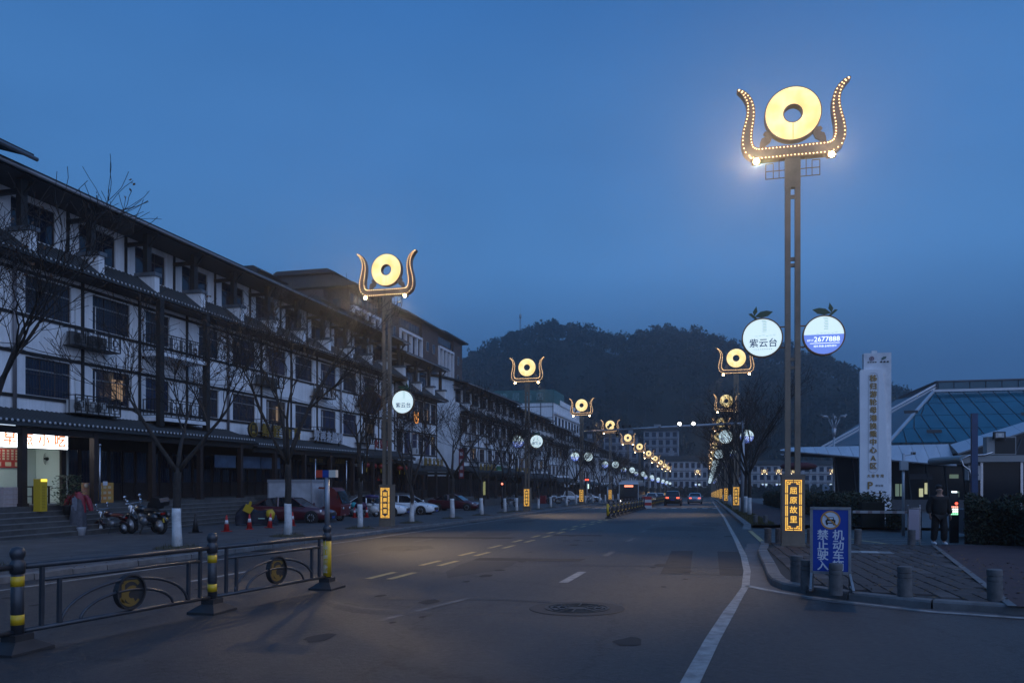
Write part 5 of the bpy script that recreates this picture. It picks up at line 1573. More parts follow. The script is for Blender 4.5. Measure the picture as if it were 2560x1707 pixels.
for s in (-1, 1):
    b = MB(); b.lathe([(0.085, 0), (0.07, 0.04), (0.001, 0.05)], 12, (2.16, s * 0.45, 0.78), axis='x'); b.build('headlight', HEADL, t)
    b = MB(); b.bar((1.85, s * 0.66, 1.5), (2.0, s * 0.9, 1.55), 0.02, 0.02); b.cbox((2.0, s * 0.92, 1.45), (0.04, 0.12, 0.2)); b.build('mirror', BLACKP, t)
    wheel(t, -1.55, s * 0.66, 0.27, 0.15)
b = MB(); b.box(-2.3, 1.8, -0.4, 0.4, 0.5, 0.72); b.build('chassis', BLACKP, t)
wheel(t, 1.75, 0, 0.27, 0.12)
b = MB(); b.prism([(2.1, 0.36), (1.98, 0.55), (1.7, 0.6), (1.45, 0.52), (1.4, 0.36), (1.7, 0.56)], -0.11, 0.11); b.build('mudguard', REDP, t)

# motorbikes and scooters
SEATM = M('seat_vinyl', (0.012, 0.012, 0.014), 0.5); BIKEB = paint('bike_black', (0.01, 0.01, 0.012)); BIKER = paint('bike_red', (0.035, 0.006, 0.007)); BIKEW = paint('bike_white', (0.55, 0.53, 0.5))
def motorbike(name, label, x, y, rz, col, s=1.0, box=True, wr=0.31, group=None, seat=SEATM, plate=True, off=0.12):
    t = thing(name, label, 'motorbike', (x, y, gz(x, y, off)), rz, group)
    t.scale = (s, s, s); t.rotation_euler = (R(-6), 0, rz)
    for xx in (0.68, -0.66):
        b = MB(); b.lathe([(wr * 0.72, -0.05), (wr * 0.93, -0.055), (wr, 0), (wr * 0.93, 0.055), (wr * 0.72, 0.05)], 22, axis='y', caps=False); o = b.build('wheel', RUBBER, t, (xx, 0, wr))
        b = MB(); b.lathe([(wr * 0.74, -0.03), (wr * 0.66, -0.02), (wr * 0.66, 0.02), (wr * 0.74, 0.03)], 22, axis='y')
        for k in range(6): b.bar((0, 0, 0), (wr * 0.7 * math.cos(k * 1.047), 0, wr * 0.7 * math.sin(k * 1.047)), 0.025, 0.03)
        b.lathe([(0.06, -0.06), (0.06, 0.06)], 10, axis='y'); b.build('rim', ALLOY, o)
    b = MB(); b.tube([(0.68, 0.09, wr), (0.44, 0.09, 0.98)], 0.024, 8); b.tube([(0.68, -0.09, wr), (0.44, -0.09, 0.98)], 0.024, 8); b.build('fork', CHROME, t)
    b = MB(); b.tube([(0.42, 0, 0.9), (0.1, 0, 0.55), (-0.1, 0, 0.34), (-0.4, 0, 0.36), (-0.66, 0, wr)], 0.03, 8); b.tube([(0.4, 0, 0.88), (-0.3, 0, 0.74), (-0.8, 0, 0.78)], 0.025, 8); b.build('frame', BLACKP, t)
    b = MB(); b.ball((0.02, 0, 0.45), 0.19, 10, 0, (1.1, 0.75, 0.9)); b.lathe([(0.08, 0), (0.08, 0.22)], 10, (0.16, 0, 0.5), T=None); b.tube([(0.15, -0.1, 0.4), (0.0, -0.15, 0.26), (-0.5, -0.16, 0.26), (-0.85, -0.16, 0.36)], [0.03, 0.03, 0.04, 0.045], 8); b.build('engine', M('engine_alloy', (0.22, 0.22, 0.23), 0.4, 0.7), t)
    b = MB(); b.ball((0.16, 0, 0.86), 0.2, 12, 0, (1.35, 0.72, 0.68)); b.build('fuel_tank', col, t)
    b = MB(); b.ball((-0.32, 0, 0.82), 0.2, 12, 0, (1.9, 0.7, 0.42)); b.build('seat', seat, t)
    b = MB(); b.ball((-0.62, 0, 0.72), 0.17, 10, 0, (1.3, 0.8, 0.7)); b.build('tail_fairing', col, t)
    b = MB(); b.tube([(0.68 + wr * 1.12 * math.cos(a), 0, wr + wr * 1.12 * math.sin(a)) for a in (0.5, 0.9, 1.3, 1.7, 2.2, 2.7)], 0.06, 6); b.tube([(-0.66 + wr * 1.15 * math.cos(a), 0, wr + wr * 1.15 * math.sin(a)) for a in (0.8, 1.3, 1.8, 2.4, 2.9)], 0.06, 6); b.build('mudguard', col, t)
    b = MB(); b.tube([(0.42, -0.36, 1.08), (0.46, -0.18, 1.06), (0.46, 0.18, 1.06), (0.42, 0.36, 1.08)], 0.016, 8); b.build('handlebar', CHROME, t)
    for sd in (-1, 1):
        b = MB(); b.tube([(0.45, sd * 0.25, 1.08), (0.47, sd * 0.3, 1.26)], 0.008, 5); b.ball((0.48, sd * 0.31, 1.3), 0.07, 8, 0, (0.35, 1.0, 0.8)); b.build('mirror', CHROME, t)
    b = MB(); b.ball((0.6, 0, 0.9), 0.1, 10, 0, (0.8, 1, 1)); b.build('headlight', HEADL, t)
    b = MB(); b.cbox((-0.84, 0, 0.72), (0.05, 0.16, 0.07)); b.build('tail_light', TAILOFF, t)
    if plate: b = MB(); b.cbox((-0.93, 0, 0.5), (0.015, 0.22, 0.15)); b.build('number_plate', PLATEY, t)
    if box:
        b = MB(); b.prism([(-0.55, 0.98), (-0.95, 0.98), (-1.0, 1.12), (-0.92, 1.26), (-0.6, 1.28), (-0.5, 1.12)], -0.2, 0.2); b.build('top_box', BIKEB, t)
        for sd in (-1, 1):
            b = MB(); b.ball((-0.62, sd * 0.27, 0.62), 0.2, 10, 0, (1.3, 0.5, 0.85)); b.build('side_case', BIKEB, t)
    b = MB(); b.tube([(-0.05, 0.12, 0.3), (-0.02, 0.3, 0.0)], 0.014, 6); b.build('stand', BLACKP, t)
    return t
motorbike('parked_motorbike', 'black motorbike with top box and chrome mirrors near the snack-shop steps', -22.3, 27.2, R(172), BIKEB, 1.2)
motorbike('parked_moped', 'small red-seated moped leaning between the clothes stand and the black motorbike', -24.0, 27.3, R(176), BIKER, 0.95, False, 0.26, seat=M('seat_red', (0.12, 0.02, 0.015), 0.5), plate=False)
motorbike('parked_scooter', 'dark scooter squeezed in behind the black motorbike and the moped', -23.2, 28.25, R(168), BIKEB, 1.05, True, 0.27, plate=False)
for i, (x, y) in enumerate(((-20.6, 81.5), (-20.9, 83.2), (-20.2, 104.5), (-20.6, 106.2), (-19.4, 108.0), (-17.4, 121.5))):
    motorbike('parked_motorbike', '%s dark motorbike of those parked beyond the maroon saloons' % ORD[i], x, y, R(15 + 20 * (i % 3)), BIKEB if i % 2 else BIKER, 1.0, i % 2 == 0, group='dark motorbikes farther along', plate=False)
def draped(name, label, x, y, rz, prof, hw, mats, seed, cat='covered scooter'):
    """a cloth cover slung over a two-wheeler: a folded hull, open at the ground"""
    t = thing(name, label, cat, (x, y, gz(x, y, 0.12)), rz)
    rg = random.Random(seed)
    b = MB(); n = 18
    vs = []
    for i, (px, pz) in enumerate(prof):
        for k in range(n + 1):
            a = math.pi * k / n
            w = hw * (0.75 + 0.25 * math.sin(i * 1.7)) * (1 + 0.10 * math.sin(k * 2.4 + i))
            e = abs(math.cos(a)) ** 0.6 * (1 if math.cos(a) > 0 else -1)
            z = 0.06 + 0.05 * math.sin(k * 1.9 + i * 2) if k in (0, n) else 0.08 + (pz - 0.08) * (math.sin(a) ** 0.55)
            vs.append((px + rg.uniform(-0.03, 0.03), e * w, z + rg.uniform(-0.02, 0.02)))
    m = n + 1
    fs = [(i * m + k, (i + 1) * m + k, (i + 1) * m + k + 1, i * m + k + 1) for i in range(len(prof) - 1) for k in range(n)]
    fs += [tuple(range(m)), tuple((len(prof) - 1) * m + k for k in range(m - 1, -1, -1))]
    b.add(vs, fs, 0, None, True)
    b.build('cover', mats[0], t)
    return t
NAVYC = M('navy_cover', (0.012, 0.014, 0.028), 0.6, vary=(3, 0.3)); YELC = M('yellow_vinyl', (0.55, 0.36, 0.02), 0.45); PURC = M('purple_cover', (0.055, 0.012, 0.05), 0.5); TEALC = M('teal_bag', (0.02, 0.30, 0.34), 0.5); SILC = M('silver_cover', (0.32, 0.33, 0.35), 0.35, 0.4)
t = draped('covered_scooter', 'scooter under a navy cover with yellow flaps beside the maroon saloon', -22.4, 35.4, R(4), [(-1.0, 0.3), (-0.92, 0.75), (-0.7, 1.05), (-0.45, 1.12), (-0.2, 0.82), (0.1, 0.72), (0.45, 0.8), (0.75, 0.78), (0.95, 0.55), (1.02, 0.2)], 0.42, [NAVYC], 3)
b = MB(); b.prism([(-0.5, 0.78), (-0.1, 0.62), (0.12, 0.9), (-0.3, 1.12)], -0.47, -0.43); b.prism([(-0.2, 1.05), (-0.1, 1.25), (0.0, 1.22), (-0.05, 1.02)], -0.46, -0.42); b.build('yellow_flap', YELC, t)
b = MB(); b.tube([(0.78, -0.1, 0.80), (0.84, -0.1, 0.6), (0.86, -0.1, 0.3)], [0.16, 0.24, 0.15], 10); b.build('yellow_apron', YELC, t)
b = MB(); b.box(0.35, 0.7, -0.45, -0.43, 0.36, 0.40); b.build('reflective_strip', M('reflective_lime', (0.5, 0.75, 0.6), 0.3), t)
t = motorbike('draped_scooter', 'pale scooter draped with purple covers and a teal bag behind two cones', -22.4, 48.75, R(6), BIKEW, 0.95, False, 0.25, plate=False)
b = MB(); b.ball((-0.45, 0, 0.78), 0.42, 12, 0, (1.25, 0.85, 0.75)); b.build('purple_cover', PURC, t)
b = MB(); b.ball((-0.95, -0.1, 0.85), 0.22, 10, 0, (1, 0.9, 1)); b.build('teal_bag', TEALC, t)
b = MB(); b.ball((-0.7, -0.05, 0.42), 0.36, 12, 0, (1.5, 0.8, 0.7)); b.build('silver_skirt', SILC, t)
b = MB(); b.ball((0.35, 0, 1.45), 0.32, 12, 0, (1.7, 1.2, 0.5)); b.build('rain_canopy', M('violet_canopy', (0.05, 0.035, 0.12), 0.4), t)
b = MB(); b.ball((0.55, 0, 0.55), 0.3, 12, 0, (1.2, 0.85, 1.0)); b.build('leg_shield', BIKEW, t)
# ------------------------------------------------------------------ barriers in the road
RAILM = M('railing_grey_paint', (0.045, 0.05, 0.06), 0.38, 0.3, vary=(4, 0.3))
BASEM = M('railing_base', (0.02, 0.02, 0.022), 0.6, vary=(4, 0.4))
YBAND = M('reflective_yellow', (0.60, 0.38, 0.015), 0.4, vary=(6, 0.2))
MEDG = M('medallion_gold', (0.20, 0.125, 0.03), 0.45, 0.3)
def rail_post():
    b = MB(); b.lathe([(0.065, 0.1), (0.065, 0.98)], 16); b.lathe([(0.075, 0.86), (0.078, 0.98), (0.06, 1.0), (0.06, 1.02), (0.075, 1.05), (0.08, 1.09), (0.06, 1.14), (0.001, 1.155)], 16)
    p = b.mesh('post', RAILM)
    b = MB(); b.lathe([(0.067, 0.30), (0.067, 0.41)], 16); y = b.mesh('yellow_band', YBAND)
    b = MB(); b.add([(sx * w, sy * w2, z) for w, w2, z in ((0.22, 0.28, 0.0), (0.22, 0.28, 0.035), (0.10, 0.12, 0.13), (0.10, 0.12, 0.20)) for sx, sy in ((-1, -1), (1, -1), (1, 1), (-1, 1))],
                    [(i * 4 + k, i * 4 + (k + 1) % 4, i * 4 + 4 + (k + 1) % 4, i * 4 + 4 + k) for i in range(3) for k in range(4)] + [(12, 13, 14, 15)])
    return p, y, b.mesh('foot', BASEM)
PO, YB, FT = rail_post()
def rail_panel(L):
    """parts of one panel along +y"""
    out = []
    b = MB(); b.tube([(0, 0.05, 0.93), (0, L - 0.05, 0.93)], 0.032, 8); out.append(('top_rail', b.mesh('top_rail', RAILM)))
    b = MB(); b.tube([(0, 0.3, 0.76), (0, L - 0.3, 0.76)], 0.022, 8); out.append(('middle_rail', b.mesh('middle_rail', RAILM)))
    b = MB(); b.tube([(0, 0.05, 0.22), (0, L - 0.05, 0.22)], 0.027, 8); out.append(('bottom_rail', b.mesh('bottom_rail', RAILM)))
    for y, z in ((0.28, 0.93), (0.5, 0.76), (L - 0.5, 0.76), (L - 0.28, 0.93)):
        b = MB(); b.box(-0.02, 0.02, y - 0.02, y + 0.02, 0.22, z); out.append(('upright', b.mesh('upright', RAILM)))
    c = L / 2
    for R0, H in ((0.98, 0.42), (0.72, 0.28)):
        b = MB(); b.tube([(0, c - R0 * math.cos(a), 0.22 + H * math.sin(a)) for a in [math.pi * k / 20 for k in range(21)]], 0.02, 6); out.append(('arch_tube', b.mesh('arch_tube', RAILM)))
    b = MB(); b.lathe([(0.205, -0.04), (0.225, -0.04), (0.225, 0.04), (0.205, 0.04), (0.205, -0.04)], 28, (0, c, 0.475), axis='x', smooth=False); b.lathe([(0.206, -0.008), (0.206, 0.008)], 28, (0, c, 0.475), axis='x', smooth=False); out.append(('medallion', b.mesh('medallion', BASEM)))
    b = MB()
    for s in (-1, 1):
        x = s * 0.012
        def arc(cy, cz, r0, r1, a0, a1, n=14):
            for k in range(n):
                t0, t1 = a0 + (a1 - a0) * k / n, a0 + (a1 - a0) * (k + 1) / n
                b.quad((x, cy + r0 * math.cos(t0), cz + r0 * math.sin(t0)), (x, cy + r1 * math.cos(t0), cz + r1 * math.sin(t0)), (x, cy + r1 * math.cos(t1), cz + r1 * math.sin(t1)), (x, cy + r0 * math.cos(t1), cz + r0 * math.sin(t1)))
        arc(c + 0.02, 0.44, 0.05, 0.115, 0.9, 5.2); arc(c, 0.475, 0.13, 0.175, 0.6, 2.3); arc(c, 0.475, 0.15, 0.185, 3.5, 5.6)
        b.quad((x, c - 0.14, 0.36), (x, c - 0.09, 0.34), (x, c - 0.09, 0.60), (x, c - 0.14, 0.58))
    out.append(('gold_emblem', b.mesh('gold_emblem', MEDG)))
    return out
RP = {}
def barrier(label, pts, last_plain=False, skip_first_panel=False):
    """posts at pts (ground points), panels between"""
    t = thing('road_barrier', label, 'railing', (pts[0][0], pts[0][1], gz(*pts[0])))
    o0 = Vector(t.location)
    for i, p in enumerate(pts):
        w = Vector((p[0], p[1], gz(*p))) - o0
        po = obj('post', PO, t, w); 
        if not (last_plain and i == len(pts) - 1): (obj('yellow_band', YB, po), obj('yellow_band', YB, po, (0, 0, 0.42)))
        ft = obj('foot', FT, po)
        if i < len(pts) - 1:
            q = pts[i + 1]
            d = Vector((q[0] - p[0], q[1] - p[1], gz(*q) - gz(*p)))
            L = round(d.length, 1)
            if L not in RP: RP[L] = rail_panel(L)
            pn = None
            ang = math.atan2(-d.x, d.y)
            for nm, me in RP[L]:
                if pn is None:
                    pn = obj('panel', me, t, w, (math.asin(d.z / d.length), 0, ang))
                else: obj(nm, me, pn)
    return t
near = barrier('dark grey railing with yellow banded posts and gold medallions across the near lane', [(-7.58, 3.9), (-7.3, 6.9), (-6.95, 9.85), (-6.6, 12.7)], last_plain=True)
barrier('long row of dark railing posts down the middle of the avenue before the crossing', [(-6.0 + 0.01 * k, 49.6 + k * 2.55) for k in range(12)], last_plain=True)
barrier('far railing continuing beyond the zebra crossing', [(-5.9, 84 + k * 2.55) for k in range(22)])
# the tall end sleeve with a printed warning, and its little sign on a pole
t = thing('sign_pole', 'grey pole with red, blue and white plates standing at the near railing end', 'sign pole', (-6.6, 12.7, gz(-6.6, 12.7)))
b = MB(); b.lathe([(0.073, 0.22), (0.073, 0.93)], 16); sl = b.build('yellow_sleeve', YBAND, t)
text('sleeve_lettering', '一停二看三通过', M('sleeve_white', (0.6, 0.58, 0.5), 0.5), sl, (0.0, -0.077, 0.58), 0.085, (R(90), R(90), 0), 0.002, 0.0)
b = MB(); b.lathe([(0.045, 1.1), (0.045, 2.02)], 12); b.build('pole', M('galvanised_pole', (0.28, 0.30, 0.33), 0.45, 0.5), t)
for x0, x1, nm, c in ((-0.2, -0.07, 'red_plate', (0.5, 0.05, 0.02)), (-0.068, 0.055, 'blue_plate', (0.012, 0.05, 0.24)), (0.057, 0.19, 'cream_plate', (0.6, 0.55, 0.45))):
    b = MB(); b.box(x0, x1, -0.05, 0.05, 2.0, 2.13); b.build(nm, M(nm + '_paint', c, 0.4), t)
t = thing('sign_pole', 'slim pole with a small plate at the start of the far railing', 'sign pole', (-6.05, 49.4, gz(-6, 49.4)))
b = MB(); b.lathe([(0.073, 0.2), (0.073, 0.93)], 12); b.build('yellow_sleeve', YBAND, t)
b = MB(); b.lathe([(0.04, 1.1), (0.04, 2.0)], 10); b.build('pole', MATS['galvanised_pole'], t)
# red and white water barrier at the crossing
t = thing('water_barrier', 'red and white plastic block at the end of the railing by the zebra crossing', 'barrier block', (-5.75, 79.5, gz(-5.75, 79.5)))
for k in range(4):
    b = MB(); b.box(-0.45, 0.45, -0.25, 0.25, k * 0.3, k * 0.3 + 0.295); b.build('band', M('barrier_red', (0.45, 0.03, 0.03), 0.5) if k % 2 else M('barrier_white', (0.6, 0.6, 0.6), 0.5), t)
# camera gantry across the avenue
GALV = M('gantry_galvanised', (0.42, 0.44, 0.47), 0.4, 0.4, vary=(2, 0.2))
y = 58.0
t = thing('camera_gantry', 'pale steel gantry arm over the avenue carrying cameras and two white lamps', 'gantry', (2.62, y, gz(2.6, y, 0.15)))
b = MB(); b.lathe([(0.16, 0), (0.11, 6.6)], 12); b.build('mast', GALV, t)
b = MB(); b.tube([(0, 0, 6.38), (-0.6, 0, 6.42), (-6, 0, 6.22), (-11.5, 0, 6.02)], [0.11, 0.10, 0.08, 0.05], 10); b.build('arm', GALV, t)
WLAMP = M('white_lamp_glow', (1, 1, 1), 0.3, emit=(1.0, 0.98, 0.92), estr=14)
for x in (-3.45, -4.45):
    b = MB(); b.cbox((x, 0, 6.46), (0.36, 0.22, 0.3)); h = b.build('strobe_housing', BLACKP, t)
    b = MB(); b.lathe([(0.12, 0), (0.10, -0.04), (0.001, -0.06)], 14, (x, -0.115, 6.46), axis='y'); b.build('strobe_lens', WLAMP, h)
for x in (-5.9, -8.05, -8.55, -9.15, -9.65, -11.2):
    b = MB(); b.cbox((x, -0.1, 6.36 - (0.02 * (x + 6))*-0.4), (0.16, 0.34, 0.16)); b.box(x - 0.02, x + 0.02, -0.02, 0.02, 6.1, 6.3); h = b.build('camera', BLACKP if x < -8 else GALV, t)
b = MB(); b.lathe([(0.001, 5.62), (0.1, 5.66), (0.13, 5.78), (0.12, 5.95), (0.02, 6.08)], 12, (-9.0, 0, 0)); b.build('dome_camera', BLACKP, t)

# ------------------------------------------------------------------ the corner: board, bollards, person
STONEB = M('bollard_granite', (0.12, 0.115, 0.115), 0.75, vary=(5, 0.45), bump=(50, 0.2))
b = MB(); b.lathe([(0.115, -0.05), (0.115, 0.30), (0.108, 0.305), (0.108, 0.32), (0.115, 0.325), (0.115, 0.385), (0.105, 0.39), (0.105, 0.405), (0.115, 0.41), (0.115, 0.50), (0.108, 0.515), (0.001, 0.52)], 24, smooth=False)
b.v = [(x * 0.9, y * 0.9, z * 0.87) for x, y, z in b.v]
BOL = b.mesh('stone_bollard', STONEB)
for x, y, lab in ((1.55, 14.35, 'stone bollard behind another at the kerb corner'), (1.62, 13.5, 'stone bollard standing foremost at the kerb corner'), (1.98, 12.98, 'stone bollard directly in front of the blue no-entry board'), (2.92, 12.75, 'stone bollard alone on the corner pavement between board and picture edge'), (4.1, 12.65, 'stone bollard near the right picture edge'),
                 (1.86, 24.9, 'stone bollard just beside the big lamp plinth'), (2.18, 24.95, 'stone bollard half behind the big lamp plinth'), (3.1, 25.0, 'stone bollard between lamp plinth and blue board'), (4.45, 25.1, 'stone bollard behind the blue board facing the striped drive'), (5.95, 25.2, 'stone bollard in front of the white notice stand'),
                 (2.3, 38.2, 'pale stone bollard at the verge corner across the drive'), (2.75, 38.3, 'second stone bollard at the verge corner across the drive'), (3.9, 38.6, 'third stone bollard at the verge corner across the drive')):
    o = obj('stone_bollard', BOL, None, (x, y, gz(x, y, 0.13)))
    o.rotation_euler = (random.uniform(-0.02, 0.02), random.uniform(-0.02, 0.02), random.uniform(0, 6))
    tag(o, lab, 'bollard', 'stone bollards')
BLUE = M('board_blue', (0.006, 0.045, 0.30), 0.35); STEELF = M('board_frame_steel', (0.30, 0.30, 0.31), 0.4, 0.6, vary=(4, 0.3)); BWHITE = M('board_white', (0.62, 0.64, 0.70), 0.4); BORANGE = M('board_ring_orange', (0.55, 0.25, 0.06), 0.4)
t = thing('no_entry_board', 'blue upright board with white characters and a struck-out car, on splayed legs', 'sign board', (1.95, 13.3, gz(1.95, 13.3, 0.13)), R(-4))
W2, zb, zt = 0.285, 0.27, 1.30
b = MB(); b.box(-W2 + 0.02, W2 - 0.02, -0.012, 0.012, zb + 0.02, zt - 0.02); b.build('panel', BLUE, t)
for a, c in (((-W2, 0, zb - 0.05), (-W2, 0, zt)), ((W2, 0, zb - 0.05), (W2, 0, zt)), ((-W2 - 0.02, 0, zt), (W2 + 0.02, 0, zt)), ((-W2, 0, zb), (W2, 0, zb))):
    b = MB(); b.bar(a, c, 0.042, 0.042); b.build('frame_tube', STEELF, t)
for s in (-1, 1):
    for q in (-1, 1):
        b = MB(); b.bar((s * W2, 0, zb - 0.01), (s * W2 + s * 0.03, q * 0.30, 0.02), 0.035, 0.035); b.build('leg', STEELF, t)
    b = MB(); b.bar((s * (W2 + 0.03), -0.3, 0.02), (s * (W2 + 0.03), 0.3, 0.02), 0.034, 0.036); b.build('foot_bar', STEELF, t)
b = MB(); ring(b, 0.125, 0.148, -0.018, -0.013, 1.115, 36); b.build('prohibition_ring', BORANGE, t)
b = MB(); flat_disc(b, 0.124, -0.0145, 0, 1.115); b.build('ring_ground', BWHITE, t)
b = MB(); INK = M('board_black', (0.01, 0.01, 0.012), 0.5)
b.prism([(-0.07, 1.06), (0.07, 1.06), (0.075, 1.11), (0.055, 1.125), (0.045, 1.165), (-0.045, 1.165), (-0.055, 1.125), (-0.075, 1.11)], -0.019, -0.0165); b.box(-0.065, -0.04, -0.019, -0.0165, 1.035, 1.06); b.box(0.04, 0.065, -0.019, -0.0165, 1.035, 1.06); b.build('car_pictogram', INK, t)
b = MB(); b.prism([(-0.042, 1.13), (0.042, 1.13), (0.036, 1.155), (-0.036, 1.155)], -0.0205, -0.0192); b.box(-0.045, 0.045, -0.0205, -0.0192, 1.078, 1.096); b.build('pictogram_window', BWHITE, t)
b = MB(); b.bar((-0.09, -0.0245, 1.205), (0.09, -0.0245, 1.025), 0.002, 0.022); b.build('slash_bar', BORANGE, t)
for i, ch in enumerate('机动车辆'): text('character', ch, BWHITE, t, (0.115, -0.014, 0.865 - i * 0.163), 0.175, FRONT, 0.04, 0.02).scale.z = 0.05
for i, ch in enumerate('禁止驶入'): text('character', ch, BWHITE, t, (-0.115, -0.014, 0.865 - i * 0.163), 0.175, FRONT, 0.04, 0.02).scale.z = 0.05

# ------------------------------------------------------------------ totem sign
MARBLE = M('totem_white', (0.80, 0.81, 0.83), 0.45, vary=(0.7, 0.16, (0.5, 0.51, 0.54)))
GOLDT = M('totem_gold', (0.30, 0.19, 0.07), 0.4, 0.5)
t = thing('totem_sign', 'tall white totem with a column of gold characters beside the glass terminal', 'totem sign', (8.84, 45, gz(8.8, 45, 0.12)))
b = MB(); b.box(-0.56, 0.80, 0.0, 0.5, -0.2, 9.02); b.build('rear_slab', MARBLE, t)
fs = [(-0.80, -0.2), (0.62, -0.2), (0.60, 3.0), (0.50, 5.4), (0.42, 7.2), (0.30, 8.12), (-0.74, 8.12), (-0.80, 8.0)]
b = MB(); b.prism(fs, -0.22, -0.002); b.build('front_slab', M('totem_front', (0.76, 0.77, 0.80), 0.4, vary=(0.6, 0.1)), t)
b = MB(); b.box(-0.15, 0.12, 0.1, 0.4, 9.02, 9.16); b.build('cap_box', MARBLE, t)
b = MB()
for s in (-1, 1): b.box(-0.14 + s * 0.24 - 0.01, -0.14 + s * 0.24 + 0.01, -0.236, -0.222, 2.85, 7.7)
for cz, a0 in ((7.7, 0), (2.85, math.pi)):
    b.tube([(-0.14 + 0.24 * math.cos(a0 + math.pi * k / 12), -0.229, cz + 0.24 * math.sin(a0 + math.pi * k / 12)) for k in range(13)], 0.011, 5)
b.build('rounded_border', M('totem_border', (0.45, 0.46, 0.5), 0.4), t)
for i, ch in enumerate('秭归游轮母港换乘中心A区'): text('gold_character', ch, GOLDT, t, (-0.14, -0.235, 7.62 - i * 0.425), 0.37, FRONT, 0.06, 0.03)
for i, ch in enumerate('大客专用'): text('small_character', ch, GOLDT, t, (-0.36 + i * 0.22, -0.232, 2.42), 0.18, FRONT, 0.04, 0.02)
text('parking_letter', 'P', GOLDT, t, (-0.30, -0.235, 1.90), 0.55, FRONT, 0.04, 0.02)
text('parking_caption', '停车场', BLACKP, t, (0.16, -0.232, 1.90), 0.13, FRONT, 0.01, 0.005)
b = MB(); b.bar((0.02, -0.24, 1.5), (0.28, -0.24, 1.5), 0.02, 0.035); b.bar((0.18, -0.24, 1.6), (0.28, -0.24, 1.5), 0.02, 0.035); b.bar((0.18, -0.24, 1.4), (0.28, -0.24, 1.5), 0.02, 0.035); b.build('arrow', GOLDT, t)
b = MB(); ring(b, 0.085, 0.115, -0.03, -0.002, 8.72, 24, 0, -0.17); b.box(-0.22, -0.12, -0.03, -0.002, 8.67, 8.69); b.box(-0.22, -0.12, -0.03, -0.002, 8.75, 8.77); b.box(-0.18, -0.16, -0.03, -0.002, 8.69, 8.75); b.build('round_emblem', M('emblem_plum', (0.16, 0.03, 0.09), 0.4), t)
b = MB(); b.prism([(0.33, 8.62), (0.52, 8.70), (0.56, 8.82), (0.40, 8.80), (0.31, 8.72)], -0.03, -0.002); b.build('leaf_emblem', M('emblem_green', (0.03, 0.10, 0.09), 0.4), t)
b = MB()
for k in range(4): b.box(-0.38 + k * 0.12, -0.29 + k * 0.12, -0.012, -0.002, 8.50, 8.55)
for k in range(3): b.prism([(0.22 + k * 0.16, 8.49), (0.36 + k * 0.16, 8.49), (0.34 + k * 0.16, 8.58), (0.27 + k * 0.16, 8.57)], -0.014, -0.002)
b.build('emblem_caption', BLACKP, t)

# ------------------------------------------------------------------ hedges
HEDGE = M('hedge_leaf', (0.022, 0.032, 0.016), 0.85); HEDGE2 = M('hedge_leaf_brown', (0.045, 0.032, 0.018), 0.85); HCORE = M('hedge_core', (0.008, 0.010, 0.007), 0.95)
def hedge(name, label, pts, w, h, n, seed, cat='hedge', size=0.06):
    """pts: centre line; leaves spread through and over a rough block"""
    rg = random.Random(seed)
    t = thing(name, label, cat, (pts[0][0], pts[0][1], gz(*pts[0], 0.13)))
    o = Vector(t.location)
    b, c = MB(), MB()
    ln = [math.hypot(q[0] - p[0], q[1] - p[1]) for p, q in zip(pts[:-1], pts[1:])]
    for (p, q, L) in zip(pts[:-1], pts[1:], ln):
        dx, dy = (q[0] - p[0]) / L, (q[1] - p[1]) / L
        nx, ny = -dy, dx
        m = int(L / 1.2) + 1
        for i in range(m):
            a, e = i / m, (i + 1) / m
            for f, g in ((a, e),):
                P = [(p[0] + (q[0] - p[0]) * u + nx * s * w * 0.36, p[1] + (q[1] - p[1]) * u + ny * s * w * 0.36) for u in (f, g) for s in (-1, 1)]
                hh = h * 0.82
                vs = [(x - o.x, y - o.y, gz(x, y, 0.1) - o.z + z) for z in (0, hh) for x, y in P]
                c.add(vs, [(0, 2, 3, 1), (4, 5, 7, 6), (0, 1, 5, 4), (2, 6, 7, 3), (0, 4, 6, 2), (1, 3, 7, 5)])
        k = int(n * L / sum(ln))
        for _ in range(k):
            u = rg.random()
            # favour the surface
            s, z = rg.uniform(-1, 1), rg.uniform(0.02, 1)
            if rg.random() < 0.7:
                if rg.random() < 0.5: z = rg.uniform(0.85, 1.06)
                else: s = rg.choice([-1, 1]) * rg.uniform(0.8, 1.05)
            bulge = 1 + 0.12 * math.sin(u * L * 2.1 + seed) + 0.06 * math.sin(u * L * 5.3)
            x = p[0] + dx * u * L + nx * s * w / 2 * bulge
            y = p[1] + dy * u * L + ny * s * w / 2 * bulge
            zz = gz(x, y, 0.1) - o.z + z * h * bulge * (1 - 0.12 * s * s)
            a = Vector((rg.uniform(-1, 1), rg.uniform(-1, 1), rg.uniform(-0.6, 1))).normalized() * size * rg.uniform(0.7, 1.6)
            d = a.cross(Vector((rg.uniform(-1, 1), rg.uniform(-1, 1), rg.uniform(-1, 1)))).normalized() * size * 0.5
            v = Vector((x - o.x, y - o.y, zz))
            b.add([v - a, v + d, v + a, v - d], [(0, 1, 2, 3)], 1 if rg.random() < 0.12 else 0)
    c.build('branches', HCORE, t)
    b.build('foliage', [HEDGE, HEDGE2], t)
    return t
hedge('hedge', 'long dark hedge running beside the far footpath up to the totem', [(7.3, 37.5), (7.2, 44), (7.2, 62), (7.2, 95)], 1.3, 1.35, 20000, 1, size=0.09)
hedge('hedge', 'tall dark hedge at the right picture edge behind the walking man', [(7.9, 27.0), (9.2, 26.6), (9.9, 24.6), (10.6, 22.6)], 1.5, 1.32, 14000, 2, size=0.06)
hedge('round_bush', 'low rounded bush beside the barrier gate', [(7.7, 36.9), (8.3, 36.8)], 1.4, 0.75, 2500, 3, 'bush', 0.06)

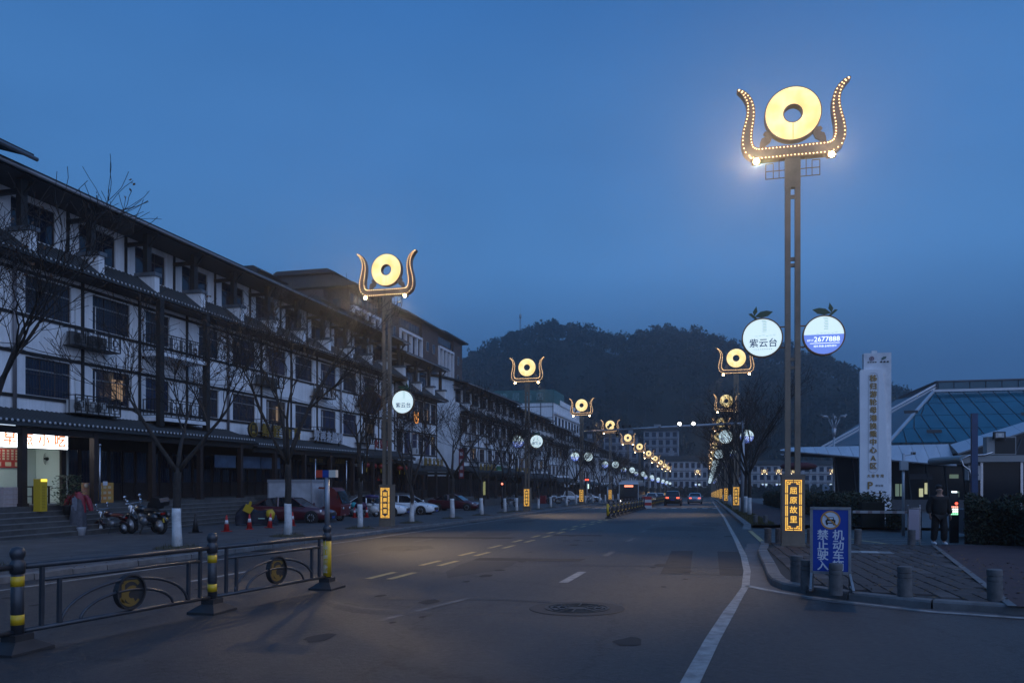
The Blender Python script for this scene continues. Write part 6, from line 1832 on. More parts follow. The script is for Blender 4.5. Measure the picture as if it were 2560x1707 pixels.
# ------------------------------------------------------------------ glass terminal
TGL = M('terminal_glass', (0.010, 0.095, 0.14), 0.1, spec=0.35, vary=(0.25, 0.35)); TGL2 = M('terminal_glass_dark', (0.003, 0.009, 0.016), 0.1, spec=0.22)
ALU = M('canopy_panel_white', (0.50, 0.52, 0.56), 0.4, 0.3, vary=(0.6, 0.12)); MUL = M('mullion_blue_grey', (0.03, 0.045, 0.06), 0.4, 0.4); GREYP = M('terminal_grey_panel', (0.10, 0.11, 0.13), 0.5, 0.2)
t = thing('glass_terminal', 'low glass terminal with sloping blue panes and a white panelled canopy', 'building', (0, 0, 0))
A0, A1 = Vector((15.4, 72.3, 4.75)), Vector((32.0, 72.3, 4.75))
B0, B1 = Vector((21.9, 84, 10.2)), Vector((36.0, 84, 10.2))
rows, cols = 4, 13
def PP(u, v):   # u along, v up; constant-pitch seams
    x = 15.4 + u * 1.28
    a, c = Vector((x, 72.3, 4.75)), Vector((x, 84, 10.2))
    return a + (c - a) * v
import itertools
for r in range(rows):
    v0, v1 = r / rows, (r + 1) / rows
    for k in range(cols):
        # clip by the hip edge that runs from A0 to B0
        def hip(v): return 15.4 + 6.5 * v
        x0, x1 = 15.4 + k * 1.28, 15.4 + (k + 1) * 1.28
        q = []
        for x, v in ((x0, v0), (x1, v0), (x1, v1), (x0, v1)):
            q.append((max(x, hip(v)), v))
        if q[1][0] - q[0][0] < 0.02 and q[2][0] - q[3][0] < 0.02: continue
        g = 0.06
        vs = [(x + (g if i in (0, 3) else -g), 72.3 + 11.7 * v + (0.04 if i < 2 else -0.04), 4.75 + 5.45 * v + (0.02 if i < 2 else -0.02)) for i, (x, v) in enumerate(q)]
        b = MB(); b.add(vs + [(x, y + 0.04, z - 0.06) for x, y, z in vs], [(0, 1, 2, 3), (0, 4, 5, 1), (1, 5, 6, 2), (2, 6, 7, 3), (3, 7, 4, 0)]); b.build('glass_pane', TGL, t)
b = MB()
for k in range(1, cols):
    x = 15.4 + k * 1.28
    v1 = min(1.0, max(0, (x - 15.4) / 6.5)) 
    if v1 > 0: b.bar((x, 72.38, 4.69), (x, 72.38 + 11.7 * v1, 4.69 + 5.45 * v1), 0.05, 0.12)
for r in range(1, rows):
    v = r / rows
    b.bar((15.4 + 6.5 * v, 72.4 + 11.7 * v, 4.67 + 5.45 * v), (33, 72.4 + 11.7 * v, 4.67 + 5.45 * v), 0.06, 0.1)
o = b.build('glazing_bars', MUL, t); o['kind'] = 'stuff'
for i, (x, v) in enumerate(((17.9, 0.53), (18.7, 0.15), (27.2, 0.45))):
    b = MB(); b.add([(x, 72.25 + 11.7 * v, 4.82 + 5.45 * v), (x + 1.2, 72.25 + 11.7 * v, 4.82 + 5.45 * v), (x + 1.2, 72.1 + 11.7 * (v + 0.03), 4.95 + 5.45 * (v + 0.03)), (x, 72.1 + 11.7 * (v + 0.03), 4.95 + 5.45 * (v + 0.03))], [(0, 1, 2, 3)]); b.build('vent_gap', BLACKM, t)
b = MB(); b.bar((15.2, 72.2, 4.7), (21.8, 84, 10.2), 0.24, 0.24); b.build('hip_beam', ALU, t)
b = MB(); b.bar((21.7, 84.0, 10.3), (37, 84.0, 10.3), 0.3, 0.24); b.build('ring_beam', ALU, t)
for k in range(10):
    b = MB(); b.box(22.3 + k * 1.4 + 0.04, 23.7 + k * 1.4 - 0.04, 84.3, 84.36, 10.45, 11.15); b.build('clerestory_pane', TGL, t)
b = MB(); b.box(22.2, 37, 84.4, 100, 10.4, 11.2); b.box(22.1, 37, 84.2, 100, 11.2, 11.32); b.build('lantern_roof', GREYP, t)
b = MB(); b.add([(15.2, 72.35, 4.7), (21.8, 84.2, 10.2), (22.0, 100, 11.0), (11.2, 82, 4.8)], [(0, 3, 2, 1)]); b.build('side_slope', GREYP, t)
for d in (0, 0.5):
    b = MB(); b.bar((11.0 + d, 80.5 - d, 4.75), (22.2, 84.6, 11.0 - d * 0.6), 0.16, 0.16); b.build('ridge_beam', ALU, t)
# front canopy, panel by panel
cxs = [6.4] + [7.2 + k * 0.97 for k in range(13)] + [19.8]
def ctop(x): return Vector((x, 71.9, 4.42 + 0.012 * (x - 7)))
def cbot(x): return Vector((x, 69.6, 4.02 - max(0, (x - 7)) * 0.1))
for x0, x1 in zip(cxs[:-1], cxs[1:]):
    a, c, d, e = cbot(x0), cbot(x1), ctop(x1), ctop(x0)
    if x0 < 7: a = Vector((6.3, 71, 4.12)); e = Vector((6.35, 71.2, 4.2))
    a = a + Vector((0.012, 0, 0)); e = e + Vector((0.012, 0, 0)); c = c - Vector((0.012, 0, 0)); d = d - Vector((0.012, 0, 0))
    b = MB(); b.add([a, c, d, e, a + Vector((0, 0.1, -0.1)), c + Vector((0, 0.1, -0.1)), d + Vector((0, 0.1, -0.14)), e + Vector((0, 0.1, -0.14))], [(0, 1, 2, 3), (0, 4, 5, 1), (1, 5, 6, 2), (3, 7, 4, 0), (5, 4, 7, 6)]); b.build('canopy_panel', ALU, t)
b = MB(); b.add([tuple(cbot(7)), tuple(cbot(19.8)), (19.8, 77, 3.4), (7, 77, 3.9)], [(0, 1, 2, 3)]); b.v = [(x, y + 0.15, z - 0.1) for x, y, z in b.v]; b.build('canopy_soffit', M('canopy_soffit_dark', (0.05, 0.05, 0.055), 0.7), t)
for k in range(10):
    x0, x1 = 19.85 + k * 1.15, 19.85 + (k + 1) * 1.15 - 0.02
    f = lambda x: 3.72 + (x - 19.8) * 0.355
    h = lambda x: 4.5 + (x - 19.8) * 0.33
    b = MB(); b.add([(x0, 69.5, f(x0)), (x1, 69.5, f(x1)), (x1, 71.6, h(x1)), (x0, 71.6, h(x0)), (x0, 69.6, f(x0) - 0.12), (x1, 69.6, f(x1) - 0.12)], [(0, 1, 2, 3), (0, 4, 5, 1)]); b.build('wing_panel', ALU, t)
b = MB(); b.add([(19.85, 69.9, 2.8), (32, 69.9, 2.8), (32, 69.9, 7.95), (19.85, 69.9, 3.62)], [(0, 1, 2, 3)]); b.build('wing_glass', TGL2, t)
b = MB()
for k in range(9): b.bar((20.2 + k * 1.2, 69.85, 2.8), (20.9 + k * 1.2, 69.85, 3.6 + k * 0.42), 0.06, 0.08)
o = b.build('wing_mullions', MUL, t); o['kind'] = 'stuff'
# glazed ground floor under the canopy, some rooms lit
b = MB(); b.box(11.5, 34, 76.0, 76.1, -1.2, 3.9); b.build('lobby_glass', TGL2, t)
for k in range(14):
    x = 12 + k * 1.5
    b = MB(); b.bar((x, 75.9, -1.1), (x - 0.5, 75.9, 3.8), 0.1, 0.14); b.build('raking_mullion', MUL, t)
b = MB(); b.box(11.5, 34, 75.7, 75.95, -1.2, -0.2); b.build('base_wall', GREYP, t)
LOB = M('lobby_light', (0.6, 0.65, 0.5), 0.5, emit=(0.85, 0.85, 0.45), estr=0.5); LOB2 = M('lobby_light_green', (0.3, 0.4, 0.3), 0.5, emit=(0.30, 0.42, 0.30), estr=0.30)
for x0, x1, z0, z1, m in ((18.55, 18.85, 0.05, 0.8, LOB), (19.0, 19.2, 0.3, 1.3, LOB), (21.0, 21.7, 1.7, 2.05, LOB2), (21.2, 21.75, 0.05, 0.55, LOB2), (16.6, 16.9, 0.1, 1.2, LOB2), (17.0, 17.25, 0.1, 1.2, LOB2)):
    b = MB(); b.box(x0, x1, 75.86, 75.99, z0, z1); b.build('lit_doorway', m, t)
b = MB(); b.box(17.7, 19.6, 75.84, 75.98, 1.62, 2.1); b.build('lobby_sign', GREYP, t)

# park light with petal arms
def park_light(x, y, label):
    t = thing('park_light', label, 'street lamp', (x, y, gz(x, y, 0.12)), 0.3, 'petal park lights')
    b = MB(); b.lathe([(0.14, 0), (0.10, 1.2), (0.08, 6.7)], 10); b.build('pole', GALV, t)
    b = MB()
    for k in range(8):
        a = k * math.pi / 4
        b.tube([(0.1 * math.cos(a), 0.1 * math.sin(a), 6.6), (0.16 * math.cos(a), 0.16 * math.sin(a), 7.4), (0.5 * math.cos(a), 0.5 * math.sin(a), 8.1)], 0.03, 5)
    b.lathe([(0.12, 6.55), (0.17, 6.9), (0.2, 7.3)], 10); b.build('flower_stem', GALV, t)
    for k in range(6):
        a = k * math.pi / 3
        b = MB()
        b.tube([(0.4 * math.cos(a), 0.4 * math.sin(a), 8.05), (0.7 * math.cos(a), 0.7 * math.sin(a), 8.45), (1.0 * math.cos(a), 1.0 * math.sin(a), 8.4), (1.25 * math.cos(a), 1.25 * math.sin(a), 8.55)], [0.03, 0.04, 0.07, 0.02], 6)
        b.ball((0.85 * math.cos(a), 0.85 * math.sin(a), 8.33), 0.2, 8, 0, (1.2, 1.2, 0.3)); b.build('petal_arm', GALV, t)
park_light(11.3, 75, 'tall unlit park light with petal arms between the big lamp and the totem')
park_light(14.5, 150, 'distant petal-armed park light half hidden by the big lamp posts')

# ------------------------------------------------------------------ gatehouse corner
STEEL = M('brushed_steel', (0.45, 0.45, 0.47), 0.25, 0.9); CREAMP = M('cream_paint', (0.26, 0.26, 0.26), 0.5)
g0 = gz(9.5, 30.5, 0.13)
t = thing('gatehouse', 'small flat-roofed gatehouse with dark glazing behind the hedge', 'kiosk', (9.2, 30, g0))
b = MB(); b.box(0.1, 5, 0.0, 3.2, 0, 0.9); b.build('base_wall', GREYP, t)
b = MB(); b.box(-0.3, 5.4, -0.45, 3.6, 2.62, 2.84); b.build('roof_slab', CREAMP, t)
b = MB(); b.prism([(-0.32, 2.62), (-0.3, 2.86)] + [(-0.5 - 0.22 * math.sin(a), 2.72 + 0.15 * math.cos(a)) for a in [math.pi * k / 8 for k in range(9)]], -0.42, 3.5); b.build('roof_nose', CREAMP, t)
b = MB(); b.tube([(0.3, -0.5, 2.95), (0.05, -0.5, 2.86), (-0.45, -0.5, 2.84), (-0.68, -0.5, 2.72), (-0.62, -0.5, 2.5), (-0.42, -0.5, 2.34), (-0.4, -0.5, 1.9)], 0.03, 8); b.build('cable_conduit', STEEL, t)
for k in range(4):
    b = MB(); b.box(0.16 + k * 1.2, 1.3 + k * 1.2, 0.01, 0.05, 0.92, 2.6); b.build('glazing', TGL2, t)
for x in (0.1, 1.33, 2.53, 3.73): 
    b = MB(); b.box(x - 0.04, x + 0.04, -0.03, 0.06, 0.9, 2.62); b.build('steel_upright', STEEL, t)
b = MB(); b.box(-0.4, 0.0, -0.3, 0.1, 2.0, 2.5); b.build('meter_cabinet', M('cabinet_white', (0.42, 0.40, 0.40), 0.5), t)
b = MB(); b.box(-0.36, -0.06, -0.25, 0.1, 0, 1.98); pp_ = b.build('door_post', BROWNW, t)
for k in range(3): 
    b = MB(); b.box(-0.16, -0.1, -0.258, -0.252, 1.35 + k * 0.12, 1.43 + k * 0.12); b.build('gold_glyph', M('post_gold', (0.35, 0.20, 0.04), 0.4), pp_)
def ac_unit(label, loc, rz, w=0.82, h=0.56, d=0.32, group='air conditioner units', body=None):
    t = thing('air_conditioner', label, 'air conditioner', loc, rz, group)
    bm = body or M('ac_white', (0.5, 0.5, 0.49), 0.5)
    b = MB(); b.box(-w / 2, w / 2, 0, d, 0, h); b.build('casing', bm, t)
    b = MB(); b.lathe([(h * 0.38, -0.012), (h * 0.38, -0.003)], 20, (-w * 0.12, 0, h / 2), axis='y', smooth=False); b.build('fan_opening', BLACKM, t)
    b = MB()
    for q in (0.36, 0.27, 0.18, 0.09): b.tube([(-w * 0.12 + h * q * math.cos(a), -0.02, h / 2 + h * q * math.sin(a)) for a in [k * math.pi / 8 for k in range(17)]], 0.006, 4, caps=False)
    b.build('fan_guard', bm, t)
    for x in (-w * 0.35, w * 0.35):
        b = MB(); b.box(x - 0.03, x + 0.03, 0.02, d - 0.02, -0.04, 0); b.build('foot', BLACKP, t)
    return t
ta = thing('air_conditioner', 'cream rooftop air conditioner on the gatehouse with a dark rear grille', 'air conditioner', (9.95, 30.1, g0 + 2.88))
b = MB(); b.box(-0.45, 0.45, 0, 0.4, 0, 0.62); b.build('casing', CREAMP, ta)
b = MB(); b.box(-0.2, 0.42, -0.012, -0.002, 0.03, 0.58); b.build('rear_grille', BLACKP, ta)
b = MB()
for k in range(14): b.box(-0.2, 0.42, -0.02, -0.013, 0.05 + k * 0.038, 0.058 + k * 0.038)
o = b.build('grille_wires', M('grille_wire', (0.03, 0.03, 0.03), 0.5), ta); o['kind'] = 'stuff'
t = thing('site_floodlight', 'small unlit black floodlight fixed above the gatehouse air conditioner', 'floodlight', (9.83, 29.95, g0 + 3.42))
b = MB(); b.box(-0.18, 0.18, -0.06, 0.06, 0, 0.24); b.build('housing', BLACKP, t)
b = MB(); b.box(-0.13, 0.13, -0.068, -0.062, 0.04, 0.2); b.build('lens', M('flood_glass_off', (0.35, 0.37, 0.4), 0.1), t)
b = MB(); b.box(-0.05, 0.05, -0.075, -0.069, 0.08, 0.17); b.build('led_chip', M('led_chip', (0.6, 0.6, 0.55), 0.4), t)
b = MB(); b.bar((-0.19, 0, 0.12), (-0.19, 0.03, -0.05), 0.02, 0.03); b.bar((0.19, 0, 0.12), (0.19, 0.03, -0.05), 0.02, 0.03); b.build('bracket', STEEL, t)
b = MB(); b.box(-0.09, 0.09, -0.07, 0.07, 0, 4.25); b.box(-0.11, 0.11, -0.09, 0.09, 2.2, 2.24); b.box(-0.14, 0.14, -0.12, 0.12, -0.05, 0.03)
tag(b.build('blue_post', M('post_blue', (0.02, 0.05, 0.13), 0.35, 0.2, vary=(3, 0.3)), None, (8.62, 28.5, gz(8.6, 28.5, 0.05))), 'square blue metal post rising in front of the gatehouse', 'post')
t = thing('gate_display', 'slim gate display with a red stop dot and bright lines of characters', 'display', (7.83, 27.8, gz(7.8, 27.8, 0.05)))
b = MB(); b.box(-0.13, 0.13, 0, 0.12, 0, 1.62); b.build('case', BLACKP, t)
b = MB(); b.lathe([(0.045, -0.012), (0.045, -0.002)], 16, (0.06, 0, 1.28), axis='y', smooth=False); b.build('stop_dot', M('stop_red', (1, 0.1, 0.05), 0.4, emit=(1.0, 0.10, 0.06), estr=2.5, sample=False), t)
for k, c in enumerate(((1.0, 0.35, 0.25), (0.9, 1.0, 0.9), (1.0, 0.9, 0.9), (0.3, 1.0, 0.5))):
    b = MB()
    for q in range(4): b.box(-0.11 + q * 0.057, -0.065 + q * 0.057, -0.012, -0.002, 1.14 - k * 0.075, 1.195 - k * 0.075)
    b.build('display_line', M('led_row_%d' % k, c, 0.4, emit=c, estr=1.7, sample=False), t)
b = MB(); b.box(-0.07, 0.07, -0.03, 0.05, 1.63, 1.68); b.build('status_lamp', M('status_white', (1, 1, 1), 0.3, emit=(0.8, 0.95, 1), estr=2.2, sample=False), t)
t = thing('barrier_gate', 'white boom barrier arm with dark gate cabinet across the drive', 'barrier gate', (7.55, 31.2, gz(7.5, 31.2)))
b = MB(); b.box(-0.12, 0.12, -0.15, 0.15, 0, 1.0); b.build('cabinet', M('gate_cabinet', (0.02, 0.022, 0.03), 0.4), t)
b = MB(); b.box(-2.2, 0.1, -0.04, -0.01, 0.90, 1.0); am = b.build('boom_arm', M('boom_white', (0.32, 0.32, 0.33), 0.5), t)
for k in range(5):
    b = MB(); b.box(-2.1 + k * 0.42, -1.95 + k * 0.42, -0.046, -0.0415, 0.905, 0.995); b.build('boom_stripe', M('boom_red', (0.2, 0.15, 0.15), 0.5), am)
t = thing('notice_stand', 'pale upright notice board on a steel stand beside the walking man', 'notice stand', (6.3, 26.4, gz(6.3, 26.4)), R(12))
b = MB(); b.box(-0.16, 0.16, -0.012, 0.012, 0.22, 1.16); b.build('panel', M('notice_pink', (0.42, 0.36, 0.42), 0.5), t)
for s in (-1, 1):
    b = MB(); b.bar((s * 0.18, 0, 0.0), (s * 0.18, 0, 1.26), 0.03, 0.03); b.bar((s * 0.18, 0.0, 0.03), (s * 0.18, 0.45, 0.02), 0.025, 0.025); b.ball((s * 0.18, 0, 1.28), 0.025, 8); b.build('stand_tube', STEEL, t)
b = MB(); b.bar((-0.18, 0, 1.2), (0.18, 0, 1.2), 0.025, 0.025); b.bar((-0.18, 0, 0.18), (0.18, 0, 0.18), 0.025, 0.025); b.build('cross_tube', STEEL, t)
t = thing('cctv_pole', 'white pole with a square junction box and a small camera by the gate', 'camera pole', (7.5, 33, gz(7.5, 33)))
b = MB(); b.lathe([(0.06, 0), (0.05, 3.2)], 10); b.build('pole', GALV, t)
b = MB(); b.box(-0.13, 0.15, -0.14, 0.1, 2.55, 2.9); b.build('junction_box', M('junction_grey', (0.3, 0.33, 0.36), 0.5), t)
b = MB(); b.bar((0, 0, 3.1), (0.3, 0, 3.15), 0.03, 0.03); b.cbox((0.34, -0.06, 3.2), (0.12, 0.26, 0.11)); b.build('camera', GALV, t)
b = MB(); b.cbox((0.34, -0.2, 3.19), (0.09, 0.02, 0.08)); b.build('camera_lens', BLACKP, t)
t = thing('parking_sign', 'small white letter P sign on a thin pole beyond the hedge', 'sign', (13.2, 92, gz(13, 92, 0.12)))
b = MB(); b.lathe([(0.05, 0), (0.05, 3.4)], 8, (0.9, 0, 0)); b.build('pole', GALV, t)
text('parking_letter', 'P', BWHITE, t, (-0.2, 0, 1.7), 1.6, FRONT, 0.04, 0.02)
b = MB(); b.lathe([(0.06, 0), (0.06, 1.2)], 8, (-0.3, 0.1, 0)); b.build('letter_stem', GALV, t)
# red inflated canopy / lantern behind the big lamp
t = thing('red_banner_arch', 'dull red inflated lantern hanging under the canopy tip behind the big lamp', 'lantern', (10.6, 96, 3.1))
b = MB(); b.ball((0, 0, 0), 1.0, 12, 0, (2.1, 0.8, 0.5)); b.build('lantern_body', M('dull_red', (0.10, 0.012, 0.014), 0.7), t)
b = MB(); b.lathe([(0.04, -6), (0.04, -0.3)], 6, (-1.2, 0, 0)); b.lathe([(0.04, -6), (0.04, -0.3)], 6, (1.2, 0, 0)); b.build('pole', GALV, t)
# parked vehicles and greenery glimpsed beyond the hedge
car('parked_car', 'white car glimpsed over the long hedge by the parking sign', 13.5, 100, R(15), WHITEP, 'sedan', 0.12, 4.6, 1.8, 1.5, None)
hedge('hedge', 'dark planting at the far end of the plaza under the white blocks', [(9, 300), (60, 300)], 4, 4.2, 6000, 9, size=0.5)
hedge('hedge', 'dark shrubs along the foot of the block at the avenue end', [(-34, 353), (2, 353)], 3, 4.0, 5000, 10, size=0.5)
# ------------------------------------------------------------------ snack shop and what stands before it
SHOPW = M('shop_wall_pale', (0.50, 0.55, 0.50), 0.8); SGLOW = M('sign_box_white', (1, 1, 1), 0.5, emit=(0.93, 0.97, 1.0), estr=4.0)
SRED = M('sign_letter_orange', (0.8, 0.25, 0.1), 0.5, emit=(1.0, 0.30, 0.10), estr=0.9, sample=False)
t = thing('snack_shop', 'open-fronted snack shop with pale walls behind the white sign', 'shop', (-28.4, 25.75, 0.62))
b = MB(); b.box(-1.6, -1.55, -3.6, 3.6, 0, 3.3); b.box(-2.55, 0.2, 3.55, 3.6, 0, 3.3); b.box(-2.55, 0.1, -3.6, -3.55, 0, 3.3); b.box(-2.55, 0.1, -3.6, 3.6, 3.25, 3.3); b.build('room_wall', SHOPW, t)
b = MB(); b.box(-2.6, 1.4, -3.6, 3.6, -0.02, 0.0); b.build('room_floor', M('shop_tile', (0.3, 0.29, 0.27), 0.4), t)
b = MB(); b.box(0.0, 0.12, 3.3, 3.65, 0, 3.1); b.box(0.0, 0.12, -0.9, -0.1, 0, 2.4); b.build('door_jamb', BROWNW, t)
mn = MB(); mn.box(-1.545, -1.52, 1.2, 2.95, 1.55, 2.4); mn = mn.build('menu_board', M('menu_red', (0.42, 0.03, 0.025), 0.5), t)
b = MB()
for r_ in range(4):
    for k in range(7): b.box(-1.519, -1.512, 1.32 + k * 0.22, 1.44 + k * 0.22, 1.9 + r_ * 0.12, 1.98 + r_ * 0.12)
for k in range(3): b.box(-1.519, -1.512, 1.4 + k * 0.5, 1.7 + k * 0.5, 1.62, 1.8)
b.build('menu_print', M('menu_print', (0.6, 0.5, 0.35), 0.5), mn)
b = MB(); b.box(-1.2, -0.4, -1.2, 1.6, 3.19, 3.23); tl = b.build('ceiling_lamp', M('tube_glow', (1, 1, 1), 0.4, emit=(0.82, 0.95, 1.0), estr=10), t)
# sign box
t = thing('snack_sign', 'bright white light-box sign with orange characters over the snack shop', 'light-box sign', (-26.95, 24.6, 2.95))
b = MB(); b.box(-0.18, 0.0, -0.02, 3.42, -0.03, 0.70); b.build('box', BLACKP, t)
b = MB(); b.box(0.0, 0.012, 0.0, 3.4, 0, 0.67); b.build('lit_face', SGLOW, t)
for i, ch in enumerate('早点小吃'): text('orange_character', ch, SRED, t, (0.022, 0.5 + i * 0.82, 0.32), 0.6, STREET, 0.02, 0.02)
t = thing('upper_light_box', 'second plain lit panel above the snack sign', 'light box', (-27.0, 24.2, 3.66))
b = MB(); b.box(-0.1, 0, 0, 1.25, 0, 0.3); b.build('box', BLACKP, t)
b = MB(); b.box(0.0, 0.012, 0.03, 1.22, 0.03, 0.27); b.build('lit_face', M('panel_pale_blue', (1, 1, 1), 0.5, emit=(0.6, 0.75, 0.95), estr=0.9), t)
# wall fan, table
t = thing('wall_fan', 'dark wall fan inside the snack shop', 'fan', (-29.4, 29.28, 2.6), R(-60))
b = MB(); b.tube([(0.25 * math.cos(a), 0, 0.25 * math.sin(a)) for a in [k * math.pi / 10 for k in range(21)]], 0.012, 5, caps=False); b.tube([(0.14 * math.cos(a), -0.03, 0.14 * math.sin(a)) for a in [k * math.pi / 10 for k in range(21)]], 0.01, 5, caps=False); b.build('guard', BLACKP, t)
for k in range(3):
    a = k * 2.094; b = MB(); b.prism([(0, 0), (0.2 * math.cos(a - 0.4), 0.2 * math.sin(a - 0.4)), (0.23 * math.cos(a), 0.23 * math.sin(a)), (0.2 * math.cos(a + 0.4), 0.2 * math.sin(a + 0.4))], -0.01, 0.0); b.build('blade', BLACKP, t)
b = MB(); b.ball((0, 0.1, 0), 0.09, 8, 0, (1, 1.5, 1)); b.bar((0, 0.15, 0), (0, 0.3, -0.1), 0.04, 0.04); b.build('motor', BLACKP, t)
t = thing('shop_table', 'small wooden table with pots in the snack shop doorway', 'table', (-27.6, 27.0, 0.62))
b = MB(); b.box(-0.3, 0.3, -0.45, 0.45, 0.7, 0.75); b.build('top', BROWNW, t)
for sx in (-0.26, 0.26):
    for sy in (-0.4, 0.4): b = MB(); b.box(sx - 0.03, sx + 0.03, sy - 0.03, sy + 0.03, 0, 0.7); b.build('leg', BROWNW, t)
b = MB(); b.box(-0.26, 0.26, -0.4, 0.4, 0.3, 0.33); b.build('shelf', BROWNW, t)
b = MB(); b.lathe([(0.1, 0), (0.13, 0.1), (0.12, 0.22), (0.05, 0.25)], 12); tag(b.build('cooking_pot', M('pot_tan', (0.3, 0.22, 0.13), 0.5), None, (-27.6, 27.2, 1.372)), 'round tan pot standing on the snack-shop table', 'pot')
# cartons
CART = M('carton_pale', (0.42, 0.34, 0.32), 0.8, vary=(4, 0.2)); k = 0
for y0 in (23.95, 24.42):
    for zz in range(4):
        b = MB(); b.box(-0.26, 0.26, 0, 0.45, 0, 0.185); o = b.build('carton', CART, None, (-26.25, y0, 0.605 + zz * 0.19))
        b = MB(); b.box(0.261, 0.264, 0.0, 0.45, 0.08, 0.10); b.build('tape', M('carton_tape', (0.28, 0.2, 0.17), 0.5), o)
        tag(o, '%s pale carton from the bottom of the stack %s the snack-shop column' % (ORD[zz], 'next to' if y0 > 24.2 else 'farther from'), 'carton', 'cartons stacked by the snack shop'); k += 1
t = thing('light_bollard', 'yellow square light post with a glowing top beside the cartons', 'light post', (-25.45, 25.1, 0.4))
b = MB(); b.box(-0.16, 0.16, -0.17, 0.17, 0, 1.28); b.build('post', YELC, t)
b = MB(); b.box(0.161, 0.166, -0.13, 0.16, 1.17, 1.27); b.build('glow_strip', M('amber_glow', (1, 0.8, 0.1), 0.4, emit=(1.0, 0.72, 0.06), estr=1.6, sample=False), t)
b = MB()
for q in range(16): b.box(0.161, 0.164, -0.08, 0.08, 0.1 + q * 0.06, 0.115 + q * 0.06)
o = b.build('louvre', M('amber_slot', (0.12, 0.07, 0.01), 0.6), t); o['kind'] = 'stuff'
# potted plant, bucket, posters, clothes
t = thing('potted_plant', 'tall leafy shrub in a dark pot on the snack-shop steps', 'plant', (-25.15, 26.15, 0.22))
b = MB(); b.lathe([(0.16, 0), (0.24, 0.35), (0.26, 0.4), (0.22, 0.4)], 14); b.build('pot', BLACKP, t)
b = MB(); rg = random.Random(8)
for _ in range(700):
    a, z = rg.uniform(0, 6.28), rg.uniform(0.4, 1.62)
    r_ = rg.uniform(0.05, 0.52) * (1.25 - 0.45 * abs(z - 0.9))
    c = Vector((r_ * math.cos(a), r_ * math.sin(a), z))
    u = Vector((math.cos(a + rg.uniform(-0.8, 0.8)), math.sin(a), rg.uniform(-0.4, 0.8))).normalized() * 0.07
    w = u.cross(Vector((rg.uniform(-1, 1), rg.uniform(-1, 1), 1))).normalized() * 0.025
    b.add([c - u, c + w, c + u, c - w], [(0, 1, 2, 3)])
b.build('foliage', M('potplant_leaf', (0.03, 0.06, 0.025), 0.4), t)
b = MB(); b.tube([(0, 0, 0.3), (0.03, 0.02, 0.9), (0, 0, 1.4)], 0.02, 6); b.build('stem', BARK, t)
b = MB(); b.lathe([(0.13, 0), (0.17, 0.3), (0.18, 0.31), (0.165, 0.31), (0.12, 0.02)], 16); tag(b.build('bucket', M('bucket_white', (0.5, 0.5, 0.53), 0.5), None, (-24.35, 26.0, gz(-24.3, 26, 0.12))), 'white plastic bucket at the foot of the snack-shop steps', 'bucket')
t = thing('poster_cabinet', 'ice cabinet covered with orange menu posters on the terrace', 'cabinet', (-26.25, 28.9, 0.605))
b = MB(); b.box(-0.5, 0, 0, 1.0, 0, 0.9); b.build('body', M('poster_orange', (0.42, 0.13, 0.03), 0.5, vary=(3, 0.8, (0.45, 0.30, 0.06))), t)
b = MB()
for q in range(9): b.box(0.001, 0.006, 0.1 + (q % 3) * 0.28, 0.28 + (q % 3) * 0.28, 0.15 + (q // 3) * 0.24, 0.27 + (q // 3) * 0.24)
b.build('poster_print', M('poster_cream', (0.55, 0.42, 0.26), 0.5), t)
b = MB(); b.box(0.007, 0.012, 0.35, 0.62, 0.78, 0.96); b.build('white_notice', BWHITE, t)
t = thing('drink_poster', 'blue and yellow drinks poster board leaning beside the orange cabinet', 'poster', (-26.22, 28.03, 0.605))
b = MB(); b.box(-0.04, 0, 0, 0.8, 0, 0.9); b.build('board', M('poster_yellow', (0.45, 0.30, 0.04), 0.5, vary=(2.5, 0.6, (0.5, 0.18, 0.14))), t)
b = MB(); b.add([(0.004, 0.35, 0.88), (0.004, 0.79, 0.88), (0.004, 0.79, 0.35), (0.004, 0.62, 0.5)], [(0, 1, 2, 3)]); b.build('poster_sky', M('poster_blue', (0.10, 0.26, 0.55), 0.5), t)
b = MB(); b.ball((0.03, 0.2, 0.78), 0.1, 10, 0, (0.2, 1.2, 1)); b.build('poster_fruit', M('poster_cream2', (0.6, 0.45, 0.3), 0.5), t)
t = thing('jacket_stand', 'red jacket and grey striped apron hung on a stand beside the moped', 'clothes stand', (-24.8, 26.3, gz(-24.8, 26.3, 0.12)), R(25))
b = MB(); b.lathe([(0.02, 0), (0.02, 1.75)], 8); b.bar((-0.3, 0, 1.62), (0.3, 0, 1.62), 0.03, 0.03); b.lathe([(0.2, 0), (0.2, 0.03), (0.03, 0.05)], 12); b.build('stand', STEEL, t)
def cloth(prof, n, fold, seed, c=(0, 0)):
    rg = random.Random(seed); b = MB(); ph = [rg.uniform(0, 6.28) for _ in range(4)]
    vs = []
    for z, rx, ry, dx in prof:
        for k_ in range(n):
            a = 2 * math.pi * k_ / n
            f = 1 + fold * (0.6 * math.sin(4 * a + ph[0] + z * 1.3) + 0.4 * math.sin(9 * a + ph[1] - z * 2))
            vs.append((c[0] + dx + rx * f * math.cos(a), c[1] + ry * f * math.sin(a), z + 0.02 * math.sin(3 * a + ph[2])))
    b.add(vs, [(i * n + k_, i * n + (k_ + 1) % n, (i + 1) * n + (k_ + 1) % n, (i + 1) * n + k_) for i in range(len(prof) - 1) for k_ in range(n)], 0, None, True)
    return b
JRED = M('jacket_red', (0.27, 0.014, 0.03), 0.5, vary=(5, 0.4))
cloth([(0.92, 0.30, 0.20, 0), (1.15, 0.29, 0.19, 0), (1.42, 0.27, 0.17, 0), (1.6, 0.25, 0.13, 0), (1.70, 0.15, 0.09, 0), (1.74, 0.09, 0.06, 0)], 26, 0.10, 1).build('jacket', JRED, t)
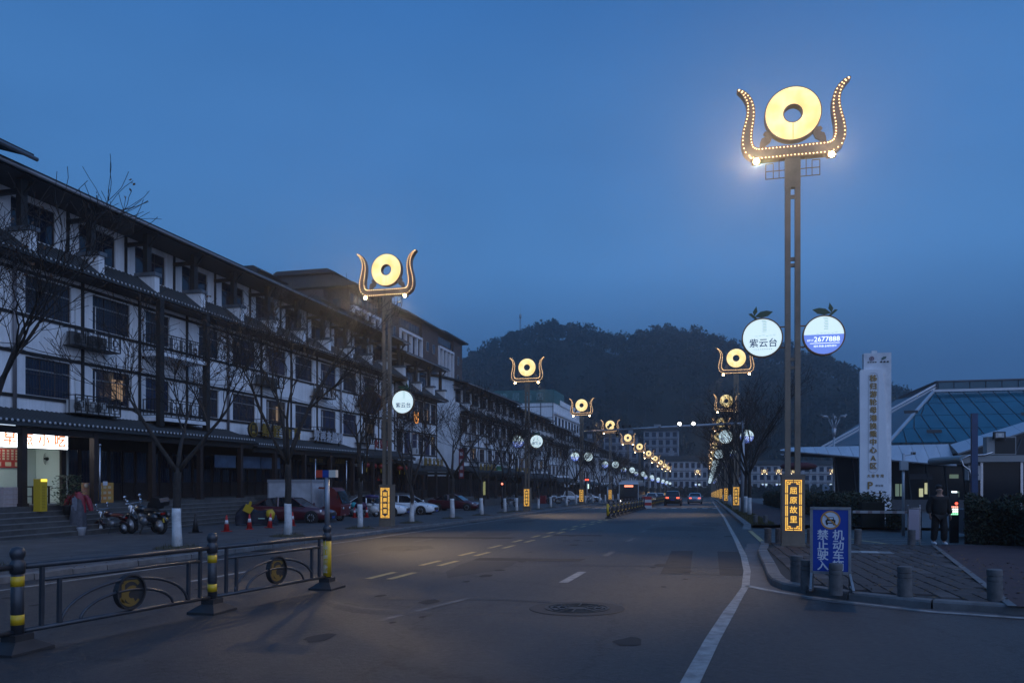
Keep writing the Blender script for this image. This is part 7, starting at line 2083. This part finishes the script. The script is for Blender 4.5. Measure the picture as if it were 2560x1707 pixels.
for s_ in (-1, 1):
    cloth([(0.98, 0.085, 0.085, s_ * 0.14), (1.2, 0.10, 0.09, s_ * 0.09), (1.45, 0.10, 0.10, s_ * 0.02), (1.62, 0.07, 0.08, -s_ * 0.06)], 14, 0.10, 4 + s_, (s_ * 0.36, 0)).build('sleeve', JRED, t)
b = MB(); b.prism([(-0.17, 0.98), (0.02, 0.98), (0.05, 1.45), (-0.06, 1.6), (-0.15, 1.5)], -0.235, -0.2); b.build('shirt_front', M('shirt_pale', (0.16, 0.17, 0.21), 0.7, vary=(6, 0.3)), t)
b = MB()
n = 22
vs = [(r_ * (1 + 0.1 * math.sin(5 * a)) * math.cos(a), 0.7 * r_ * (1 + 0.1 * math.sin(5 * a)) * math.sin(a) - 0.05, z) for z, r_ in ((0.12, 0.34), (0.6, 0.31), (1.15, 0.28), (1.45, 0.2)) for a in [2 * math.pi * k_ / n for k_ in range(n)]]
b.add(vs, [(i * n + k_, i * n + (k_ + 1) % n, (i + 1) * n + (k_ + 1) % n, (i + 1) * n + k_) for i in range(3) for k_ in range(n)], 0, None, True); b.build('apron', M('apron_grey', (0.075, 0.075, 0.09), 0.7, vary=(6, 0.5)), t)

# cones
CONER = M('cone_red', (0.42, 0.02, 0.02), 0.5, vary=(6, 0.2)); CONEW = M('cone_white', (0.6, 0.6, 0.62), 0.45)
b = MB(); b.box(-0.17, 0.17, -0.17, 0.17, 0, 0.03); b.lathe([(0.125, 0.03), (0.028, 0.70), (0.001, 0.70)], 18, smooth=True); CM = b.mesh('traffic_cone', CONER)
b = MB(); b.lathe([(0.083, 0.33), (0.060, 0.49)], 18); CW = b.mesh('white_band', CONEW)
for i, (x, y, lab) in enumerate(((-20.04, 29.4, 'nearest red cone, left of the yellow-flapped covered scooter'), (-20.15, 31.3, 'red cone in front of the navy scooter cover'), (-19.98, 32.7, 'tilted red cone under the yellow apron'), (-20.1, 35.0, 'red cone in front of the maroon saloon door'), (-22.55, 47.2, 'red cone behind the white-based tree, before the draped scooter'), (-22.0, 47.9, 'red cone at the front wheel of the draped scooter'))):
    o = obj('traffic_cone', CM, None, (x, y, gz(x, y, 0.122))); o.rotation_euler = (0, R(7) if i == 2 else 0, i * 0.7); obj('white_band', CW, o)
    tag(o, lab, 'traffic cone', 'red traffic cones')
b = MB(); b.box(-0.2, 0.2, -0.2, 0.2, 0, 0.03); b.lathe([(0.14, 0.03), (0.03, 0.8), (0.001, 0.8)], 16); o = b.build('traffic_cone', BLACKP, None, (-20.7, 28.2, gz(-20.7, 28.2, 0.122)))
b = MB(); b.lathe([(0.086, 0.38), (0.07, 0.5)], 16); b.build('dark_band', M('cone_dark_band', (0.04, 0.04, 0.05), 0.3), o)
tag(o, 'all-black traffic cone standing alone near the first cone', 'traffic cone')

# air conditioners on the facade racks
acs = []
for k, yy in ((2, (28.72, 29.92)), (6, (43.5, 44.7)), (8, (50.9, 52.0)), (10, (58.2, 59.3))):
    for j, y in enumerate(yy):
        for z, fl in ((4.60, 'lower'), (7.60, 'upper')):
            if k > 6 and fl == 'upper' and j: continue
            ac_unit('%s air conditioner on the %s rack of the near shop house, %s rack along' % ('first' if j == 0 else 'second', fl, ORD[(k - 2) // 2 if k == 2 else (k - 4) // 2]), (-27.02, y, z), R(90), 0.8, 0.58, 0.3, body=M('ac_white', (0.5, 0.5, 0.49), 0.5) if fl == 'lower' else M('ac_grimy', (0.10, 0.10, 0.10), 0.6))
for i, (x, y, z) in enumerate(((-26.9, 70.0, 4.0), (-26.9, 71.4, 3.0), (-26.9, 73.4, 3.2), (-26.9, 91.5, 2.4))):
    ac_unit('%s air conditioner beyond the second shop-side lamp, near the gold letters' % ORD[i], (x, y, z), R(90), 0.85, 0.62, 0.32)

# shop lettering along the arcade roof
GOLDS = M('gold_letter', (0.30, 0.19, 0.03), 0.35, 0.5); WHITES = M('white_letter', (0.42, 0.43, 0.46), 0.5); REDS = M('red_letter', (0.22, 0.02, 0.02), 0.5)
def letters(name, label, s, y0, y1, z, size, mat, x=-26.6, backing=BLACKP, cat='shop sign'):
    t = thing(name, label, cat, (x, y0, z))
    d = (y1 - y0) / max(1, len(s) - 1)
    for i, ch in enumerate(s): text('letter', ch, mat, t, (0.03, i * d, size * 0.5), size, STREET, 0.04, 0.02)
    for zz in (size * 0.2, size * 0.75):
        b = MB(); b.box(-0.06, -0.03, -0.3, (y1 - y0) + 0.3, zz, zz + 0.03); b.build('mounting_rail', backing, t)
    for q in (0.0, y1 - y0):
        b = MB(); b.box(-0.14, -0.06, q - 0.02, q + 0.02, -0.4, size); b.build('bracket', backing, t)
    return t
letters('shop_sign', 'row of large gold characters standing on the arcade roof of the near house', '鲜匠食府', 43.1, 46.9, 4.2, 0.85, GOLDS)
t = thing('round_shop_sign', 'round gold medallion sign at the head of the gold characters', 'shop sign', (-26.6, 41.65, 4.65))
b = MB(); b.lathe([(0.46, -0.06), (0.46, 0.06)], 28, axis='x', smooth=False); b.build('backing', BLACKP, t)
b = MB(); b.lathe([(0.40, 0.061), (0.45, 0.061), (0.45, 0.09), (0.40, 0.09)], 28, axis='x', smooth=False, caps=False); b.build('rim', GOLDS, t)
b = MB(); b.ball((0.08, 0, -0.2), 0.16, 10, 0, (0.3, 1.3, 0.8)); b.build('bowl_relief', GOLDS, t)
text('letter', '鲜', GOLDS, t, (0.075, 0, 0.1), 0.36, STREET, 0.04, 0.02)
b = MB(); b.bar((0, -0.6, 0.05), (0, 0.0, 0.05), 0.03, 0.03); b.build('bracket', BLACKP, t)
letters('shop_sign', 'row of grey-white characters on the arcade roof beyond the gold ones', '好再来烧烤', 49.6, 53.2, 4.25, 0.8, WHITES)
letters('shop_sign', 'short row of dull red characters half hidden by the near shop-side lamp', '火锅店', 59.8, 62.0, 4.1, 0.8, REDS)
letters('shop_sign', 'gold characters over the porch of the house with tall windows', '府酒家饭庄', 69.9, 74.6, 2.85, 0.8, GOLDS, x=-26.0)
letters('shop_sign', 'tall gold characters in two tiers on the house beyond the gap', '再来酒家店', 88.7, 95, 2.45, 1.0, GOLDS, x=-26.0)
letters('shop_sign', 'dim gold characters farther along the house beyond the gap', '好食饭店', 107.2, 113.5, 2.35, 0.9, GOLDS, x=-26.0)
t = thing('green_sign', 'green panel sign next to the two-tier gold characters', 'shop sign', (-26.0, 96.2, 2.4))
b = MB(); b.box(-0.1, 0, 0, 3.2, 0, 0.9); b.build('panel', M('sign_green', (0.02, 0.11, 0.03), 0.5), t)
b = MB(); b.box(0, 0.01, 0.3, 2.9, 0.3, 0.42); b.build('panel_stripe', M('sign_green_pale', (0.25, 0.4, 0.25), 0.5), t)
t = thing('banner_sign', 'upright red and white banner on the gable beyond the gap', 'shop sign', (-27.1, 84.6, -0.5))
b = MB(); b.box(-0.3, 0.3, -0.08, 0, 2.2, 5.6); b.build('panel', M('banner_red', (0.16, 0.015, 0.02), 0.5), t)
for k in range(4): 
    b = MB(); b.box(-0.18, 0.18, -0.09, -0.081, 2.4 + k * 0.8, 2.8 + k * 0.8); b.build('banner_patch', M('banner_white', (0.4, 0.36, 0.38), 0.5), t)
# under the arcade: fascia boards, blue panels, posts, lanterns
BLUEP = M('blue_landscape_panel', (0.09, 0.15, 0.23), 0.5, vary=(0.9, 0.55, (0.035, 0.06, 0.12)))
for i, (y0, y1) in enumerate(((38.3, 40.3), (40.75, 42.9), (43.0, 45.2))):
    b = MB(); b.box(-0.05, 0, 0, y1 - y0, 0, 0.7); o = b.build('landscape_panel', BLUEP, None, (-26.85, y0, 2.33))
    b = MB(); b.box(-0.001, 0.01, 0, y1 - y0, -0.06, -0.002); b.build('panel_rail', BLACKP, o)
    tag(o, '%s painted blue landscape panel under the arcade eave' % ORD[i], 'panel', 'blue landscape panels')
for i, (nm, y, s, sz) in enumerate((('gold lettering on a dark fascia under the arcade', 50.3, '御足养生会所', 0.34), ('second gold lettering on a dark fascia beside the steel posts', 54.0, '人民超市', 0.42))):
    t = thing('fascia_sign', nm, 'shop sign', (-27.0, y, 2.75))
    b = MB(); b.box(-0.1, 0, -1.4, 1.4, -0.05, 0.5); b.build('board', BLACKM, t)
    text('gold_lettering', s, M('dim_gold_letter', (0.24, 0.17, 0.03), 0.4, 0.3), t, (0.012, 0, 0.22), sz, STREET, 0.01, 0.005)
for i, y in enumerate((28.55, 47.9, 52.6, 55.3)):
    b = MB(); b.lathe([(0.05, -0.2), (0.05, 2.6)], 10); b.lathe([(0.07, 2.52), (0.07, 2.6)], 10); o = b.build('steel_post', STEEL, None, (-25.78, y, 0.6 if y < 40 else 0.4))
    tag(o, '%s shiny steel post standing under the arcade eave' % ORD[i], 'post', 'steel posts under the arcade')
LANR = M('lantern_red', (0.22, 0.01, 0.01), 0.5); 
for i, (y, z) in enumerate(((56.6, 2.75), (58.0, 2.7), (59.4, 2.7), (63.4, 2.6), (64.6, 2.6))):
    t = thing('red_lantern', '%s unlit red lantern with yellow tassel under the arcade eave' % ORD[i], 'lantern', (-26.0, y, z), 0, 'red lanterns under the arcade')
    b = MB(); b.ball((0, 0, 0), 0.26, 14, 0, (1, 1, 0.8)); b.build('lantern_body', LANR, t)
    b = MB(); b.lathe([(0.1, 0.18), (0.1, 0.25)], 10); b.lathe([(0.1, -0.25), (0.1, -0.18)], 10); b.build('lantern_cap', GOLDS, t)
    b = MB(); b.lathe([(0.05, -0.55), (0.03, -0.25)], 8); b.build('tassel', YELC, t)
    b = MB(); b.lathe([(0.008, 0.25), (0.008, 0.9)], 5); b.build('cord', BLACKP, t)
t = thing('neon_sign', 'small orange neon badge hanging under the second fruit sign', 'neon sign', (-26.3, 68.2, 7.4))
b = MB(); b.box(-0.05, 0, -0.6, 0.6, -0.6, 0.7); b.build('board', BLACKM, t)
b = MB(); NEON = M('neon_orange', (1, 0.4, 0.1), 0.4, emit=(1.0, 0.40, 0.10), estr=1.8, sample=False)
for yy in (-0.5, 0.5): b.tube([(0.02, yy, 0.5), (0.02, yy * 0.95, -0.2), (0.02, yy * 0.6, -0.5)], 0.035, 5)
b.tube([(0.02, -0.3, -0.5), (0.02, 0.3, -0.5)], 0.035, 5); b.tube([(0.02, -0.2, 0.3), (0.02, 0, -0.2), (0.02, 0.2, 0.3)], 0.03, 5); b.build('neon_tube', NEON, t)
t = thing('menu_light_box', 'small pale upright light box outside a shop beyond the maroon saloons', 'light box', (-25.6, 88.6, gz(-25.6, 88.6, 0.15)))
b = MB(); b.box(-0.1, 0.1, -0.35, 0.35, 1.3, 2.9); b.build('case', M('box_yellowish', (0.4, 0.38, 0.15), 0.5, emit=(0.45, 0.42, 0.12), estr=0.35), t)
b = MB(); b.box(-0.08, 0.08, -0.04, 0.04, 0, 1.3); b.build('stem', BLACKP, t)
t = thing('traffic_signal', 'red pedestrian signal glowing beside the third shop-side lamp', 'traffic signal', (-14.4, 96.5, gz(-14.4, 96.5, 0.12)))
b = MB(); b.lathe([(0.07, 0), (0.06, 3.0)], 8); b.build('pole', GALV, t)
b = MB(); b.box(-0.3, 0.3, -0.1, 0.1, 2.9, 3.35); b.build('head', BLACKP, t)
for sx in (-0.14, 0.14): b = MB(); b.lathe([(0.11, -0.115), (0.11, -0.102)], 12, (sx, 0, 3.12), axis='y', smooth=False); b.build('red_lens', MATS['stop_red'], t)
b = MB(); b.box(0.1, 0.25, -0.11, -0.1, 2.0, 2.6); b.build('green_strip', M('strip_pale', (0.7, 1, 0.8), 0.4, emit=(0.7, 0.9, 0.75), estr=1.2, sample=False), t)
b = MB(); b.lathe([(0.07, 0), (0.07, 2.4)], 8, (0, 0, 0)); t = thing('street_beacon', 'small red beacon light in front of the house beyond the gap', 'beacon', (-19.5, 74, gz(-19.5, 74, 0.12)))
b.build('pole', BLACKP, t); b = MB(); b.ball((0, 0, 2.45), 0.11, 10); b.build('red_glow', M('beacon_red', (1, 0.2, 0.1), 0.4, emit=(1.0, 0.2, 0.12), estr=3, sample=False), t)
b = MB(); b.box(-0.6, 0.6, -0.45, 0.45, 0, 1.05); b.box(-0.63, 0.63, -0.48, 0.48, 1.05, 1.12); tag(b.build('red_bin', M('bin_red', (0.2, 0.01, 0.015), 0.5), None, (-22.5, 107.5, gz(-22.5, 107.5, 0.12))), 'square red bin on the shop pavement behind the bare trees', 'bin')

# cables slung along the facade
for i, (z, sg) in enumerate(((7.2, 0.35), (7.05, 0.5), (10.9, 0.3))):
    pts = []
    for k in range(12):
        for q in range(6):
            f = q / 6
            pts.append((-27.32, 22.1 + (k + f) * 3.65, z - sg * 0.4 * math.sin(math.pi * f)))
    b = MB(); b.tube(pts, 0.016, 4); tag(b.build('wall_cable', BLACKP), '%s thin dark cable slung along the near shop-house wall' % ORD[i], 'cable', 'cables on the near shop house')
# fallen leaves along the kerbs and under the trees
b = MB(); rg = random.Random(21)
for _ in range(1500):
    if rg.random() < 0.6: x, y, of = -13.2 - abs(rg.gauss(0, 1.2)), rg.uniform(12, 60), 0.128
    else: x, y, of = rg.uniform(1.7, 6.5), rg.uniform(12.6, 25.0), 0.140
    if x > -13.4 and x < 0: of = 0.008
    a, s_ = rg.uniform(0, 6.28), rg.uniform(0.02, 0.05)
    z = gz(x, y, of)
    u = Vector((math.cos(a) * s_, math.sin(a) * s_, rg.uniform(-0.004, 0.012))); w = Vector((-math.sin(a) * s_ * 0.5, math.cos(a) * s_ * 0.5, 0.006))
    c = Vector((x, y, z + 0.006))
    b.add([c - u, c + w, c + u, c - w], [(0, 1, 2, 3)])
b.build('fallen_leaves', M('fallen_leaf', (0.12, 0.075, 0.035), 0.8))['kind'] = 'stuff'

# ------------------------------------------------------------------ the walking man
SKIN = M('skin', (0.36, 0.20, 0.14), 0.6); BLACKC = M('black_cloth', (0.004, 0.004, 0.005), 0.85); HAIR = M('hair_black', (0.008, 0.007, 0.007), 0.7); SHOE = M('shoe_white', (0.62, 0.62, 0.64), 0.5)
def skinned(name, verts, edges, radii, mat, parent, sub=2):
    me = bpy.data.meshes.new(name)
    me.from_pydata([Vector(v) for v in verts], edges, [])
    o = obj(name, me, None)
    sk = o.modifiers.new('skin', 'SKIN')
    sk.use_smooth_shade = True
    for i, r_ in enumerate(radii):
        sv = me.skin_vertices[0].data[i]
        sv.radius = (r_, r_) if not isinstance(r_, tuple) else r_
        sv.use_root = i == 0
    ss = o.modifiers.new('sub', 'SUBSURF'); ss.levels = ss.render_levels = sub
    bpy.context.view_layer.update()
    nm = bpy.data.meshes.new_from_object(o.evaluated_get(bpy.context.evaluated_depsgraph_get()))
    bpy.data.objects.remove(o)
    nm.materials.clear(); nm.materials.append(mat)
    for p in nm.polygons: p.use_smooth = True
    return obj(name, nm, parent)
px, py = 6.72, 25.3
t = thing('person', 'man in black jacket and trousers with white shoes walking out by the gate', 'person', (px, py, gz(px, py, 0.137)), R(8))
# joints; he faces -y, left leg forward
J = [(0, 0, 0.92), (0, 0.0, 1.12), (0, -0.01, 1.33), (0, -0.005, 1.43), (0, -0.02, 1.49), (0, -0.035, 1.59), (0, -0.03, 1.68),
     (0.17, 0, 1.37), (0.26, 0.03, 1.10), (0.29, -0.04, 0.86), (-0.17, 0, 1.37), (-0.27, 0.05, 1.12), (-0.25, 0.02, 0.88),
     (0.09, 0, 0.88), (0.11, -0.07, 0.48), (0.12, -0.02, 0.09), (0.13, -0.14, 0.05), (-0.09, 0, 0.88), (-0.11, 0.01, 0.48), (-0.13, 0.08, 0.09), (-0.14, -0.03, 0.05)]
Ed = [(0, 1), (1, 2), (2, 3), (3, 4), (4, 5), (5, 6), (3, 7), (7, 8), (8, 9), (3, 10), (10, 11), (11, 12), (0, 13), (13, 14), (14, 15), (15, 16), (0, 17), (17, 18), (18, 19), (19, 20)]
Ra = [(0.15, 0.11), (0.14, 0.10), (0.16, 0.10), 0.08, 0.058, (0.082, 0.098), (0.078, 0.092), 0.06, 0.045, 0.03, 0.06, 0.045, 0.03, 0.085, 0.06, 0.04, 0.035, 0.085, 0.06, 0.04, 0.035]
body = skinned('body', J, Ed, Ra, SKIN, t)
jk = [(0, 0, 0.80), (0, 0.0, 1.1), (0, 0, 1.3), (0, 0.0, 1.43), (0.19, 0, 1.385), (0.275, 0.03, 1.10), (0.30, -0.035, 0.90), (-0.19, 0, 1.385), (-0.285, 0.05, 1.12), (-0.265, 0.02, 0.92)]
skinned('jacket', jk, [(0, 1), (1, 2), (2, 3), (3, 4), (4, 5), (5, 6), (3, 7), (7, 8), (8, 9)], [(0.23, 0.17), (0.235, 0.17), (0.235, 0.16), (0.13, 0.12), 0.105, 0.09, 0.07, 0.105, 0.09, 0.07], BLACKC, t)
tr = [(0, 0, 0.92), (0.095, 0, 0.84), (0.115, -0.07, 0.48), (0.12, -0.02, 0.10), (-0.095, 0, 0.84), (-0.115, 0.01, 0.48), (-0.13, 0.08, 0.10)]
skinned('trousers', tr, [(0, 1), (1, 2), (2, 3), (0, 4), (4, 5), (5, 6)], [(0.18, 0.14), 0.125, 0.105, 0.095, 0.125, 0.105, 0.095], BLACKC, t)
for sx, fy in ((0.13, -0.02), (-0.135, 0.08)):
    b = MB(); b.ball((sx, fy - 0.07, 0.045), 0.07, 12, 0, (0.75, 2.0, 0.75)); b.ball((sx, fy, 0.06), 0.06, 10, 0, (0.85, 1.1, 1.1)); b.build('shoe', SHOE, t)
b = MB(); b.ball((0, 0.022, 1.715), 0.103, 14, 0, (0.93, 1.0, 0.66)); b.build('hair', HAIR, t)
b = MB(); b.prism([(-0.018, 1.59), (0.018, 1.59), (0.008, 1.64), (-0.008, 1.64)], -0.148, -0.11); b.build('nose', SKIN, t)
for s in (-1, 1):
    b = MB(); b.ball((s * 0.034, -0.117, 1.635), 0.012, 8); b.build('eye', HAIR, t)
    b = MB(); b.ball((s * 0.086, -0.02, 1.61), 0.024, 8, 0, (0.5, 0.8, 1.2)); b.build('ear', SKIN, t)
b = MB(); b.ball((0, -0.118, 1.552), 0.022, 8, 0, (1.2, 0.5, 0.3)); b.build('mouth', M('lip', (0.2, 0.08, 0.07), 0.6), t)
for s, hx, hy, hz_ in ((1, 0.295, -0.055, 0.83), (-1, -0.25, 0.01, 0.85)):
    b = MB(); b.ball((hx, hy, hz_), 0.042, 10, 0, (0.55, 0.95, 1.15))
    for k in range(4): b.tube([(hx, hy - 0.03 + k * 0.02, hz_ - 0.03), (hx, hy - 0.036 + k * 0.022, hz_ - 0.075 + 0.006 * abs(k - 1.3)), (hx - s * 0.015, hy - 0.034 + k * 0.02, hz_ - 0.105 + 0.008 * abs(k - 1.3))], [0.0095, 0.009, 0.007], 6)
    b.tube([(hx, hy - 0.035, hz_), (hx - s * 0.008, hy - 0.062, hz_ - 0.03), (hx - s * 0.012, hy - 0.06, hz_ - 0.06)], [0.011, 0.01, 0.008], 6); b.build('hand', SKIN, t)

# ------------------------------------------------------------------ evening haze over the whole valley
hm = bpy.data.materials.new('haze')
hm.use_nodes = True
hm.node_tree.nodes.clear()
h_out = hm.node_tree.nodes.new('ShaderNodeOutputMaterial')
h_vol = hm.node_tree.nodes.new('ShaderNodeVolumePrincipled')
h_vol.inputs['Color'].default_value = (0.86, 0.90, 0.95, 1)
h_vol.inputs['Density'].default_value = HAZE_D
h_vol.inputs['Anisotropy'].default_value = 0.8
hm.node_tree.links.new(h_vol.outputs[0], h_out.inputs['Volume'])
b = MB(); b.box(-600, 700, -70, 960, -14, 150)
hz_o = b.build('haze', hm)
hz_o['kind'] = 'stuff'
